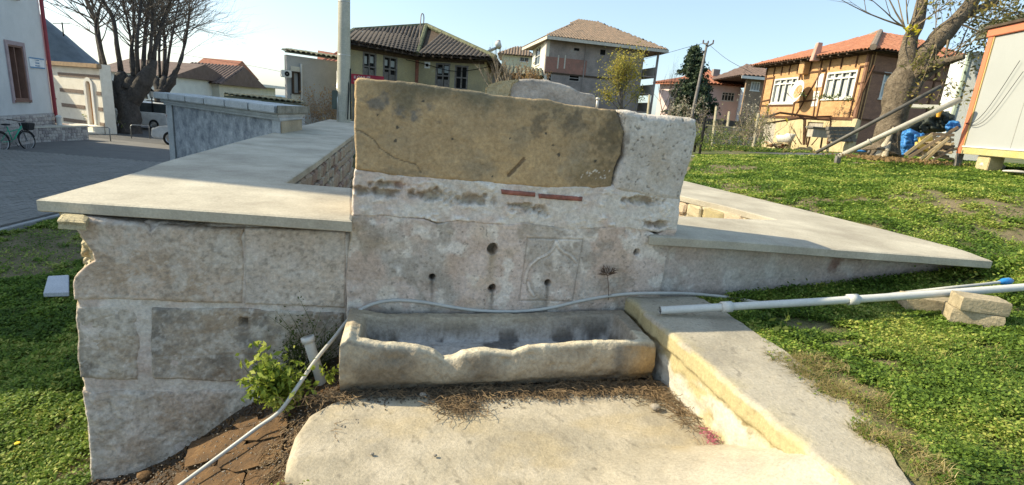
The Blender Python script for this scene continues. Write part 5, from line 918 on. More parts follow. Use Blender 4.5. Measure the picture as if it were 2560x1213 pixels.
# yard things
def on_ground(px, py, zc): p = PT(px, py, zc); return p
gz = lambda x, y: float(ground_z(x, y))
bt = thing('bathtub', PT(1968, 352, 29), 'old white bathtub standing on stones against the yellow lower wall', 'bathtub')
c = PT(1962, 349, 29); W = Wlo; q = MB(); n = 20; V = []; 
for (sx_, sy_, z_) in ((.78, .30, .22), (.72, .25, .20), (.55, .18, -.12), (.60, .22, -.16), (.80, .32, .18)): V.append([c+W.d*(sx_*cos(2*pi*k/n))+W.n*(sy_*sin(2*pi*k/n))+np.array([0, 0, z_+(.12 if z_ > 0 and cos(2*pi*k/n) > .5 else 0)]) for k in range(n)])
order = [2, 1, 0, 4, 3]; VV = [p for i in order for p in V[i]]; q.add(VV, [(i*n+k, i*n+(k+1) % n, (i+1)*n+(k+1) % n, (i+1)*n+k) for i in range(4) for k in range(n)]+[tuple(range(n-1, -1, -1)), tuple(4*n+k for k in range(n))]); q.build('tub', WHT, bt, True)
for s_ in (-.4, .4): q = MB(); p = c+W.d*s_; q.box([p[0], p[1], c[2]-.32], (.1, .15, .16)); q.build('support', RUBY, bt)
fp_ = thing('firewood_pile', PT(1945, 368, 28.5), 'small heap of chopped logs and fruit coloured offcuts below the bathtub', 'firewood')
for k in range(26): p = PT(1925+rng.uniform(0, 45), 368-rng.uniform(0, 10), 28.4+rng.uniform(-.3, .3)); d_ = rng.normal(size=3)*[.2, .15, .06]; q = MB(); q.tube([p-d_, p+d_], .05, 6); q.build('log', (MATS['rust_orange'], TM, RUBY)[k % 3], fp_)
hc = thing('rabbit_hutch', PT(2055, 352, 25), 'pale wooden hutch box on legs leaning against the yellow wall', 'hutch'); 
a, b = PT(2026, 320, 25.2), PT(2062, 345, 25.2); q = MB(); q.box((a+b)/2, (abs(a-b)[0]/2, .25, abs(a-b)[2]/2)); q.build('box', MATS['grey_door'], hc); q = MB(); q.box(((a+b)/2)[0:2].tolist()+[a[2]+.04], (abs(a-b)[0]/2+.1, .35, .03)); q.build('lid', GT, hc)
for s_ in (-1, 1): q = MB(); q.bar([((a+b)/2)[0]+s_*.3, a[1], b[2]], [((a+b)/2)[0]+s_*.33, a[1], b[2]-.5], .06); q.build('leg', TM, hc)
bs = thing('breeze_block_stack', PT(2100, 350, 24), 'stack of dark hollow blocks under the corner of the brick house', 'block stack')
for j in range(4):
    for i in range(5): p = PT(2080+i*13-j*2, 350-j*9.5, 23.8); q = MB(); q.box(p, (.115, .12, .08)); q.build('block', mat('dark_block', (.15, .14, .12), (.11, .10, .09), sc=6), bs, bevel=.01)
# pergola beams and vine in front of lower wall
pg = thing('vine_pergola', PT(2000, 292, 27.5), 'rough timber pergola with bare vine stems in front of the lower wall', 'pergola')
for pts, r in (([(1900, 298), (1950, 282), (2042, 294)], .06), ([(1905, 310), (2000, 296), (2110, 303)], .05), ([(2040, 292), (2140, 290)], .05), ([(2070, 360), (2085, 268)], .07), ([(2118, 330), (2140, 265)], .08), ([(2010, 362), (2012, 300), (2000, 290)], .07)):
    q = MB(); q.tube([PT(x, y, 27) for x, y in pts], r, 6); q.build('post' if len(pts) == 2 and abs(pts[0][0]-pts[1][0]) < 30 else 'rail', TM, pg)
sp_ = thing('stone_gatepost', PT(2118, 345, 24), 'pale rough stone gatepost at the corner of the brick house', 'gatepost'); q = MB(); a = PT(2118, 368, 24); b = PT(2142, 300, 24); q.tube([a-np.array([0, 0, .3]), a, (a+b)/2, b], [.22, .2, .17, .16], 7); q.build('post', RUBY, sp_)

# road and garden wall behind the lawn
q = MB(); a, b = atZ(1700, 388, .80), atZ(2140, 388, 1.0); 
RD = [(1690, 391), (2130, 392), (2120, 382), (1690, 381)]
dv = []
for x, y in ((1640, 389.5), (1800, 390), (2000, 390), (2130, 390), (2125, 383), (2000, 381), (1800, 380), (1640, 379)): p = PT(x, y, 15 if y > 386 else 17.5); p[2] = max(p[2], 0); dv.append(p)
q.add(dv, [(0, 1, 6, 7), (1, 2, 5, 6), (2, 3, 4, 5)]); tag(q.build('lane', mat('asphalt', (1, 1, 1))), kind='structure')
ke_ = thing('lane_kerb', PT(1800, 391, 14.6), 'low pale concrete edging along the near side of the lane', 'kerb')
for i in range(9): p0, p1 = PT(1650+i*50, 391.5, 14.6), PT(1698+i*50, 391.5+.3, 14.6); q = MB(); q.bar(p0-[0, 0, .02], p1-[0, 0, .02], .14, .09, (0, 0, 1)); q.build('kerb_stone', MATS['pale_cement'], ke_, bevel=.01)
gw = thing('garden_wall', PT(1850, 360, 26), 'long low rubble garden wall with fence posts behind the lane', 'wall')
a, b = PT(1715, 352, 26), PT(1905, 350, 27.5); Wg2 = Wall(a, b, .45, PT(1800, 314, 26.5)[2]); wall_mesh('core', Wg2, RUBY, gw, (), .35); rubble_face(gw, Wg2.p(0, .0, 0), Wg2.p(Wg2.l, .0, 0), .5, Wg2.z1-.03, tuple(Wg2.n[:2]), [MATS['rubble_a'], MATS['rubble_c'], MATS['yellow_stone_c']], 75, (.12, .22), (.18, .4), .01)
dwl = thing('dark_garden_wall', PT(1780, 310, 38), 'dark concrete wall in the shade below the pink house', 'wall'); a, b = PT(1700, 290, 38), PT(1870, 300, 40); Wd = Wall(a, b, 0, a[2]); wall_mesh('wall', Wd, mat('dark_wall', (.10, .095, .09), (.07, .065, .06), sc=2, bump=.5), dwl, (), .3); 
fpts = [(1751, 372, 1762, 300, 15.5, 'dark'), (1779, 368, 1791, 268, 20, 'pale'), (1815, 345, 1823, 280, 27, 'pale'), (1882, 370, 1896, 285, 22, 'pale'), (1618, 300, 1624, 238, 30, 'pale'), (1740, 352, 1766, 318, 16, 'dark')]
for i, (x0, y0, x1, y1, zc, kd_) in enumerate(fpts):
    lab = ['dark leaning iron fence post nearest the lane', 'tall pale concrete fence post beside the dark iron post', 'thin pale fence post on the garden wall', 'pale post at the left corner of the brick house yard', 'short yellowish post right of the three storey house', 'short dark brace leaning on the iron fence post'][i]
    q = MB(); p0 = PT(x0, y0, zc); p1 = PT(x1, y1, zc); q.tube([p0-[0, 0, .35], p0, p1], .035*zc/15, 6); q.lathe(p1, [(.035*zc/15, 0), (.02*zc/15, .03), (.001, .035)], 6); tag(q.build('fence_post', INT if kd_ == 'dark' else mat('post_concrete', (.48, .43, .30), (.38, .34, .24), sc=5)), lab, 'post', 'posts of the garden fence')
# electric pole and wires
ep = thing('electric_pole', PT(1735, 300, 40), 'slim grey electric pole with short crossarms and insulators beside the fir tree', 'pole')
q = MB(); a, b = PT(1728, 300, 40), PT(1768, 108, 40); q.tube([a-[0, 0, 1.5], a, b], [.14, .14, .09], 8); q.build('shaft', GT, ep, True); q = MB(); q.bar(PT(1757, 108, 40), PT(1770, 112, 39.8), .1); q.bar(PT(1768, 117, 40), PT(1784, 108, 39.8), .1); q.bar(PT(1756, 130, 40), PT(1765, 128, 40), .12); q.build('crossarm', GT, ep)
for x, y in ((1758, 106), (1770, 108), (1783, 106)): q = MB(); c = PT(x, y, 40); q.lathe(c, [(.0, -.05), (.07, 0), (.05, .08), (.07, .12), (0, .2)], 8); q.build('insulator', plain('insulator_brown', (.15, .1, .08), .3), ep)
def wire(name, label, pts, r): q = MB(); q.tube(spline([PT(*p) for p in pts], 6), r, 4, False); tag(q.build(name, MATS['black_cable']), label, 'cable')
wire('overhead_wire', 'thin wire from the electric pole towards the brick house', [(1776, 115, 40), (1820, 150, 37), (1880, 182, 34)], .014)
wire('overhead_wire', 'thin wire sagging from the three storey house to the electric pole', [(1610, 148, 49), (1660, 135, 45), (1720, 118, 41), (1760, 108, 40)], .016)
wire('overhead_wire', 'faint long wire across the pale sky left of the grey house', [(400, 128, 50), (600, 160, 50), (722, 183, 45)], .014)

# ------------------------------------------------------------------ site container and things round it
CP = mat('container_panel', (.37, .385, .375), (.345, .36, .35), sc=.8, fine=120, rough=.5, bump=.12, spk=.04); ORG = mat('orange_frame', (.62, .20, .10), (.52, .18, .10), sc=2, rough=.5, bump=.15, spk=.1); YEL = mat('yellow_rail', (.46, .40, .12), (.42, .40, .24), sc=1.5, rough=.6, bump=.15, c3=(.66, .40, .06))
A = PT(2392, 385, 10.6); B = PT(2600, 395, 8.7); A = A*[1, 1, 0]; B = B*[1, 1, 0]; d = (B-A)/np.linalg.norm(B-A); B = A+d*5.5
zb_ = PT(2390, 383, 10.6)[2]; zt_ = PT(2464, 92, 10.75)[2]; Wc = Wall(A, B, zb_, zt_); ct = thing('site_container', (A[0], A[1], zb_-.2), 'pale grey panelled site container with orange corner frame and yellow bottom rail', 'container')
q = MB(); Wc.box(q, .09, 5.4, zb_+.14, zt_-.16, -2.4, -.02); q.build('panel', CP, ct)
q = MB(); Wc.box(q, -.02, .11, zb_, zt_-.155, -.15, .012); q.build('corner_frame', ORG, ct, bevel=.006); q = MB(); Wc.box(q, -.06, 5.5, zt_-.15, zt_, -2.5, .03); q.build('top_rail', ORG, ct, bevel=.01)
q = MB(); Wc.box(q, .113, 5.5, zb_, zb_+.13, -.15, .008); q.build('bottom_rail', YEL, ct, bevel=.006); q = MB(); Wc.box(q, .113, 5.5, zb_+.134, zb_+.16, -.1, .02); q.build('trim', WHT, ct)
q = MB(); Wc.box(q, .112, .13, zb_+.165, zt_-.16, -.015, .004); q.build('yellow_edge', plain('yellow_edge', (.72, .5, .2), .5), ct)
q = MB(); Wc.box(q, -.10, 5.5, zt_+.003, zt_+.05, -2.55, .07); q.build('roof_rim', DKW, ct)
for x in (1.25, 2.5, 3.75): q = MB(); Wc.box(q, x, x+.012, zb_+.165, zt_-.16, -.019, -.014); q.build('panel_seam', plain('seam_grey', (.4, .4, .38), .6), ct)
q = MB(); Wc.box(q, -.02, .06, zb_-.26, zb_-.003, -.1, 0); q.build('foot', GT, ct)
for x0, x1 in ((.52, .84), (2.6, 3.0)): q = MB(); Wc.box(q, x0, x1, zb_-.34, zb_-.003, -.3, -.04); q.build('support_block', RUBY, ct, bevel=.01)
q = MB(); Wc.box(q, .1, 5.4, zb_+.0, zb_+.13, -2.4, -.16); q.build('floor', INT, ct)
for lab, pts in (('upper thin cable hanging across the container side', [(.03, 0.60), (.28, .63), (.55, .92), (.95, 1.7)]), ('lower thin cable hanging across the container side', [(.03, .60), (.35, .56), (.66, .78), (1.1, 1.5)])):
    q = MB(); q.tube(spline([Wc.p(x, .03, zb_+z) for x, z in pts], 6), .005, 5, False); tag(q.build('hanging_cable', MATS['black_cable']), lab, 'cable')
cb2 = thing('white_cabin', PT(2400, 300, 13.4), 'plain white cabin wall behind the leafy tree and the orange framed container', 'cabin')
a, b = PT(2380, 300, 13.0), PT(2520, 300, 12.5); Wq = Wall(a, b, .9, PT(2440, 138, 13)[2]); wall_mesh('wall', Wq, mat('cabin_white', (.66, .69, .68), (.60, .63, .62), sc=1, bump=.1), cb2); q = MB(); Wq.box(q, 0, Wq.l, .9, Wq.z1-.01, -2, -.301); q.build('body', MATS['cabin_white'], cb2); q = MB(); Wq.box(q, -.02, .03, .9, Wq.z1+.03, -.2, .02); q.build('edge_trim', plain('pale_green_edge', (.42, .50, .42), .5), cb2); q = MB(); Wq.box(q, .25, .55, Wq.at(2420, 222)[1]-.02, Wq.at(2420, 222)[1], 0, .06); q.build('ledge', GT, cb2)
mr_ = thing('dark_mossy_roof', PT(2500, 80, 15), 'dark mossy roof edge showing above the container top', 'roof'); slope('roof', mr_, [PT(2440, 88, 14), PT(2640, 45, 12.5), PT(2640, 10, 15), PT(2450, 62, 17)], MOSS, .15); tube_roof('roof_tile', mr_, PT(2440, 88, 14), PT(2640, 45, 12.5), PT(2640, 10, 15), PT(2450, 62, 17), .2, MOSS)
for k, (px, py) in enumerate(((2500, 86), (2600, 66))): p = PT(px, py, 15.5); q = MB(); q.bar([p[0], p[1], 1.0], p-[0, 0, .1], .12); q.build('post', DKW, mr_)
sl_ = thing('white_slab_bench', PT(2300, 263, 14), 'white slab shelf on thin supports against the brown brick wall behind the trunk', 'shelf'); a, b = PT(2262, 265, 14), PT(2352, 268, 13.6); q = MB(); q.bar(a, b, .5, .08); q.build('slab', WHT, sl_)
for p in (a, b): q = MB(); q.bar(p-[0, 0, .04], [p[0], p[1], 1.2], .06); q.build('support', GT, sl_)
def pole(name, label, p, q_, r, m, ends=True): t = MB(); t.tube([p, p+(q_-p)*.5, q_], r, 10); return tag(t.build(name, m, None, True), label, 'pole')
pole('leaning_pole', 'long thin dark steel pole leaning across the tree trunk', PT(2040, 382, 12.4), PT(2352, 216, 11.3), .042, mat('dark_steel', (.13, .125, .11), (.08, .075, .065), sc=5, rough=.5))
lp = thing('leaning_pipe', atZ(2095, 392, 1.1), 'thick pale grey pipe with a collar leaning in front of the tree trunk', 'pipe'); a, b = PT(2096, 392, 11.4), PT(2402, 248, 10.2); q = MB(); q.tube([a, (a+b)/2, b], .055, 12); q.build('tube', mat('pale_grey_pipe', (.42, .40, .34), (.34, .32, .27), sc=4, rough=.5, bump=.2), lp, True)
m_ = a+(b-a)*.27; q = MB(); q.tube([m_, m_+(b-a)*.012], .075, 12); q.build('collar', MATS['pale_grey_pipe'], lp, True); q = MB(); q.bar(a+[0, 0, .02], a-[0, 0, .25], .09); q.build('foot', GT, lp)
pole('steel_bar', 'short pale steel bar standing behind the trunk base', PT(2272, 268, 12.6), PT(2283, 228, 12.6), .025, MATS['steel_strap'])
pole('short_plank', 'short weathered plank leaning on the tree base', PT(2170, 384, 12.3), PT(2192, 352, 12.3), .035, GT)

# tarpaulin heap: crumpled cloth sheets
def crumple(name, label, cat, pts, zc, bulge, m, seed, n=46, parent=None):
    """lumpy draped sheet filling a pixel outline, with real depth: each point bulges towards the viewer and folds"""
    xs = [p[0] for p in pts]; ys = [p[1] for p in pts]; x0, x1, y0, y1 = min(xs), max(xs), min(ys), max(ys)
    def inside(x, y):
        c = False; j = len(pts)-1
        for i in range(len(pts)):
            if (pts[i][1] > y) != (pts[j][1] > y) and x < (pts[j][0]-pts[i][0])*(y-pts[i][1])/(pts[j][1]-pts[i][1])+pts[i][0]: c = not c
            j = i
        return c
    V = []; ok = {}; S = (x1-x0)
    for j in range(n):
        for i in range(n):
            x = x0+(x1-x0)*i/(n-1); y = y0+(y1-y0)*j/(n-1)
            if inside(x, y):
                f = fbm(np.array([x*.05]), np.array([y*.05]), seed, 4, seed)[0]; g = abs(vn(np.array([x*.09+f*2]), np.array([y*.07]), seed, seed)[0])
                e = min(abs(seg(np.array([x]), np.array([y]), list(pts)+[pts[0]])[0])/14, 1); p = PT(x, y, zc-bulge*e*(.6+.4*f)+.10*g+.05*f); ok[(i, j)] = len(V); V.append(p)
    Fs = [(ok[(i, j)], ok[(i, j+1)], ok[(i+1, j+1)], ok[(i+1, j)]) for i, j in ok if all(k in ok for k in ((i, j+1), (i+1, j+1), (i+1, j)))]
    V = np.array(V); o = nmesh(name, V, Fs, m, parent, True); md = o.modifiers.new('thick', 'SOLIDIFY'); md.thickness = .02; md.offset = 1
    if label: tag(o, label, cat)
    return o
TB_ = mat('blue_tarp', (.06, .25, .58), (.03, .14, .40), sc=5, rough=.45, bump=.5, c3=(.25, .45, .7)); TD = mat('dark_tarp', (.045, .055, .045), (.02, .028, .022), sc=4, rough=.6, bump=.6)
crumple('blue_tarpaulin', 'crumpled bright blue tarpaulin at the foot of the dark cover heap', 'tarpaulin', [(2255, 330), (2275, 322), (2300, 335), (2312, 332), (2300, 365), (2270, 388), (2256, 389), (2252, 370)], 11.2, .35, TB_, 5)
crumple('blue_tarpaulin', 'small blue tarpaulin bundle beside the container corner', 'tarpaulin', [(2362, 318), (2372, 302), (2396, 304), (2402, 318), (2392, 328), (2366, 332)], 11.3, .3, TB_, 9, 24)
crumple('dark_cover', 'heap of dark green plastic cover between the tree and the container', 'tarpaulin', [(2255, 318), (2285, 300), (2320, 287), (2345, 272), (2368, 282), (2388, 290), (2384, 318), (2362, 330), (2330, 330), (2310, 338), (2290, 352), (2262, 348)], 11.5, .45, TD, 14)
q = MB(); c = PT(2348, 282, 11.2); q.lathe(c, [(0, -.10), (.035, -.09), (.05, .02), (.06, .05), (.03, .09), (0, .10)], 8); tag(q.build('yellow_glove', plain('glove_yellow', (.75, .38, .05), .7)), 'small yellow orange rag on top of the dark cover heap', 'rag')
BD = [mat('board_a', (.46, .36, .20), (.36, .27, .15), sc=5, stretch=(1, 1, 1), bump=.6), mat('board_b', (.30, .22, .14), (.22, .16, .10), sc=5, bump=.6), mat('board_c', (.52, .42, .26), (.4, .3, .18), sc=5, bump=.6)]
pl = thing('board_pile', PT(2330, 395, 11), 'loose pile of weathered wooden boards and pallet slats beside the container', 'wood pile')
bl_ = [((2262, 388), (2330, 336), .05), ((2272, 394), (2395, 318), .05), ((2300, 398), (2372, 345), .04), ((2310, 404), (2368, 350), .045), ((2330, 402), (2382, 372), .04), ((2302, 352), (2330, 356), .06), ((2290, 366), (2325, 368), .06), ((2330, 335), (2385, 338), .05), ((2322, 343), (2384, 350), .05), ((2318, 353), (2378, 362), .05), ((2310, 362), (2384, 372), .05), ((2300, 374), (2380, 382), .05), ((2292, 383), (2372, 392), .05), ((2340, 362), (2386, 366), .04), ((2335, 390), (2384, 398), .04), ((2308, 395), (2350, 385), .04)]
for i, (a, b, w_) in enumerate(bl_): q = MB(); zc = 11.0-.035*(len(bl_)-i)*(i < 5)+.02*i; q.bar(PT(*a, zc), PT(*b, zc+rng.uniform(-.25, .25)), w_*1.1, .025, (0, -1, .4)); q.build('board', BD[i % 3], pl)
for i in range(26): x, y = rng.uniform(2295, 2355), rng.uniform(358, 398); l_2 = rng.uniform(25, 60); an = rng.uniform(.1, .8); q = MB(); q.bar(PT(x, y, 11.05+rng.uniform(0, .3)), PT(x+l_2*cos(an)*1, max(y-l_2*sin(an)*.8, 335), 11.1+rng.uniform(0, .3)), rng.uniform(.03, .06), .022, (0, -1, .4)); q.build('board', BD[(i*2+1) % 3], pl)
for i, (a, b) in enumerate((((2298, 350), (2328, 345)), ((2290, 362), (2318, 372)))): q = MB(); q.bar(PT(*a, 10.7), PT(*b, 10.8), .12, .05, (0, -1, .4)); q.build('yellow_board', plain('board_yellow', (.62, .45, .10), .7), pl)
def rock(name, label, c, r, m, seed, cat='stone', parent=None, grp=None, sub=2):
    bm = bmesh.new(); bmesh.ops.create_icosphere(bm, subdivisions=sub, radius=1)
    for v in bm.verts: v.co *= 1+.35*float(fbm(np.array([v.co.x*1.3+seed]), np.array([v.co.y*1.3]), np.array([v.co.z*1.3]), 3, seed)[0])
    for v in bm.verts: v.co = Vector((v.co.x*r[0]+c[0]-off(parent)[0], v.co.y*r[1]+c[1]-off(parent)[1], v.co.z*r[2]+c[2]-off(parent)[2]))
    me = bpy.data.meshes.new(name); bm.to_mesh(me); bm.free(); o = link(name, me, m, parent, True)
    if label: tag(o, label, cat, grp)
    return o
PS = mat('pale_rock', (.58, .56, .50), (.46, .43, .38), sc=6, bump=.8)
rock('pale_stone', 'flat white rounded stone lying on the lawn in front of the container', atZ(2480, 414, 1.32), (.24, .12, .07), PS, 3); rock('pale_slab', 'flat pale broken slab on the grass at the far right below the container', atZ(2540, 430, 1.27), (.26, .12, .03), PS, 4)
rock('lawn_stone', 'pale stone lying in the lawn behind the right wall', atZ(1900, 452, .78), (.14, .08, .05), PS, 5); rock('white_litter', 'small crumpled white plastic litter at the lawn edge near the lane', atZ(1772, 407, .80), (.14, .06, .04), WHT, 6, 'litter')
rock('blue_rag', 'small scrap of blue plastic on the grass left of the tree', PT(2152, 378, 12.4), (.14, .08, .03), TB_, 7, 'litter')

# ------------------------------------------------------------------ trees
def perp(d):
    x = np.cross(d, rng.normal(size=3)); return x/(np.linalg.norm(x)+1e-9)
def grow(q, p, d, l, r, lev, up=.15, kids=(3, 5), spread=.5, sides=4, tips=None, curv=.12, thin=.55):
    P = [p]; R = [r]; n = 4
    for i in range(n):
        d = d+perp(d)*curv*rng.uniform(.3, 1)+np.array([0, 0, up*.3]); d /= np.linalg.norm(d); P.append(P[-1]+d*l/n); R.append(r*(1-.75*(i+1)/n))
    q.tube(P, R, max(3, sides), False)
    if tips is not None: tips += P[1:]
    if lev > 0:
        for k in range(rng.integers(*kids)):
            t = rng.uniform(.25, 1); i = min(int(t*n), n-1); b = P[i]+(P[i+1]-P[i])*(t*n-i); dd = d+perp(d)*spread*rng.uniform(.6, 1.4)+np.array([0, 0, up]); dd /= np.linalg.norm(dd)
            grow(q, b, dd, l*rng.uniform(.45, .75), max(r*thin*(1-.4*t), .003), lev-1, up, kids, spread, 3, tips, curv, thin)
def limb(q, pts, zc, rs, n=10, dz=None):
    P = [PT(x, y, zc+(dz[i] if dz else 0)) for i, (x, y) in enumerate(pts)]; S = spline(P, 5); m = len(S); R = np.interp(np.linspace(0, 1, m), np.linspace(0, 1, len(rs)), rs)
    V0 = len(q.v); q.tube(S, list(R), n); 
    for i in range(V0, len(q.v)): x, y, z = q.v[i]; k = float(fbm(np.array([x*3]), np.array([y*3]), np.array([z*3]), 3, 7)[0]); c = S[min((i-V0)//n, m-1)]; q.v[i] = tuple(c+(np.array(q.v[i])-c)*(1+.35*k))
    return S
BRK = mat('grey_brown_bark', (.17, .145, .12), (.10, .085, .07), sc=3, fine=14, bump=1, bd=.05, c3=(.22, .20, .16), bump2=.6); BRD = mat('dark_bark', (.085, .075, .068), (.05, .045, .04), sc=3, fine=12, bump=1, bd=.05)
# pollards
def pollard(label, trunk, knobs, shoots, zc, seed, tl=3.6, lev=2, kk=(7, 11)):
    t = thing('pollarded_tree', PT(*trunk[0][0], zc), label, 'tree'); q = MB(); limb(q, [p for p, r in trunk], zc, [r for p, r in trunk], 12)
    for pts, rs in knobs: limb(q, pts, zc, rs, 10)
    q.build('trunk', BRD, t, True); q = MB(); tw = MB()
    for pts, r in shoots:
        S = limb(q, pts, zc, [r*.8, r*.62, r*.35], 6, [0]+[rng.uniform(-1.2, 1.2)]*(len(pts)-1))
        m = len(S)
        for k in range(rng.integers(*kk)*2):
            i = rng.integers(m//3, m-1); d = S[i+1]-S[i]; d /= np.linalg.norm(d); dd = d*.8+perp(d)*.95; dd[1] *= .7; dd /= np.linalg.norm(dd); grow(tw, S[i], dd, tl*rng.uniform(.5, 1.1), r*.28, lev, .10, (3, 5), .55, 3, None, .14)
    q.build('limb', BRD, t, True); tw.build('twigs', BRK, t)['kind'] = 'stuff'; return t
pollard('massive dark pollarded tree with swollen knuckles on a very thick trunk', [((324, 338), .60), ((325, 318), .50), ((322, 285), .45), ((318, 250), .48), ((314, 236), .48)],
    [([(312, 262), (285, 235), (262, 205), (262, 178)], [.42, .36, .34, .16]), ([(312, 250), (306, 220), (304, 190), (302, 178)], [.42, .36, .32, .12]), ([(318, 260), (345, 225), (362, 200), (378, 172), (382, 150)], [.45, .42, .40, .26, .18]), ([(325, 225), (330, 205), (334, 192)], [.4, .38, .2]), ([(262, 200), (252, 192), (250, 175), (256, 158)], [.26, .24, .16, .10]), ([(350, 205), (352, 190), (350, 180)], [.25, .22, .1])],
    [([(258, 165), (245, 90), (238, 50), (215, 0), (190, -60)], .17), ([(265, 175), (250, 110), (240, 60), (262, -20)], .13), ([(302, 178), (292, 110), (282, 45), (255, 0), (230, -50)], .15), ([(332, 195), (328, 130), (335, 70), (330, -30)], .12), ([(345, 188), (342, 110), (348, 50), (355, -40)], .14), ([(358, 180), (362, 100), (368, 40), (385, -40)], .14), ([(380, 150), (398, 80), (415, 30), (440, -40)], .14), ([(372, 165), (378, 100), (380, 40), (372, -40)], .12), ([(338, 190), (330, 120), (318, 50), (300, -30)], .10)], 27, 1)
pollard('second smaller pollarded tree standing right behind the massive one', [((408, 300), .42), ((406, 262), .40), ((404, 228), .46)],
    [([(404, 235), (392, 205), (385, 190)], [.3, .26, .12]), ([(406, 232), (412, 205), (410, 188)], [.3, .28, .14]), ([(408, 235), (428, 205), (438, 182), (446, 168)], [.28, .24, .16, .12])],
    [([(386, 190), (388, 120), (385, 60), (380, -20)], .12), ([(410, 190), (412, 120), (408, 50), (405, -30)], .15), ([(445, 170), (462, 110), (470, 60), (474, 10)], .13), ([(400, 195), (398, 130), (404, 70), (430, 10)], .11), ([(415, 190), (425, 120), (436, 60), (450, -10)], .11), ([(450, 162), (458, 140), (462, 80), (490, 60)], .07)], 33, 2, 3.6)

# big tree on the right
def leaves(name, pts, n, size, m, parent, jit, kind='stuff', flat=False):
    P = np.array(pts)[rng.integers(0, len(pts), n)]+rng.normal(size=(n, 3))*jit; a = rng.normal(size=(n, 3)); a /= np.linalg.norm(a, axis=1)[:, None]; b = np.cross(a, rng.normal(size=(n, 3))); b /= np.linalg.norm(b, axis=1)[:, None]; s = size*rng.uniform(.6, 1.3, (n, 1)); c = np.cross(a, b)
    V = np.stack([P-a*s, P+b*s*.45+c*s*.12, P+a*s, P-b*s*.45+c*s*.12], 1).reshape(-1, 3); Q = np.arange(4*n).reshape(n, 4); o = nmesh(name, V, Q, m, parent); o['kind'] = kind; return o
wt = thing('big_bare_tree', PT(2205, 388, 12.4), 'large nearly bare tree with a thick forked trunk in front of the brick house', 'tree'); q = MB()
limb(q, [(2200, 394), (2216, 360), (2232, 310), (2246, 250), (2262, 195), (2280, 165)], 12.4, [.50, .34, .29, .32, .30, .20], 16)
limb(q, [(2262, 205), (2270, 150), (2276, 100), (2292, 60), (2305, 5), (2315, -60)], 12.4, [.22, .19, .16, .15, .13, .10], 12); limb(q, [(2275, 190), (2310, 140), (2345, 100), (2390, 55), (2430, 5), (2460, -50)], 12.4, [.26, .24, .21, .17, .14, .10], 12, [0, -.1, -.2, -.3, -.4, -.5])
limb(q, [(2275, 210), (2300, 180), (2340, 162), (2380, 150), (2410, 142)], 12.3, [.14, .12, .10, .08, .05], 9, [0, -.2, -.4, -.6, -.8]); limb(q, [(2395, 50), (2440, 25), (2490, 5)], 12.1, [.10, .09, .08], 8); limb(q, [(2272, 245), (2292, 218), (2310, 195), (2360, 160)], 12.2, [.14, .12, .08, .05], 8)
limb(q, [(2185, 398), (2196, 372), (2222, 330), (2240, 300)], 12.2, [.16, .13, .10, .04], 8); limb(q, [(2234, 396), (2236, 370), (2240, 330)], 12.15, [.16, .12, .05], 8)
q.build('trunk', mat('tree_bark', (.31, .25, .175), (.16, .125, .085), sc=5, fine=16, bump=1, bd=.08, c3=(.34, .29, .20), bump2=.8), wt, True)
q = MB(); limb(q, [(2192, 397), (2206, 372), (2222, 345), (2234, 318)], 12.12, [.13, .10, .07, .02], 8); limb(q, [(2208, 397), (2216, 378), (2226, 355)], 12.02, [.10, .08, .02], 8); q.build('exposed_wood', mat('pale_wood', (.52, .47, .36), (.36, .30, .21), sc=6, fine=20, bump=1, bd=.03), wt, True)
q = MB(); tips = []
def twig(px, py, qx, qy, l, r, lev=2, zc=12.3, kids=(3, 5)): a, b = PT(px, py, zc), PT(qx, qy, zc+rng.uniform(-.3, .3)); d = (b-a)/np.linalg.norm(b-a); grow(q, a, d, l, r, lev, .05, kids, .5, 4, tips, .10)
for a in ((2262, 70, 2180, 20, 1.5), (2258, 66, 2130, 15, 1.9), (2262, 72, 2230, -20, 1.4), (2262, 68, 2205, -30, 1.6), (2270, 60, 2262, -60, 1.3), (2285, 55, 2330, -40, 1.2), (2300, 20, 2360, -60, 1.0), (2270, 80, 2340, 30, 1.2)): twig(*a, .022, 2)
tips2 = tips; tips = []
for a in ((2330, 165, 2460, 80, 1.6), (2350, 160, 2430, 100, 1.2), (2380, 150, 2450, 90, 1.2), (2400, 60, 2480, 90, 1.2), (2430, 40, 2530, 60, 1.3), (2450, 20, 2560, 30, 1.2), (2390, 140, 2420, 60, 1.3), (2340, 160, 2350, 60, 1.4), (2360, 155, 2390, 60, 1.4), (2340, 110, 2300, 200, .9), (2370, 100, 2340, 220, 1.1), (2420, 60, 2500, 10, 1.2), (2480, 10, 2560, 40, 1.0), (2440, 100, 2520, 90, 1.0), (2400, 140, 2470, 110, .9), (2330, 120, 2420, 150, 1.1)): twig(*a, .022, 2, 12.0)
q.build('twigs', mat('twig_bark', (.27, .21, .13), (.18, .14, .09), sc=5), wt)['kind'] = 'stuff'
LW = leafmat('dry_green_leaf', (.20, .19, .06), (.10, .10, .035), (.34, .26, .07)); far_ = [p for p in tips if p[2] > 2.9]
leaves('leaves', tips, 2600, .05, LW, wt, .13); yt = [PT(2270, 75, 12.2), PT(2285, 73, 12.2), PT(2334, 45, 12.2), PT(2325, 2, 12.2)]; leaves('yellow_leaves', yt, 26, .07, leafmat('yellow_leaf', (.62, .55, .05), (.5, .42, .04)), wt, .05)
rub_ = leaves('dry_litter', [atZ(x, y, 1.28) for x, y in ((2160, 392), (2190, 396), (2230, 397), (2260, 398), (2300, 402), (2350, 405))], 900, .035, leafmat('dry_leaf', (.34, .22, .10), (.20, .13, .06)), None, np.array([.35, .25, .012])); rub_.name = 'dry_leaf_litter'; rub_['kind'] = 'stuff'

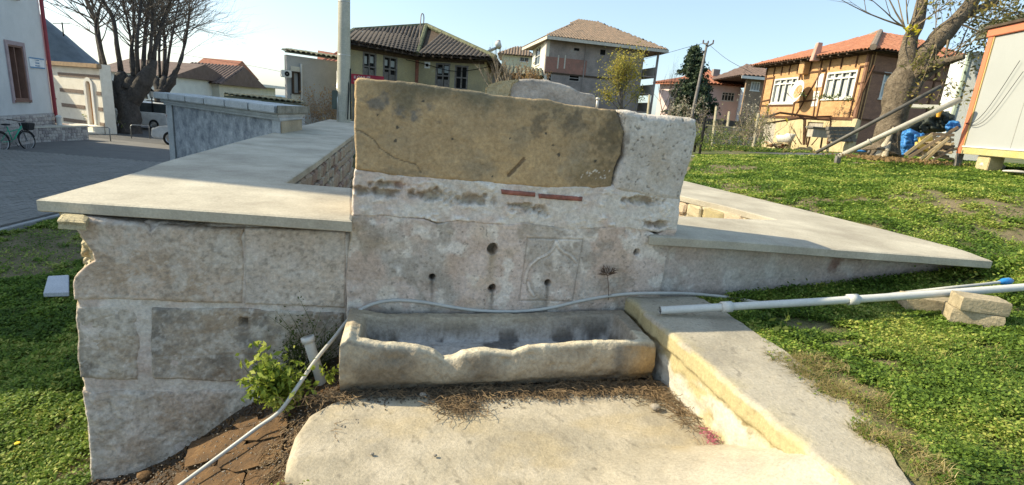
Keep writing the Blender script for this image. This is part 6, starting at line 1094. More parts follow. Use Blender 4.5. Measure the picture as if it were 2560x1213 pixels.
# thin leaved autumn tree before the three storey house
at = thing('yellow_leaved_tree', PT(1555, 290, 33), 'slender autumn tree with sparse yellow green leaves before the three storey house', 'tree'); q = MB(); tips = []
limb(q, [(1552, 292), (1554, 255), (1552, 220)], 33, [.12, .09, .07], 7)
for a in ((1553, 270, 1520, 190, 1.7), (1553, 265, 1560, 150, 2.0), (1553, 260, 1590, 150, 1.9), (1552, 250, 1535, 140, 1.7), (1553, 280, 1600, 220, 1.3), (1553, 280, 1510, 235, 1.2), (1553, 240, 1575, 140, 1.8), (1553, 262, 1540, 180, 1.7), (1553, 225, 1530, 150, 1.4), (1553, 225, 1600, 130, 1.5)): twig(*a, .04, 2, 33, (4, 7))
q.build('branches', BRK, at)['kind'] = 'stuff'; leaves('leaves', tips, 3600, .075, leafmat('autumn_leaf', (.42, .36, .07), (.20, .21, .06), (.5, .40, .06)), at, .22)
# fir
ft = thing('fir_tree', PT(1725, 300, 47), 'dark green pointed fir tree beside the electric pole', 'tree'); b0, t0 = PT(1727, 305, 47), PT(1738, 118, 47); q = MB(); q.tube([b0-[0, 0, 2], b0, t0], [.25, .22, .03], 8); q.build('trunk', BRD, ft); V = []; hgt = np.linalg.norm(t0-b0)
br = MB(); np_ = []
for k in range(210):
    f = rng.uniform(.02, .99); r = 2.35*(1-f)**.8*rng.uniform(.65, 1.15)+.15; a = rng.uniform(0, 2*pi); p = b0+(t0-b0)*f; e = p+np.array([cos(a)*r, sin(a)*r, -.12*r+rng.uniform(-.1, .3)*r]); br.tube([p, (p+e)/2+[0, 0, -.06*r], e+[0, 0, .08*r]], [.04, .03, .01], 3, False)
    for s_ in np.linspace(.15, 1, int(6+r*6)): c = p+(e-p)*s_; np_ += [c+rng.normal(size=3)*[.12, .12, .04] for _ in range(3)]
br.build('branch', BRD, ft)['kind'] = 'stuff'; leaves('needles', np_, 16000, .17, leafmat('fir_needle', (.055, .085, .045), (.02, .038, .025), (.10, .13, .06), .15), ft, .09)
# shrubs
def shrub(name, label, base, n, l, m_t, leafm=None, nl=0, ls=.05, lev=2, up=.2, r=.02, tilt=.5, jit=.05, cat='shrub', w=.3):
    t = thing(name, base, label, cat); q = MB(); tp = []
    for k in range(n):
        d = np.array([rng.normal()*tilt, rng.normal()*tilt, 1.0]); d /= np.linalg.norm(d); grow(q, np.array(base)+np.r_[rng.normal(size=2)*w, 0], d, l*rng.uniform(.6, 1.1), r, lev, up, (3, 6), .6, 4, tp, .12)
    q.build('stems', m_t, t)['kind'] = 'stuff'
    if leafm: leaves('leaves', tp, nl, ls, leafm, t, jit)
    return t
TWG = mat('pale_twig', (.33, .27, .20), (.22, .17, .12), sc=5); DRL = leafmat('brown_dry_leaf', (.40, .24, .10), (.22, .13, .06), (.5, .36, .16))
shrub('dry_shrub', 'tangled brown leaved shrub between the old fountain end and the concrete pole', PT(812, 325, 17.5), 30, .95, TWG, DRL, 1500, .035, up=.15, tilt=.6, w=.28, r=.010)
shrub('bare_shrub', 'bare upright pale shoots in front of the low dark house', PT(1250, 225, 27), 16, 1.3, TWG, None, up=.3, tilt=.35, w=.5, r=.03)
shrub('dry_hedge', 'brown dry hedge mass left of the three storey house', PT(1295, 215, 34), 26, 1.0, TWG, DRL, 2200, .06, up=.1, tilt=.6, w=1.1, r=.02)
shrub('bare_sapling', 'bare thin sapling in front of the fir and the pink house', PT(1668, 300, 30), 5, 1.9, BRK, None, up=.35, tilt=.25, w=.2, r=.03)
shrub('bare_bush', 'grey leafless bush with white dry heads below the pink house', PT(1700, 318, 27), 12, 1.1, TWG, leafmat('pale_leaf', (.5, .46, .36), (.36, .32, .24)), 350, .05, up=.3, tilt=.4, w=.7, r=.02)
shrub('tangled_thicket', 'thicket of tangled bare twigs beside the garden wall', PT(1850, 362, 20), 24, .9, TWG, leafmat('olive_leaf', (.22, .22, .08), (.12, .12, .05)), 700, .04, up=.1, tilt=.8, w=.7, r=.014)
shrub('bare_bush', 'tall bare bush with pale seed heads left of the brick house', PT(1880, 350, 24), 12, 1.3, TWG, MATS['pale_leaf'], 320, .05, up=.3, tilt=.4, w=.5, r=.02)
shrub('vine', 'bare vine stems climbing before the yellow lower wall', PT(2012, 362, 26.5), 6, 1.0, TM, None, up=.2, tilt=.5, w=.2, r=.03)
shrub('green_weeds', 'green weeds at the foot of the iron fence post', PT(1745, 372, 15.8), 26, .5, leafmat('weed_stem', (.12, .15, .04), (.06, .08, .02)), leafmat('weed_leaf', (.17, .22, .05), (.08, .11, .03)), 700, .035, lev=1, up=.1, tilt=.6, w=.4, r=.006)
shrub('green_weeds', 'tuft of green weeds below the garden wall', PT(1830, 372, 17.5), 30, .45, MATS['weed_stem'], MATS['weed_leaf'], 700, .035, lev=1, up=.1, tilt=.6, w=.9, r=.006)
shrub('potted_plants', 'green potted flowers hanging below the right upper window of the brick house', PT(2090, 250, 26), 14, .35, MATS['weed_stem'], MATS['weed_leaf'], 500, .05, lev=1, up=.0, tilt=1.2, w=.5, r=.01, cat='plant')
shrub('yellow_rose_bush', 'small bush with a few yellow blooms beside the brick house corner', PT(1905, 330, 27), 10, .9, TWG, leafmat('yellow_leaf', (1, 1, 1), (1, 1, 1)), 16, .12, up=.3, tilt=.5, w=.5, r=.015)

# ------------------------------------------------------------------ street things: cars, lamp, racks, bicycle
def car(name, label, c, yaw, paint, L_=4.2, Wd=1.72, Hh=1.45, kind='hatch', taxi=False):
    """car built round its own origin, then placed; nose towards +x"""
    t = thing(name, c, label, 'car'); R = np.array([[cos(yaw), sin(yaw), 0], [-sin(yaw), cos(yaw), 0], [0, 0, 1.0]]); c = np.array(c)
    T = lambda x, y, z: c+R[0]*x+R[1]*y+np.array([0, 0, z])
    prof = [(-L_/2, .35), (-L_/2-.03, .60), (-L_/2+.05, .92), (-L_/2+.28, 1.0), (L_*.16, .98), (L_/2-.35, .82), (L_/2-.04, .66), (L_/2, .42), (L_/2-.05, .28), (-L_/2+.1, .26)]
    cab = [(-L_/2+.22, .96), (-L_/2+.48, Hh-.08), (-L_/2+.95, Hh), (.35, Hh-.02), (L_*.20+.2, .97)] if kind != 'van' else [(-L_/2+.03, .96), (-L_/2+.08, Hh), (.9, Hh), (L_*.3, .97)]
    def ext(name, pr, w, w2, m, par, top=0):
        q = MB(); n = len(pr); V = [T(x, -(w if z < .95 else w2)/2, z) for x, z in pr]+[T(x, (w if z < .95 else w2)/2, z) for x, z in pr]
        q.add(V, [tuple(range(n)), tuple(range(2*n-1, n-1, -1))]+[(i, n+i, n+(i+1) % n, (i+1) % n) for i in range(n)]); return q.build(name, m, par, bevel=.05)
    body = ext('body', prof, Wd, Wd-.06, paint, t); ext('cabin', cab, Wd-.1, Wd-.34, GLS, t)
    top = [p for p in cab[1:-1]]; q = MB(); P = [T(x, s*(Wd-.36)/2, z+.012) for s in (-1, 1) for x, z in top]; n = len(top); q.add(P, [(i, i+1, n+i+1, n+i) for i in range(n-1)]); o = q.build('roof', paint, t); md = o.modifiers.new('t', 'SOLIDIFY'); md.thickness = .03
    for s in (-1, 1):
        for x0, x1 in ((cab[0], cab[1]), (cab[-1], cab[-2])): q = MB(); q.bar(T(x0[0], s*(Wd-.14)/2, x0[1]), T(x1[0], s*(Wd-.36)/2, x1[1]), .08); q.build('pillar', paint, t)
        q = MB(); q.bar(T(-.25, s*(Wd-.12)/2, .97), T(-.25, s*(Wd-.34)/2, Hh-.04), .07); q.build('pillar', paint, t)
        q = MB(); q.box(T(L_*.2, s*(Wd/2+.08), 1.0), (.09, .09, .07), (R[0], R[1], (0, 0, 1))); q.build('mirror', paint, t, bevel=.02)
        q = MB(); q.box(T(L_/2-.12, s*(Wd/2-.28), .64), (.12, .2, .07), (R[0], R[1], (0, 0, 1))); q.build('headlight', plain('headlight_glass', (.6, .62, .62), .15), t, bevel=.03)
        q = MB(); q.box(T(-L_/2+.03, s*(Wd/2-.2), .78), (.08, .14, .12), (R[0], R[1], (0, 0, 1))); q.build('taillight', plain('tail_red', (.4, .02, .02), .25), t, bevel=.02)
        for x in (-L_*.31, L_*.31): q = MB(); ax = (R[0], np.array([0, 0, 1.0]), R[1]*s); q.lathe(T(x, s*(Wd/2-.1), .31), [(.0, -.08), (.31, -.08), (.31, .10), (.29, .12), (.20, .12)], 18, ax); wo = q.build('wheel', plain('rubber', (.02, .02, .02), .8), t, True); q = MB(); q.lathe(T(x, s*(Wd/2-.1), .31), [(.20, .121), (.17, .10), (.05, .13), (0, .13)], 12, ax); q.build('rim', plain('rim_metal', (.5, .5, .5), .3, .7), wo)
    if taxi: q = MB(); q.box(T(0, 0, Hh+.07), (.1, .25, .06), (R[0], R[1], (0, 0, 1))); q.build('roof_light', WHT, t, bevel=.02)
    return t
P_ = atZ(275, 302, -1.0)
car('taxi', 'yellow taxi parked behind the domed tomb, left of the massive tree trunk', PT(272, 300, 35)*[1, 1, 0]+[0, 0, -1.0], radians(-8), plain('taxi_yellow', (.80, .52, .01), .3), taxi=True)
car('parked_car', 'dark van parked beyond the yellow taxi', PT(288, 290, 41)*[1, 1, 0]+[0, 0, -1.0], radians(180), plain('car_dark', (.04, .045, .05), .3), 4.4, 1.8, 1.85, 'van')
car('parked_van', 'small white van parked right behind the massive tree trunk', PT(362, 320, 30.5)*[1, 1, 0]+[0, 0, -1.0], radians(175), plain('car_white', (.72, .73, .72), .3), 4.3, 1.75, 1.5, 'van')
car('parked_car', 'white car nosing out from behind the left end of the old fountain wall', PT(530, 340, 23.5)*[1, 1, 0]+[0, 0, -1.0], radians(185), plain('car_silver', (.62, .63, .63), .25), 4.3, 1.75, 1.48)
sl2 = thing('street_lamp', atZ(386, 326, -1.0), 'black classic lantern street lamp between the two pollarded trees', 'street lamp'); b0 = atZ(386, 326, -1.0); zt2 = PT(372, 240, np.dot(b0-CAMP, FWD))[2]; q = MB(); hh = zt2-b0[2]
q.lathe(b0, [(.17, 0), (.17, .1), (.10, .2), (.09, .5), (.06, .6), (.05, hh*.7), (.06, hh*.72), (.035, hh*.74), (.03, hh-.1)], 10); q.build('post', INT, sl2, True)
for s_ in (0,): q = MB(); c = b0+[s_, 0, hh]; q.lathe(c, [(.02, -.12), (.06, -.10), (.08, -.06)], 6); q.lathe(c, [(.19, .27), (.10, .36), (.02, .44), (.0, .48)], 6); q.build('lantern_cap', INT, sl2); q = MB(); q.lathe(c, [(.08, -.06), (.17, .27)], 6); q.build('lantern_glass', plain('lantern_glass', (.5, .52, .5), .2), sl2)
q = MB(); q.tube([b0+[-.3, 0, hh-.25], b0+[.3, 0, hh-.25]], .02, 5); q.build('ladder_bar', INT, sl2)
RK = plain('rack_metal', (.30, .31, .31), .4, .6)
for i, (pts, lab) in enumerate(((((221, 352), (219, 328), (270, 330), (277, 356)), 'tubular steel bike rack at the end of the stone plinth'), (((329, 346), (325, 325), (365, 325), (375, 347)), 'second steel bike rack in front of the street lamp'), (((0, 371), (-6, 340), (-40, 345), (-44, 372)), 'bike rack behind the parked bicycle'))):
    P = []; zc = (2.55*F/157) if i == 0 else (2.55*F/(pts[0][1]-204) if i == 1 else 17.0)
    g0 = atZ(*pts[0], -1.0); g1 = atZ(*pts[3], -1.0); h_ = .62 if i < 2 else .7; q = MB(); u_ = (g1-g0); q.tube([g0, g0+[0, 0, h_*.92], g0+u_*.07+[0, 0, h_], g0+u_*.93+[0, 0, h_], g1+[0, 0, h_*.92], g1], .022, 6); q.tube([g0+[0, 0, h_*.5], g1+[0, 0, h_*.5]], .012, 5) if i != 1 else None
    tag(q.build('bike_rack', RK, None, True), lab, 'bike rack', 'bike racks along the street')
sm_ = MB(); a, b = atZ(270, 356, -.993), atZ(430, 357, -.993); 
lb = MB(); 
for k in range(9): p0 = a+(b-a)*(k/9); p1 = a+(b-a)*((k+.96)/9); q = MB()
bk = thing('bicycle', atZ(60, 372, -1.0), 'green framed city bicycle with a dark front basket leaning at the left edge', 'bicycle')
w0, w1 = atZ(73, 374, -1.0), atZ(12, 379, -1.0); dB = (w0-w1)*[1, 1, 0]; LW_ = np.linalg.norm(dB); dB /= LW_; nB = np.array([-dB[1], dB[0], 0]); wb = 1.0; o0 = w0-dB*wb; tf = lambda x, z, y=0: o0+dB*x+np.array([0, 0, z])+nB*(y+z*.10)
GF = plain('bike_green', (.05, .42, .26), .3); BKM = MATS['black_cable']; rw_ = .31
for x in (0, wb):
    q = MB(); q.tube([tf(x+rw_*cos(a), rw_+rw_*sin(a)) for a in np.linspace(0, 2*pi, 25)], .022, 6, False); wo = q.build('wheel', plain('rubber', (1, 1, 1)), bk, True)
    q = MB(); q.tube([tf(x+(rw_-.03)*cos(a), rw_+(rw_-.03)*sin(a)) for a in np.linspace(0, 2*pi, 25)], .009, 4, False); q.tube([tf(x, rw_, -.05), tf(x, rw_, .05)], .025, 6)
    for a in np.linspace(0, 2*pi, 17)[:-1]: q.tube([tf(x, rw_), tf(x+(rw_-.03)*cos(a), rw_+(rw_-.03)*sin(a))], .0025, 3, False)
    q.build('rim', plain('rim_metal', (1, 1, 1)), wo); q = MB(); q.tube([tf(x+(rw_+.045)*cos(a), rw_+(rw_+.045)*sin(a)) for a in np.linspace(.3, 2.9, 12)], .018, 5, False); q.build('mudguard', BKM, bk, True)
q = MB()
for a, b, r in (((.92, .80), (.45, .30), .024), ((.90, .72), (.38, .62), .018), ((.45, .30), (.36, .80), .018), ((.45, .30), (0, rw_), .012), ((0, rw_), (.37, .68), .010)): q.tube([tf(*a), tf(*b)], r, 7)
q.build('frame', GF, bk, True); q = MB(); q.tube([tf(wb, rw_), tf(.93, .66), tf(.90, .92)], .017, 6); q.build('fork', RK, bk, True)
q = MB(); q.tube([tf(.74, 1.0, -.28), tf(.86, .98, -.2), tf(.92, .95, 0), tf(.86, .98, .2), tf(.74, 1.0, .28)], .014, 6); q.build('handlebar', BKM, bk, True); q = MB(); q.lathe(tf(.34, .86), [(0, -.03), (.11, -.02), (.12, .02), (0, .04)], 10); q.build('saddle', BKM, bk, True)
q = MB(); a = tf(1.14, .78); q.hexa([a+dB*x+nB*y+[0, 0, -.12] for x, y in ((-.12, -.13), (.12, -.13), (.12, .13), (-.12, .13))], [a+dB*x+nB*y+[0, 0, .12] for x, y in ((-.16, -.17), (.16, -.17), (.16, .17), (-.16, .17))]); q.build('basket', mat('basket_dark', (.05, .05, .05), fine=80), bk, bevel=.02)
q = MB(); q.lathe(tf(.45, .28, -.05), [(0, 0), (.09, 0), (.09, .012), (0, .012)], 14, (dB, np.array([0, 0, 1.0]), nB)); q.build('chainring', RK, bk); q = MB(); q.tube([tf(.45, .28, -.08), tf(.52, .13, -.08)], .01, 5); q.tube([tf(.45, .28, .08), tf(.38, .43, .08)], .01, 5); q.build('pedal_crank', BKM, bk)
q = MB(); c = atZ(427/2.0+0, 0, 0) if False else PT(147, 298, 21); q.lathe(c-[0, 0, .3], [(.09, 0), (.09, .35), (.12, .38), (.06, .45), (0, .47)], 10); tag(q.build('small_white_post', WHT, None, True), 'small white bollard standing on the plinth below the downpipe', 'bollard')
shrub('tree_base_weeds', 'sparse sunlit weeds at the foot of the massive pollarded tree', PT(290, 322, 27), 14, .7, TWG, MATS['weed_leaf'], 220, .05, lev=1, up=.2, tilt=.5, w=.5, r=.01)

# ------------------------------------------------------------------ foreground: hose, pipes, blocks, plants, grass
HM = mat('hose_plastic', (.50, .50, .46), (.42, .42, .39), sc=6, rough=.4, bump=.05, spk=.06); PVC = mat('pvc_pipe', (.60, .60, .56), (.52, .52, .48), sc=4, rough=.4, bump=.06, spk=.08)
hp = []
def onbed(x, y, h):
    z = -.3
    for _ in range(14): p = atZ(x, y, z); uu, vv = UV(p[0], p[1]); z = .5*z+.5*(float(soil_z(uu, vv))+h)
    return atZ(x, y, z)
for x, y, h in ((430, 1228, .10), (560, 1132, .11), (640, 1072, .11), (700, 1028, .13)): hp.append(onbed(x, y, h))
for x, y, v in ((745, 965, .0), (790, 900, .16), (835, 845, .33), (880, 790, .50), (930, 761, .57), (990, 751, .585), (1060, 756, .585), (1130, 768, .585), (1200, 777, .585), (1290, 779, .585), (1370, 771, .585), (1440, 755, .585), (1510, 742, .585), (1570, 735, .585)): u, z = FP(x, y, v); hp.append(L(u, v, z))
for x, y, z in ((1640, 733, .38), (1720, 734, .36), (1800, 741, .345), (1850, 748, .34)): hp.append(atZ(x, y, z))
for x, y, z in ((1905, 757, .36), (1990, 756, .39), (2080, 750, .42), (2180, 741, .46), (2280, 730, .51), (2370, 720, .58), (2450, 712, .61), (2498, 706, .62)): hp.append(atZ(x, y, z+.015))
hs = thing('garden_hose', hp[0], 'long thin pale hose looping over the trough and along the wall foot', 'hose'); q = MB(); q.tube(spline(hp, 8), .0115, 8, False); q.build('hose', HM, hs, True)
a, b = hp[-1], atZ(2528, 702, .635); q = MB(); q.tube([a, a+(b-a)*.3, a+(b-a)*.35, a+(b-a)*.8, b], [.015, .018, .026, .026, .018], 10); q.build('connector', plain('connector_blue', (.03, .22, .55), .35), hs, True)
q = MB(); q.tube(spline([atZ(2160, 790, .36), atZ(2185, 800, .37), atZ(2205, 808, .37)], 4), .006, 6, False); tag(q.build('hose_scrap', HM, None, True), 'short scrap of thin pale tube lying in the shaded grass', 'tube')
p0 = atZ(1650, 776, ZC+.036); p1 = atZ(2640, 712, .70); pv = thing('long_pvc_pipe', p0, 'long white plastic pipe with two couplings lying over the curb wall and the stacked blocks', 'pipe'); f = lambda t: p0+(p1-p0)*t-np.array([0, 0, .012*sin(pi*t)])
def hollow(q, P, r, n=16): 
    q.tube(P, r, n, False); q.tube([P[0]+(P[1]-P[0])*.0, P[0]+(P[1]-P[0])*.3][::-1], r*.86, n, False)
    return q
q = MB(); hollow(q, [f(t) for t in np.linspace(0, 1, 12)], .026); o = q.build('pipe', PVC, pv, True)
for px in (1815, 2130):
    ts = np.linspace(0, 1, 400); pr = [abs((CX+F*((f(t)-CAMP)@RT)/((f(t)-CAMP)@FWD))-px) for t in ts]; t = ts[int(np.argmin(pr))]; q = MB(); dt = .035/np.linalg.norm(p1-p0)
    q.tube([f(t-dt), f(t-dt), f(t+dt), f(t+dt)], [.028, .037, .037, .028], 16, False); q.build('coupling', PVC, pv, True)
q = MB(); dpx = (p0-p1)/np.linalg.norm(p1-p0); q.tube([p0+dpx*.0, p0-dpx*.18], [.0225, .0225], 14, False); q.tube([p0-dpx*.18, p0-dpx*.181], [.0225, .001], 14); q.build('bore', INT, pv, True)
# short standing pipe
a, b = FP(806, 962, .30), FP(768, 842, .34); a3, b3 = L(a[0], .30, a[1]), L(b[0], .34, b[1]); sp2 = thing('standing_pipe_stub', a3, 'short white plastic pipe stub standing among the leaves left of the trough', 'pipe'); q = MB(); q.tube([a3-(b3-a3)*.15, a3, b3], .031, 14, False); q.build('pipe', PVC, sp2, True)
q = MB(); u_ = (b3-a3)/np.linalg.norm(b3-a3); q.tube([b3-u_*.035, b3-u_*.035, b3, b3, b3-u_*.03], [.033, .039, .039, .030, .028], 14, False); q.build('collar', PVC, sp2, True); q = MB(); q.tube([b3-u_*.03, b3-u_*.031], [.028, .001], 14); q.build('bore', INT, sp2)
# blocks under the pipe
BL = mat('tan_block', (.42, .35, .23), (.31, .26, .17), sc=7, fine=50, bump=.7)
def rough_block(name, label, c, e, yaw, seed, top_in=.9):
    bm = bmesh.new(); bmesh.ops.create_cube(bm, size=2); bmesh.ops.subdivide_edges(bm, edges=bm.edges, cuts=5, use_grid_fill=True)
    for v in bm.verts:
        k = float(fbm(np.array([v.co.x*2+seed]), np.array([v.co.y*2]), np.array([v.co.z*2]), 3, seed)[0])*.12; m = 1+k*.5; x, y, z = v.co; mm_ = 1+k*.25; q_ = 1-.018*max(0, sum(abs(t) > .9 for t in (x, y, z))-1); v.co = Vector((x*e[0]*q_*mm_, y*e[1]*q_*mm_, z*e[2]*(1-.04*(q_ < 1))*mm_))
    bm.transform(Matrix.Translation(tuple(c)) @ Matrix.Rotation(yaw, 4, 'Z')); me = bpy.data.meshes.new(name); bm.to_mesh(me); bm.free(); return tag(link(name, me, BL, None, False), label, 'block')
c = atZ(2335, 770, .46); rough_block('stone_block', 'tan block lying alone under the pipe behind the stacked pair', c+[0, .02, .02], (.19, .075, .05), radians(-14), 1)
c = atZ(2445, 815, .45); rough_block('stone_block', 'lower block of the stacked pair under the pipe', c+[.0, .06, .045], (.14, .085, .052), radians(-24), 5); rough_block('stone_block', 'upper block of the stacked pair, with the pipe resting on it', c+[0, .04, .143], (.135, .08, .045), radians(-15), 9)
q = MB(); a, b, c_, d = (atZ(x, y, -.90) for x, y in ((120, 690), (172, 687), (172, 731), (108, 733))); q.hexa([p-[0, 0, .05] for p in (d, c_, b, a)], [d, c_, b, a]); tag(q.build('marble_plate', mat('pale_marble', (.55, .57, .60), (.48, .50, .53), sc=4, bump=.2), None, bevel=.006), 'flat pale slab lying in the grass beside the left wall', 'slab')
# brown stone slabs in the sloping bed at the lower left
BS = mat('rusty_slab', (.135, .075, .03), (.06, .036, .018), sc=7, fine=40, bump=.9, c3=(.20, .125, .055), bump2=.6); slabs = [([(478, 1105), (560, 1075), (640, 1070), (600, 1120), (520, 1150), (462, 1170)], 0), ([(600, 1060), (690, 1040), (715, 1050), (700, 1085), (650, 1098), (600, 1100)], 1), ([(560, 1130), (640, 1105), (705, 1095), (690, 1150), (600, 1175), (545, 1170)], 2), ([(440, 1185), (530, 1165), (610, 1185), (590, 1250), (440, 1260)], 3), ([(625, 1180), (700, 1160), (705, 1240), (610, 1260)], 4), ([(585, 1062), (600, 1045), (640, 1040), (640, 1060), (600, 1068)], 5)]
labs = ['broken rusty slab farthest left in the sloping bed', 'rusty slab touching the rounded corner of the paved floor', 'middle rusty slab crossed by the hose', 'large rusty slab at the bottom edge under the hose', 'rusty slab below the paved floor corner at the bottom edge', 'small broken rusty slab piece by the leafy plant']
for (pts, k), lb_ in zip(slabs, labs):
    P = []
    for x, y in pts:
        z = -.35
        for _ in range(12): p = atZ(x, y, z); uu, vv = UV(p[0], p[1]); z = .5*z+.5*(float(soil_z(uu, vv))+.04)
        P.append(atZ(x, y, z))
    A_ = np.array(P); c = A_.mean(0); P = [c+(p-c)*.93 for p in P]; A_ = np.array(P); n_ = np.linalg.svd(A_-c)[2][2]; n_ = n_ if n_[2] > 0 else -n_; P = [p-n_*((p-c)@n_) for p in A_]; o = slab_poly('rusty_slab', P, .06, BS, None, .010, .035); tag(o, lb_, 'slab')
# small rocks and rubble in the bed
q0 = 0
RKM = [mat('bed_rock', (.36, .32, .26), (.24, .21, .17), sc=9, bump=.8), BS]
for i, (x, y, s_, lb_) in enumerate(((600, 1178, .035, 'dark clod on the middle rusty slab'), (362, 1196, .05, 'brownish rock at the foot of the wall bottom corner'), (735, 975, .02, 'small grey pebble in shadow beside the plant'), (1058, 990, .022, 'grey pebble in front of the trough left part'), (1185, 1008, .014, 'small white shell like pebble before the trough'), (1293, 988, .016, 'reddish pebble lying in the shade of the trough'), (1638, 1022, .032, 'pale rock near the right end of the paved floor'), (930, 1136, .010, 'small dark chip on the paved floor'), (1088, 1140, .010, 'lone dark chip right of the other chip on the paved floor'))):
    z = -.02
    if x < 760:
        for _ in range(12): p = atZ(x, y, z); uu, vv = UV(p[0], p[1]); z = .5*z+.5*float(soil_z(uu, vv))
    p = atZ(x, y, z+.01); rock('pebble', lb_, p+[0, 0, s_*.3], (s_, s_*.8, s_*.6), RKM[1] if i in (0, 1, 5) else RKM[0], 20+i, 'pebble')
def scatter_gravel(name, n, region, zf, size, m, seed):
    r_ = np.random.default_rng(seed); V = []; Q = []; base = np.array([(1, 0, 0), (-1, 0, 0), (0, 1, 0), (0, -1, 0), (0, 0, 1), (0, 0, -1)], float); tri = np.array([(0, 2, 4), (2, 1, 4), (1, 3, 4), (3, 0, 4), (2, 0, 5), (1, 2, 5), (3, 1, 5), (0, 3, 5)])
    u, v = region(r_, n); k = len(u); z = zf(u, v); P = P0+u[:, None]*D_+v[:, None]*V_; P[:, 2] = z; s = size*r_.uniform(.3, 1.0, k)**2; B = base[None]*(1+.3*r_.normal(size=(k, 6, 1)))*s[:, None, None]*np.array([1, .8, .6]); a = r_.uniform(0, 2*pi, k); ca, sa = np.cos(a)[:, None], np.sin(a)[:, None]
    B = np.stack([B[..., 0]*ca-B[..., 1]*sa, B[..., 0]*sa+B[..., 1]*ca, B[..., 2]], -1)+P[:, None]; Qa = (tri[None]+6*np.arange(k)[:, None, None]).reshape(-1, 3); o = nmesh(name, B.reshape(-1, 3), Qa, m); o['kind'] = 'stuff'; return o
def bed(r_, n): u = r_.uniform(-1.6, .1, n); v = r_.uniform(-1.3, .6, n); return u, v
scatter_gravel('soil_crumbs', 9000, bed, lambda u, v: soil_z(u, v)+.004, .018, RKM[1], 5); scatter_gravel('slab_crumbs', 2500, bed, lambda u, v: soil_z(u, v)+.046, .008, RKM[0], 15)
def strip(r_, n):
    u = r_.uniform(0, 1.88, n); k = r_.normal(size=n)*.045; return u, -.05+k-.06*np.clip(np.sin(u*9), 0, 1)*(u > .5)
scatter_gravel('floor_crumbs', 2600, strip, lambda u, v: -.012+0*u, .009, mat('dark_crumbs', (.10, .08, .055), (.06, .05, .035), sc=20), 6)
def grav(r_, n): u = r_.normal(2.95, .16, n); v = r_.normal(.15, .14, n)-(u-2.9)*.5; return u, v
def blades(name, P, N, hgt, wid, lean, m, r_, two=True, bend=.6):
    """thin bent blades: P base points, hgt and wid per blade"""
    k = len(P); a = r_.uniform(0, 2*pi, k); dx = np.stack([np.cos(a), np.sin(a), 0*a], 1); side = np.stack([-np.sin(a), np.cos(a), 0*a], 1); l = (lean*r_.uniform(.3, 1.3, k))[:, None]; h = hgt[:, None]; w_ = wid[:, None]; up = np.array([0, 0, 1.0])
    p1 = P+dx*l*h*.4+up*h*.6; p2 = P+dx*l*h*1.2+up*h*(1-.25*bend*l); V = np.stack([P-side*w_*.5, P+side*w_*.5, p1+side*w_*.5, p1-side*w_*.5, p2], 1).reshape(-1, 3); b = 5*np.arange(k)[:, None]
    T = np.concatenate([b+[0, 1, 2], b+[0, 2, 3], b+[3, 2, 4]], 1).reshape(-1, 3); o = nmesh(name, V, T, m); o['kind'] = 'stuff'; return o
def clover(name, P, size, m, r_):
    """small broad leaves on short stalks: each a bent rhomb"""
    k = len(P); a = r_.uniform(0, 2*pi, k); til = r_.uniform(-.5, .9, k); d = np.stack([np.cos(a)*np.cos(til), np.sin(a)*np.cos(til), np.sin(til)], 1); s = np.stack([-np.sin(a), np.cos(a), r_.normal(size=k)*.3], 1); S = size[:, None]; nrm = np.cross(d, s)
    V = np.stack([P, P+d*S*.5+s*S*.36+nrm*S*.10, P+d*S, P+d*S*.5-s*S*.36+nrm*S*.10], 1).reshape(-1, 3); o = nmesh(name, V, np.arange(4*k).reshape(k, 4), m); o['kind'] = 'stuff'; return o
GL = leafmat('lawn_leaf', (.23, .34, .05), (.07, .135, .022), (.43, .46, .11), .4, 1.6); GB_ = leafmat('grass_blade', (.18, .27, .045), (.06, .105, .02), (.36, .32, .10), .35, 1.2); GD = leafmat('dry_blade', (.40, .31, .13), (.20, .17, .06), (.52, .43, .20), .25, 2)
def inview(x, y, z, m=60):
    d = np.stack([x, y, z-H], -1); zc = d@FWD; px = CX+F*(d@RT)/zc; py = CY-F*(d@UP)/zc; return (zc > .5) & (px > -m) & (px < 2560+m) & (py < 1213+m) & (py > -50), zc
def pick(n, x0, x1, y0, y1, cond, seed):
    r_ = np.random.default_rng(seed); x = r_.uniform(x0, x1, n); y = r_.uniform(y0, y1, n); z = ground_z(x, y)+near_noise(x, y); u, v = UV(x, y); ok, zc = inview(x, y, z); ok &= cond(u, v, x, y); return x[ok], y[ok], z[ok], zc[ok], r_
def near_noise(x, y):
    u, v = UV(x, y); nn = 1-sm(12, 40, np.hypot(x, y)); return nn*(.035*fbm(x*1.3, y*1.3, 0, 4, 3)*sm(-1.0, 2.3, u)+.012*fbm(x*9, y*9, 0, 3, 8))
wallpoly = [zf(p) for p in fr]+ob+[zf(ob[3]+e*4), zf(ib[0]+e2*4)]+ib[:4]
def in_poly(x, y, P):
    c = np.zeros(x.shape, bool); n = len(P); j = n-1
    for i in range(n):
        xi, yi, xj, yj = P[i][0], P[i][1], P[j][0], P[j][1]; t = ((yi > y) != (yj > y)) & (x < (xj-xi)*(y-yi)/(yj-yi+1e-12)+xi); c ^= t; j = i
    return c
outl = [L(3.3, VF-.02, 0)]+[np.array(p) for p in ([fr[-1]]+ob+[zf(ob[3]+e*4)])]+[L(-.5, 9, 0), L(-.5, VF-.02, 0)]
curb_r = lambda v: np.interp(v, [-1.9, -1.5, -1.3, -1.1, -.9, -.6, -.2, .7], [1.98, 2.10, 2.20, 2.34, 2.42, 2.46, 2.50, 2.50])
patch = lambda x, y: fbm(x*.9, y*.9, 0, 4, 5)+.5*fbm(x*5, y*5, 0, 4, 6)
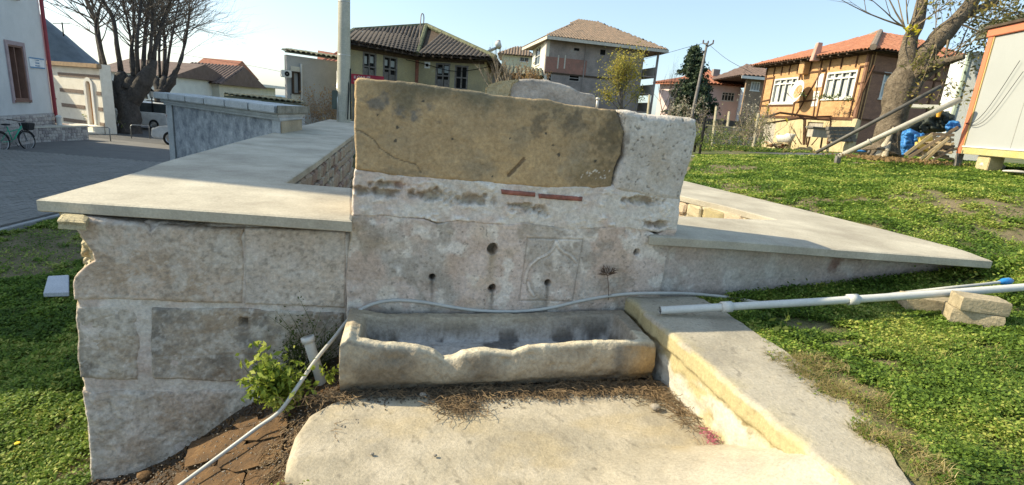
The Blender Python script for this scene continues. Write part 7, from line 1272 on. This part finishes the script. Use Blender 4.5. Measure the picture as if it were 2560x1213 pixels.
def rcond(u, v, x, y): return (u > np.where(v < .6, curb_r(v)-.04-.03*sm(.4, .9, -v)+.16*fbm(x*5, y*5, 0, 3, 71)*1.5, 2.0)) & ~in_poly(x, y, outl) & ((v < VF-.02) | (u > 4.0) | (v > 3)) & (u > 1.9)
def run_lawn(n, box, cond, seed, dens=1.0, cut=.12, col=None):
    x, y, z, zc, r_ = pick(n, *box, cond, seed); p = patch(x, y); gp = np.exp(-((UV(x, y)[0]-2.98)/.22)**2-((UV(x, y)[1]-.05+(UV(x, y)[0]-2.98)*.6)/.16)**2); gap = 1-.85*sm(.02, .22, fbm(x*11, y*11, 0, 3, 88)*(1 if box[0] < 3 else .5)); keep = r_.uniform(size=len(x)) < gap*dens*(1-.85*sm(cut-.06, cut+.2, p))*(1-.97*sm(.25, .6, gp))*(1-.95*sm(.25, .7, earth(x, y))); return x[keep], y[keep], z[keep], zc[keep], r_
# near right lawn, low broad leaves
x, y, z, zc, r_ = run_lawn(1500000, (1.2, 5.0, .6, 4.6), rcond, 11); s = np.clip(.0065*zc**.55, .007, .03)*r_.uniform(.5, 1.6, len(x)); P = np.stack([x, y, z+r_.uniform(0, .035, len(x))*(1+.8*fbm(x*3, y*3, 0, 3, 9))], 1)
edge = (UV(x, y)[0]-curb_r(UV(x, y)[1]) < .20+.25*fbm(x*3, y*3, 0, 3, 12)) & (UV(x, y)[1] < -.35) ; dry = edge & (r_.uniform(size=len(x)) < .72)
clover('lawn_leaves', P[~dry], s[~dry]*1.25, GL, r_); pd = P[dry][::2]; blades('dry_grass', pd, None, r_.uniform(.008, .035, len(pd)), np.full(len(pd), .002), 2.6, GD, r_)
x, y, z, zc, r_ = run_lawn(150000, (1.2, 5.0, .6, 4.6), rcond, 12); blades('grass_blades', np.stack([x, y, z], 1), None, r_.uniform(.02, .06, len(x)), np.full(len(x), .0032), .9, GB_, r_)
# mid and far right lawn
x, y, z, zc, r_ = run_lawn(950000, (1.5, 12, 3.0, 9.5), lambda u, v, x, y: rcond(u, v, x, y) & (y > 3.2), 13, cut=.16); s = np.clip(.0042*zc, .016, .05)*r_.uniform(.6, 1.4, len(x)); clover('lawn_leaves', np.stack([x, y, z+r_.uniform(0, .03, len(x))], 1), s, GL, r_)
x, y, z, zc, r_ = run_lawn(600000, (1.5, 20, 9.0, 15.2), rcond, 14, cut=.18); s = np.clip(.0036*zc, .025, .06)*r_.uniform(.6, 1.4, len(x)); clover('lawn_leaves', np.stack([x, y, z+r_.uniform(0, .03, len(x))], 1), s, GL, r_)
x, y, z, zc, r_ = run_lawn(90000, (3, 22, 17.5, 27), rcond, 15, cut=.05); s = np.clip(.005*zc, .05, .1)*r_.uniform(.6, 1.4, len(x)); clover('yard_grass', np.stack([x, y, z+r_.uniform(0, .08, len(x))], 1), s, GB_, r_)
# left lawn
def lcond(u, v, x, y): qk = (x-k0[0])*kn[0]+(y-k0[1])*kn[1]; return (u < -1.60) & (qk < -.01)
x, y, z, zc, r_ = run_lawn(1500000, (-8.5, -1.3, .5, 9.5), lcond, 16, cut=.5); s = np.clip(.0085*zc**.8, .01, .03)*r_.uniform(.6, 1.4, len(x)); clover('left_lawn_leaves', np.stack([x, y, z+r_.uniform(0, .045, len(x))*(1+fbm(x*3, y*3, 0, 3, 9))], 1), s, GL, r_)
x, y, z, zc, r_ = run_lawn(60000, (-8.5, -1.3, .5, 8), lcond, 17, cut=.5); blades('left_grass_blades', np.stack([x, y, z], 1), None, r_.uniform(.02, .07, len(x)), np.full(len(x), .004), .9, GB_, r_)
pf = MB(); c = atZ(45, 1118, -.93); pf.lathe(c+[0, 0, .03], [(0, .004), (.008, .002), (.015, .006), (.017, .0)], 10); tag(pf.build('yellow_flower', plain('flower_yellow', (.8, .6, .03), .6), None, True), 'single yellow dandelion flower in the left lawn', 'flower')
# weeds along the foot of the right wall and by the curb
r_ = np.random.default_rng(31); n = 9000; u = r_.uniform(2.7, 5.4, n); v = VF-.02-np.abs(r_.normal(size=n))*.07; P = P0+u[:, None]*D_+v[:, None]*V_; P[:, 2] = ground_z(P[:, 0], P[:, 1])+r_.uniform(0, .07, n); clover('wall_foot_weeds', P, r_.uniform(.012, .028, n), GL, r_)
n = 1500; u = r_.normal(5.15, .22, n); v = r_.normal(.5, .12, n); P = P0+u[:, None]*D_+v[:, None]*V_; P[:, 2] = ground_z(P[:, 0], P[:, 1])+r_.uniform(0, .14, n); clover('wall_end_weeds', P, r_.uniform(.02, .04, n), GL, r_)
shrub('thistle', 'dark jagged thistle sprouting from the base of the right wall', atZ(1968, 752, .33), 3, .10, MATS['weed_stem'], MATS['weed_leaf'], 60, .012, lev=1, w=.01, r=.003, cat='weed')
shrub('leafy_sprout', 'bright green grass sprout beside the curb wall top', atZ(1955, 835, .32), 3, .12, MATS['weed_stem'], MATS['weed_leaf'], 24, .03, lev=0, w=.01, r=.003, tilt=.3, cat='weed')
# leafy bush by the trough
BU = leafmat('bush_leaf', (.36, .42, .06), (.13, .20, .03), (.55, .58, .14), .4, 6)
bz_ = [FP(x, y, v) + (v,) for x, y, v in ((705, 1010, .12), (715, 985, .18))]; bp0 = L(bz_[0][0], .12, bz_[0][1]); bu = thing('leafy_bush', bp0, 'bright green leafy bush growing from the bed left of the trough', 'bush'); q = MB(); tips = []
for k in range(32):
    tx, ty, tv = rng.uniform(645, 745), rng.uniform(905, 1000), rng.uniform(.02, .32); a = FP(tx, ty, tv); e_ = L(a[0], tv, a[1]); d = e_-bp0; l = np.linalg.norm(d); grow(q, bp0+rng.normal(size=3)*[.02, .02, 0], d/l, l, .004, 1, .02, (4, 7), .6, 4, tips, .10, .6)
q.build('stems', MATS['weed_stem'], bu)['kind'] = 'stuff'; leaves('leaves', tips, 1700, .024, BU, bu, .016)
tips = []; q = MB(); b2 = L(*[FP(760, 960, .45)[0], .45, FP(760, 960, .45)[1]]); bw = thing('shaded_weeds', b2, 'dark green feathery weeds in shade behind the pipe stub', 'weed')
for k in range(22): tx, ty = rng.uniform(715, 850), rng.uniform(815, 930); a = FP(tx, ty, .5); e_ = L(a[0], .5, a[1]); d = e_-b2; l = np.linalg.norm(d); grow(q, b2, d/l, l, .003, 1, .05, (3, 6), .5, 3, tips, .10, .6)
q.build('stems', MATS['weed_stem'], bw)['kind'] = 'stuff'; leaves('leaves', tips, 1400, .010, leafmat('dark_weed_leaf', (.10, .13, .03), (.04, .06, .015)), bw, .02)
tips = []; q = MB(); a = FP(825, 955, .15); b3_ = L(a[0], .15, a[1])
bw2 = thing('small_sprig', b3_, 'small green sprig between the pipe stub and the trough', 'weed')
for k in range(6): a = FP(rng.uniform(795, 850), rng.uniform(905, 940), .15); e_ = L(a[0], .15, a[1]); d = e_-b3_; l = np.linalg.norm(d); grow(q, b3_, d/l, l, .002, 0, .05, (3, 6), .5, 3, tips, .10, .6)
q.build('stems', MATS['weed_stem'], bw2)['kind'] = 'stuff'; leaves('leaves', tips, 90, .016, BU, bw2, .012)
# dead weed on the face, dry straws in front of the trough
q = MB(); a = FP(1521, 750, .58); c0 = L(a[0], .58, a[1]); b = FP(1519, 690, .57); c1 = L(b[0], .57, b[1]); q.tube([c0, (c0+c1)/2+[.004, 0, 0], c1], .0022, 5, False)
for k in range(16): d = np.array([rng.normal()*.8, -.1, rng.uniform(.2, 1)]); d /= np.linalg.norm(d); grow(q, c1-[0, 0, .0], d, .06, .0013, 1, .02, (3, 5), .6, 3)
for k in range(6): p = c0+(c1-c0)*rng.uniform(.1, .9); d = np.array([rng.normal(), -.3, rng.uniform(-.2, .8)]); d /= np.linalg.norm(d); grow(q, p, d, .03, .0012, 0)
tag(q.build('dead_weed', mat('dead_stem', (.16, .10, .07), (.10, .07, .05), sc=9)), 'dead weed stalk with a twiggy head growing against the fountain face', 'weed')
r_ = np.random.default_rng(44); q = MB()
def straws(n, cu, cv, su, sv, l, hz=.02):
    for k in range(n):
        u = cu+r_.normal()*su; v = cv+r_.normal()*sv; v = min(v, -.015); a = r_.uniform(0, 2*pi); p = L(u, v, -.012+r_.uniform(0, hz)); P = [p]
        for j in range(4): a += r_.normal()*.6; p = p+np.array([cos(a), sin(a), 0])*l/4*r_.uniform(.6, 1.3)+[0, 0, r_.normal()*.006]; p[2] = max(p[2], -.012); P.append(p)
        q.tube(P, .0016, 3, False)
for cu, cv, su, sv, n in ((.62, -.20, .07, .05, 230), (.66, -.08, .10, .03, 160), (.95, -.07, .25, .03, 260), (1.35, -.07, .22, .035, 300), (1.62, -.09, .12, .05, 200), (1.80, -.16, .05, .09, 180), (1.86, -.36, .03, .09, 120), (1.18, -.11, .04, .03, 60), (.2, -.04, .2, .02, 80), (-.05, -.06, .08, .03, 90)): straws(n, cu, cv, su, sv, .09)
tag(q.build('dry_straws', mat('straw_brown', (.22, .15, .08), (.12, .085, .05), sc=12, c3=(.36, .27, .14))), kind='stuff')
q = MB()
for cu, cv, n in ((-.13, -.30, 130), (-.28, -.25, 90), (-.30, -.55, 120), (-.55, -.5, 60), (-.20, -.8, 60)): straws(n, cu, cv, .07, .12, .10)
for v_ in range(len(q.v)): x_, y_, z_ = q.v[v_]; uu, vv = UV(x_, y_); q.v[v_] = (x_, y_, float(soil_z(uu, vv))+.03+(z_+.012))
tag(q.build('bed_straws', MATS['straw_brown']), kind='stuff')
n = 240; u = r_.normal(1.87, .018, n); v = r_.normal(-.62, .035, n); P = P0+u[:, None]*D_+v[:, None]*V_; P[:, 2] = -.01+r_.uniform(0, .05, n); o = clover('pink_weed', P, r_.uniform(.006, .014, n), leafmat('pink_leaf', (.50, .16, .22), (.3, .08, .12)), r_); tag(o, 'small pinkish weed in the inner corner of the curb wall', 'weed')
n = 160; P = L(-.12, -.80, -.02)+r_.normal(size=(n, 3))*[.04, .04, .02]; o = clover('small_weed', P, r_.uniform(.008, .02, n), BU, r_); tag(o, 'small bright weed beside the rounded floor corner at the bottom edge', 'weed')
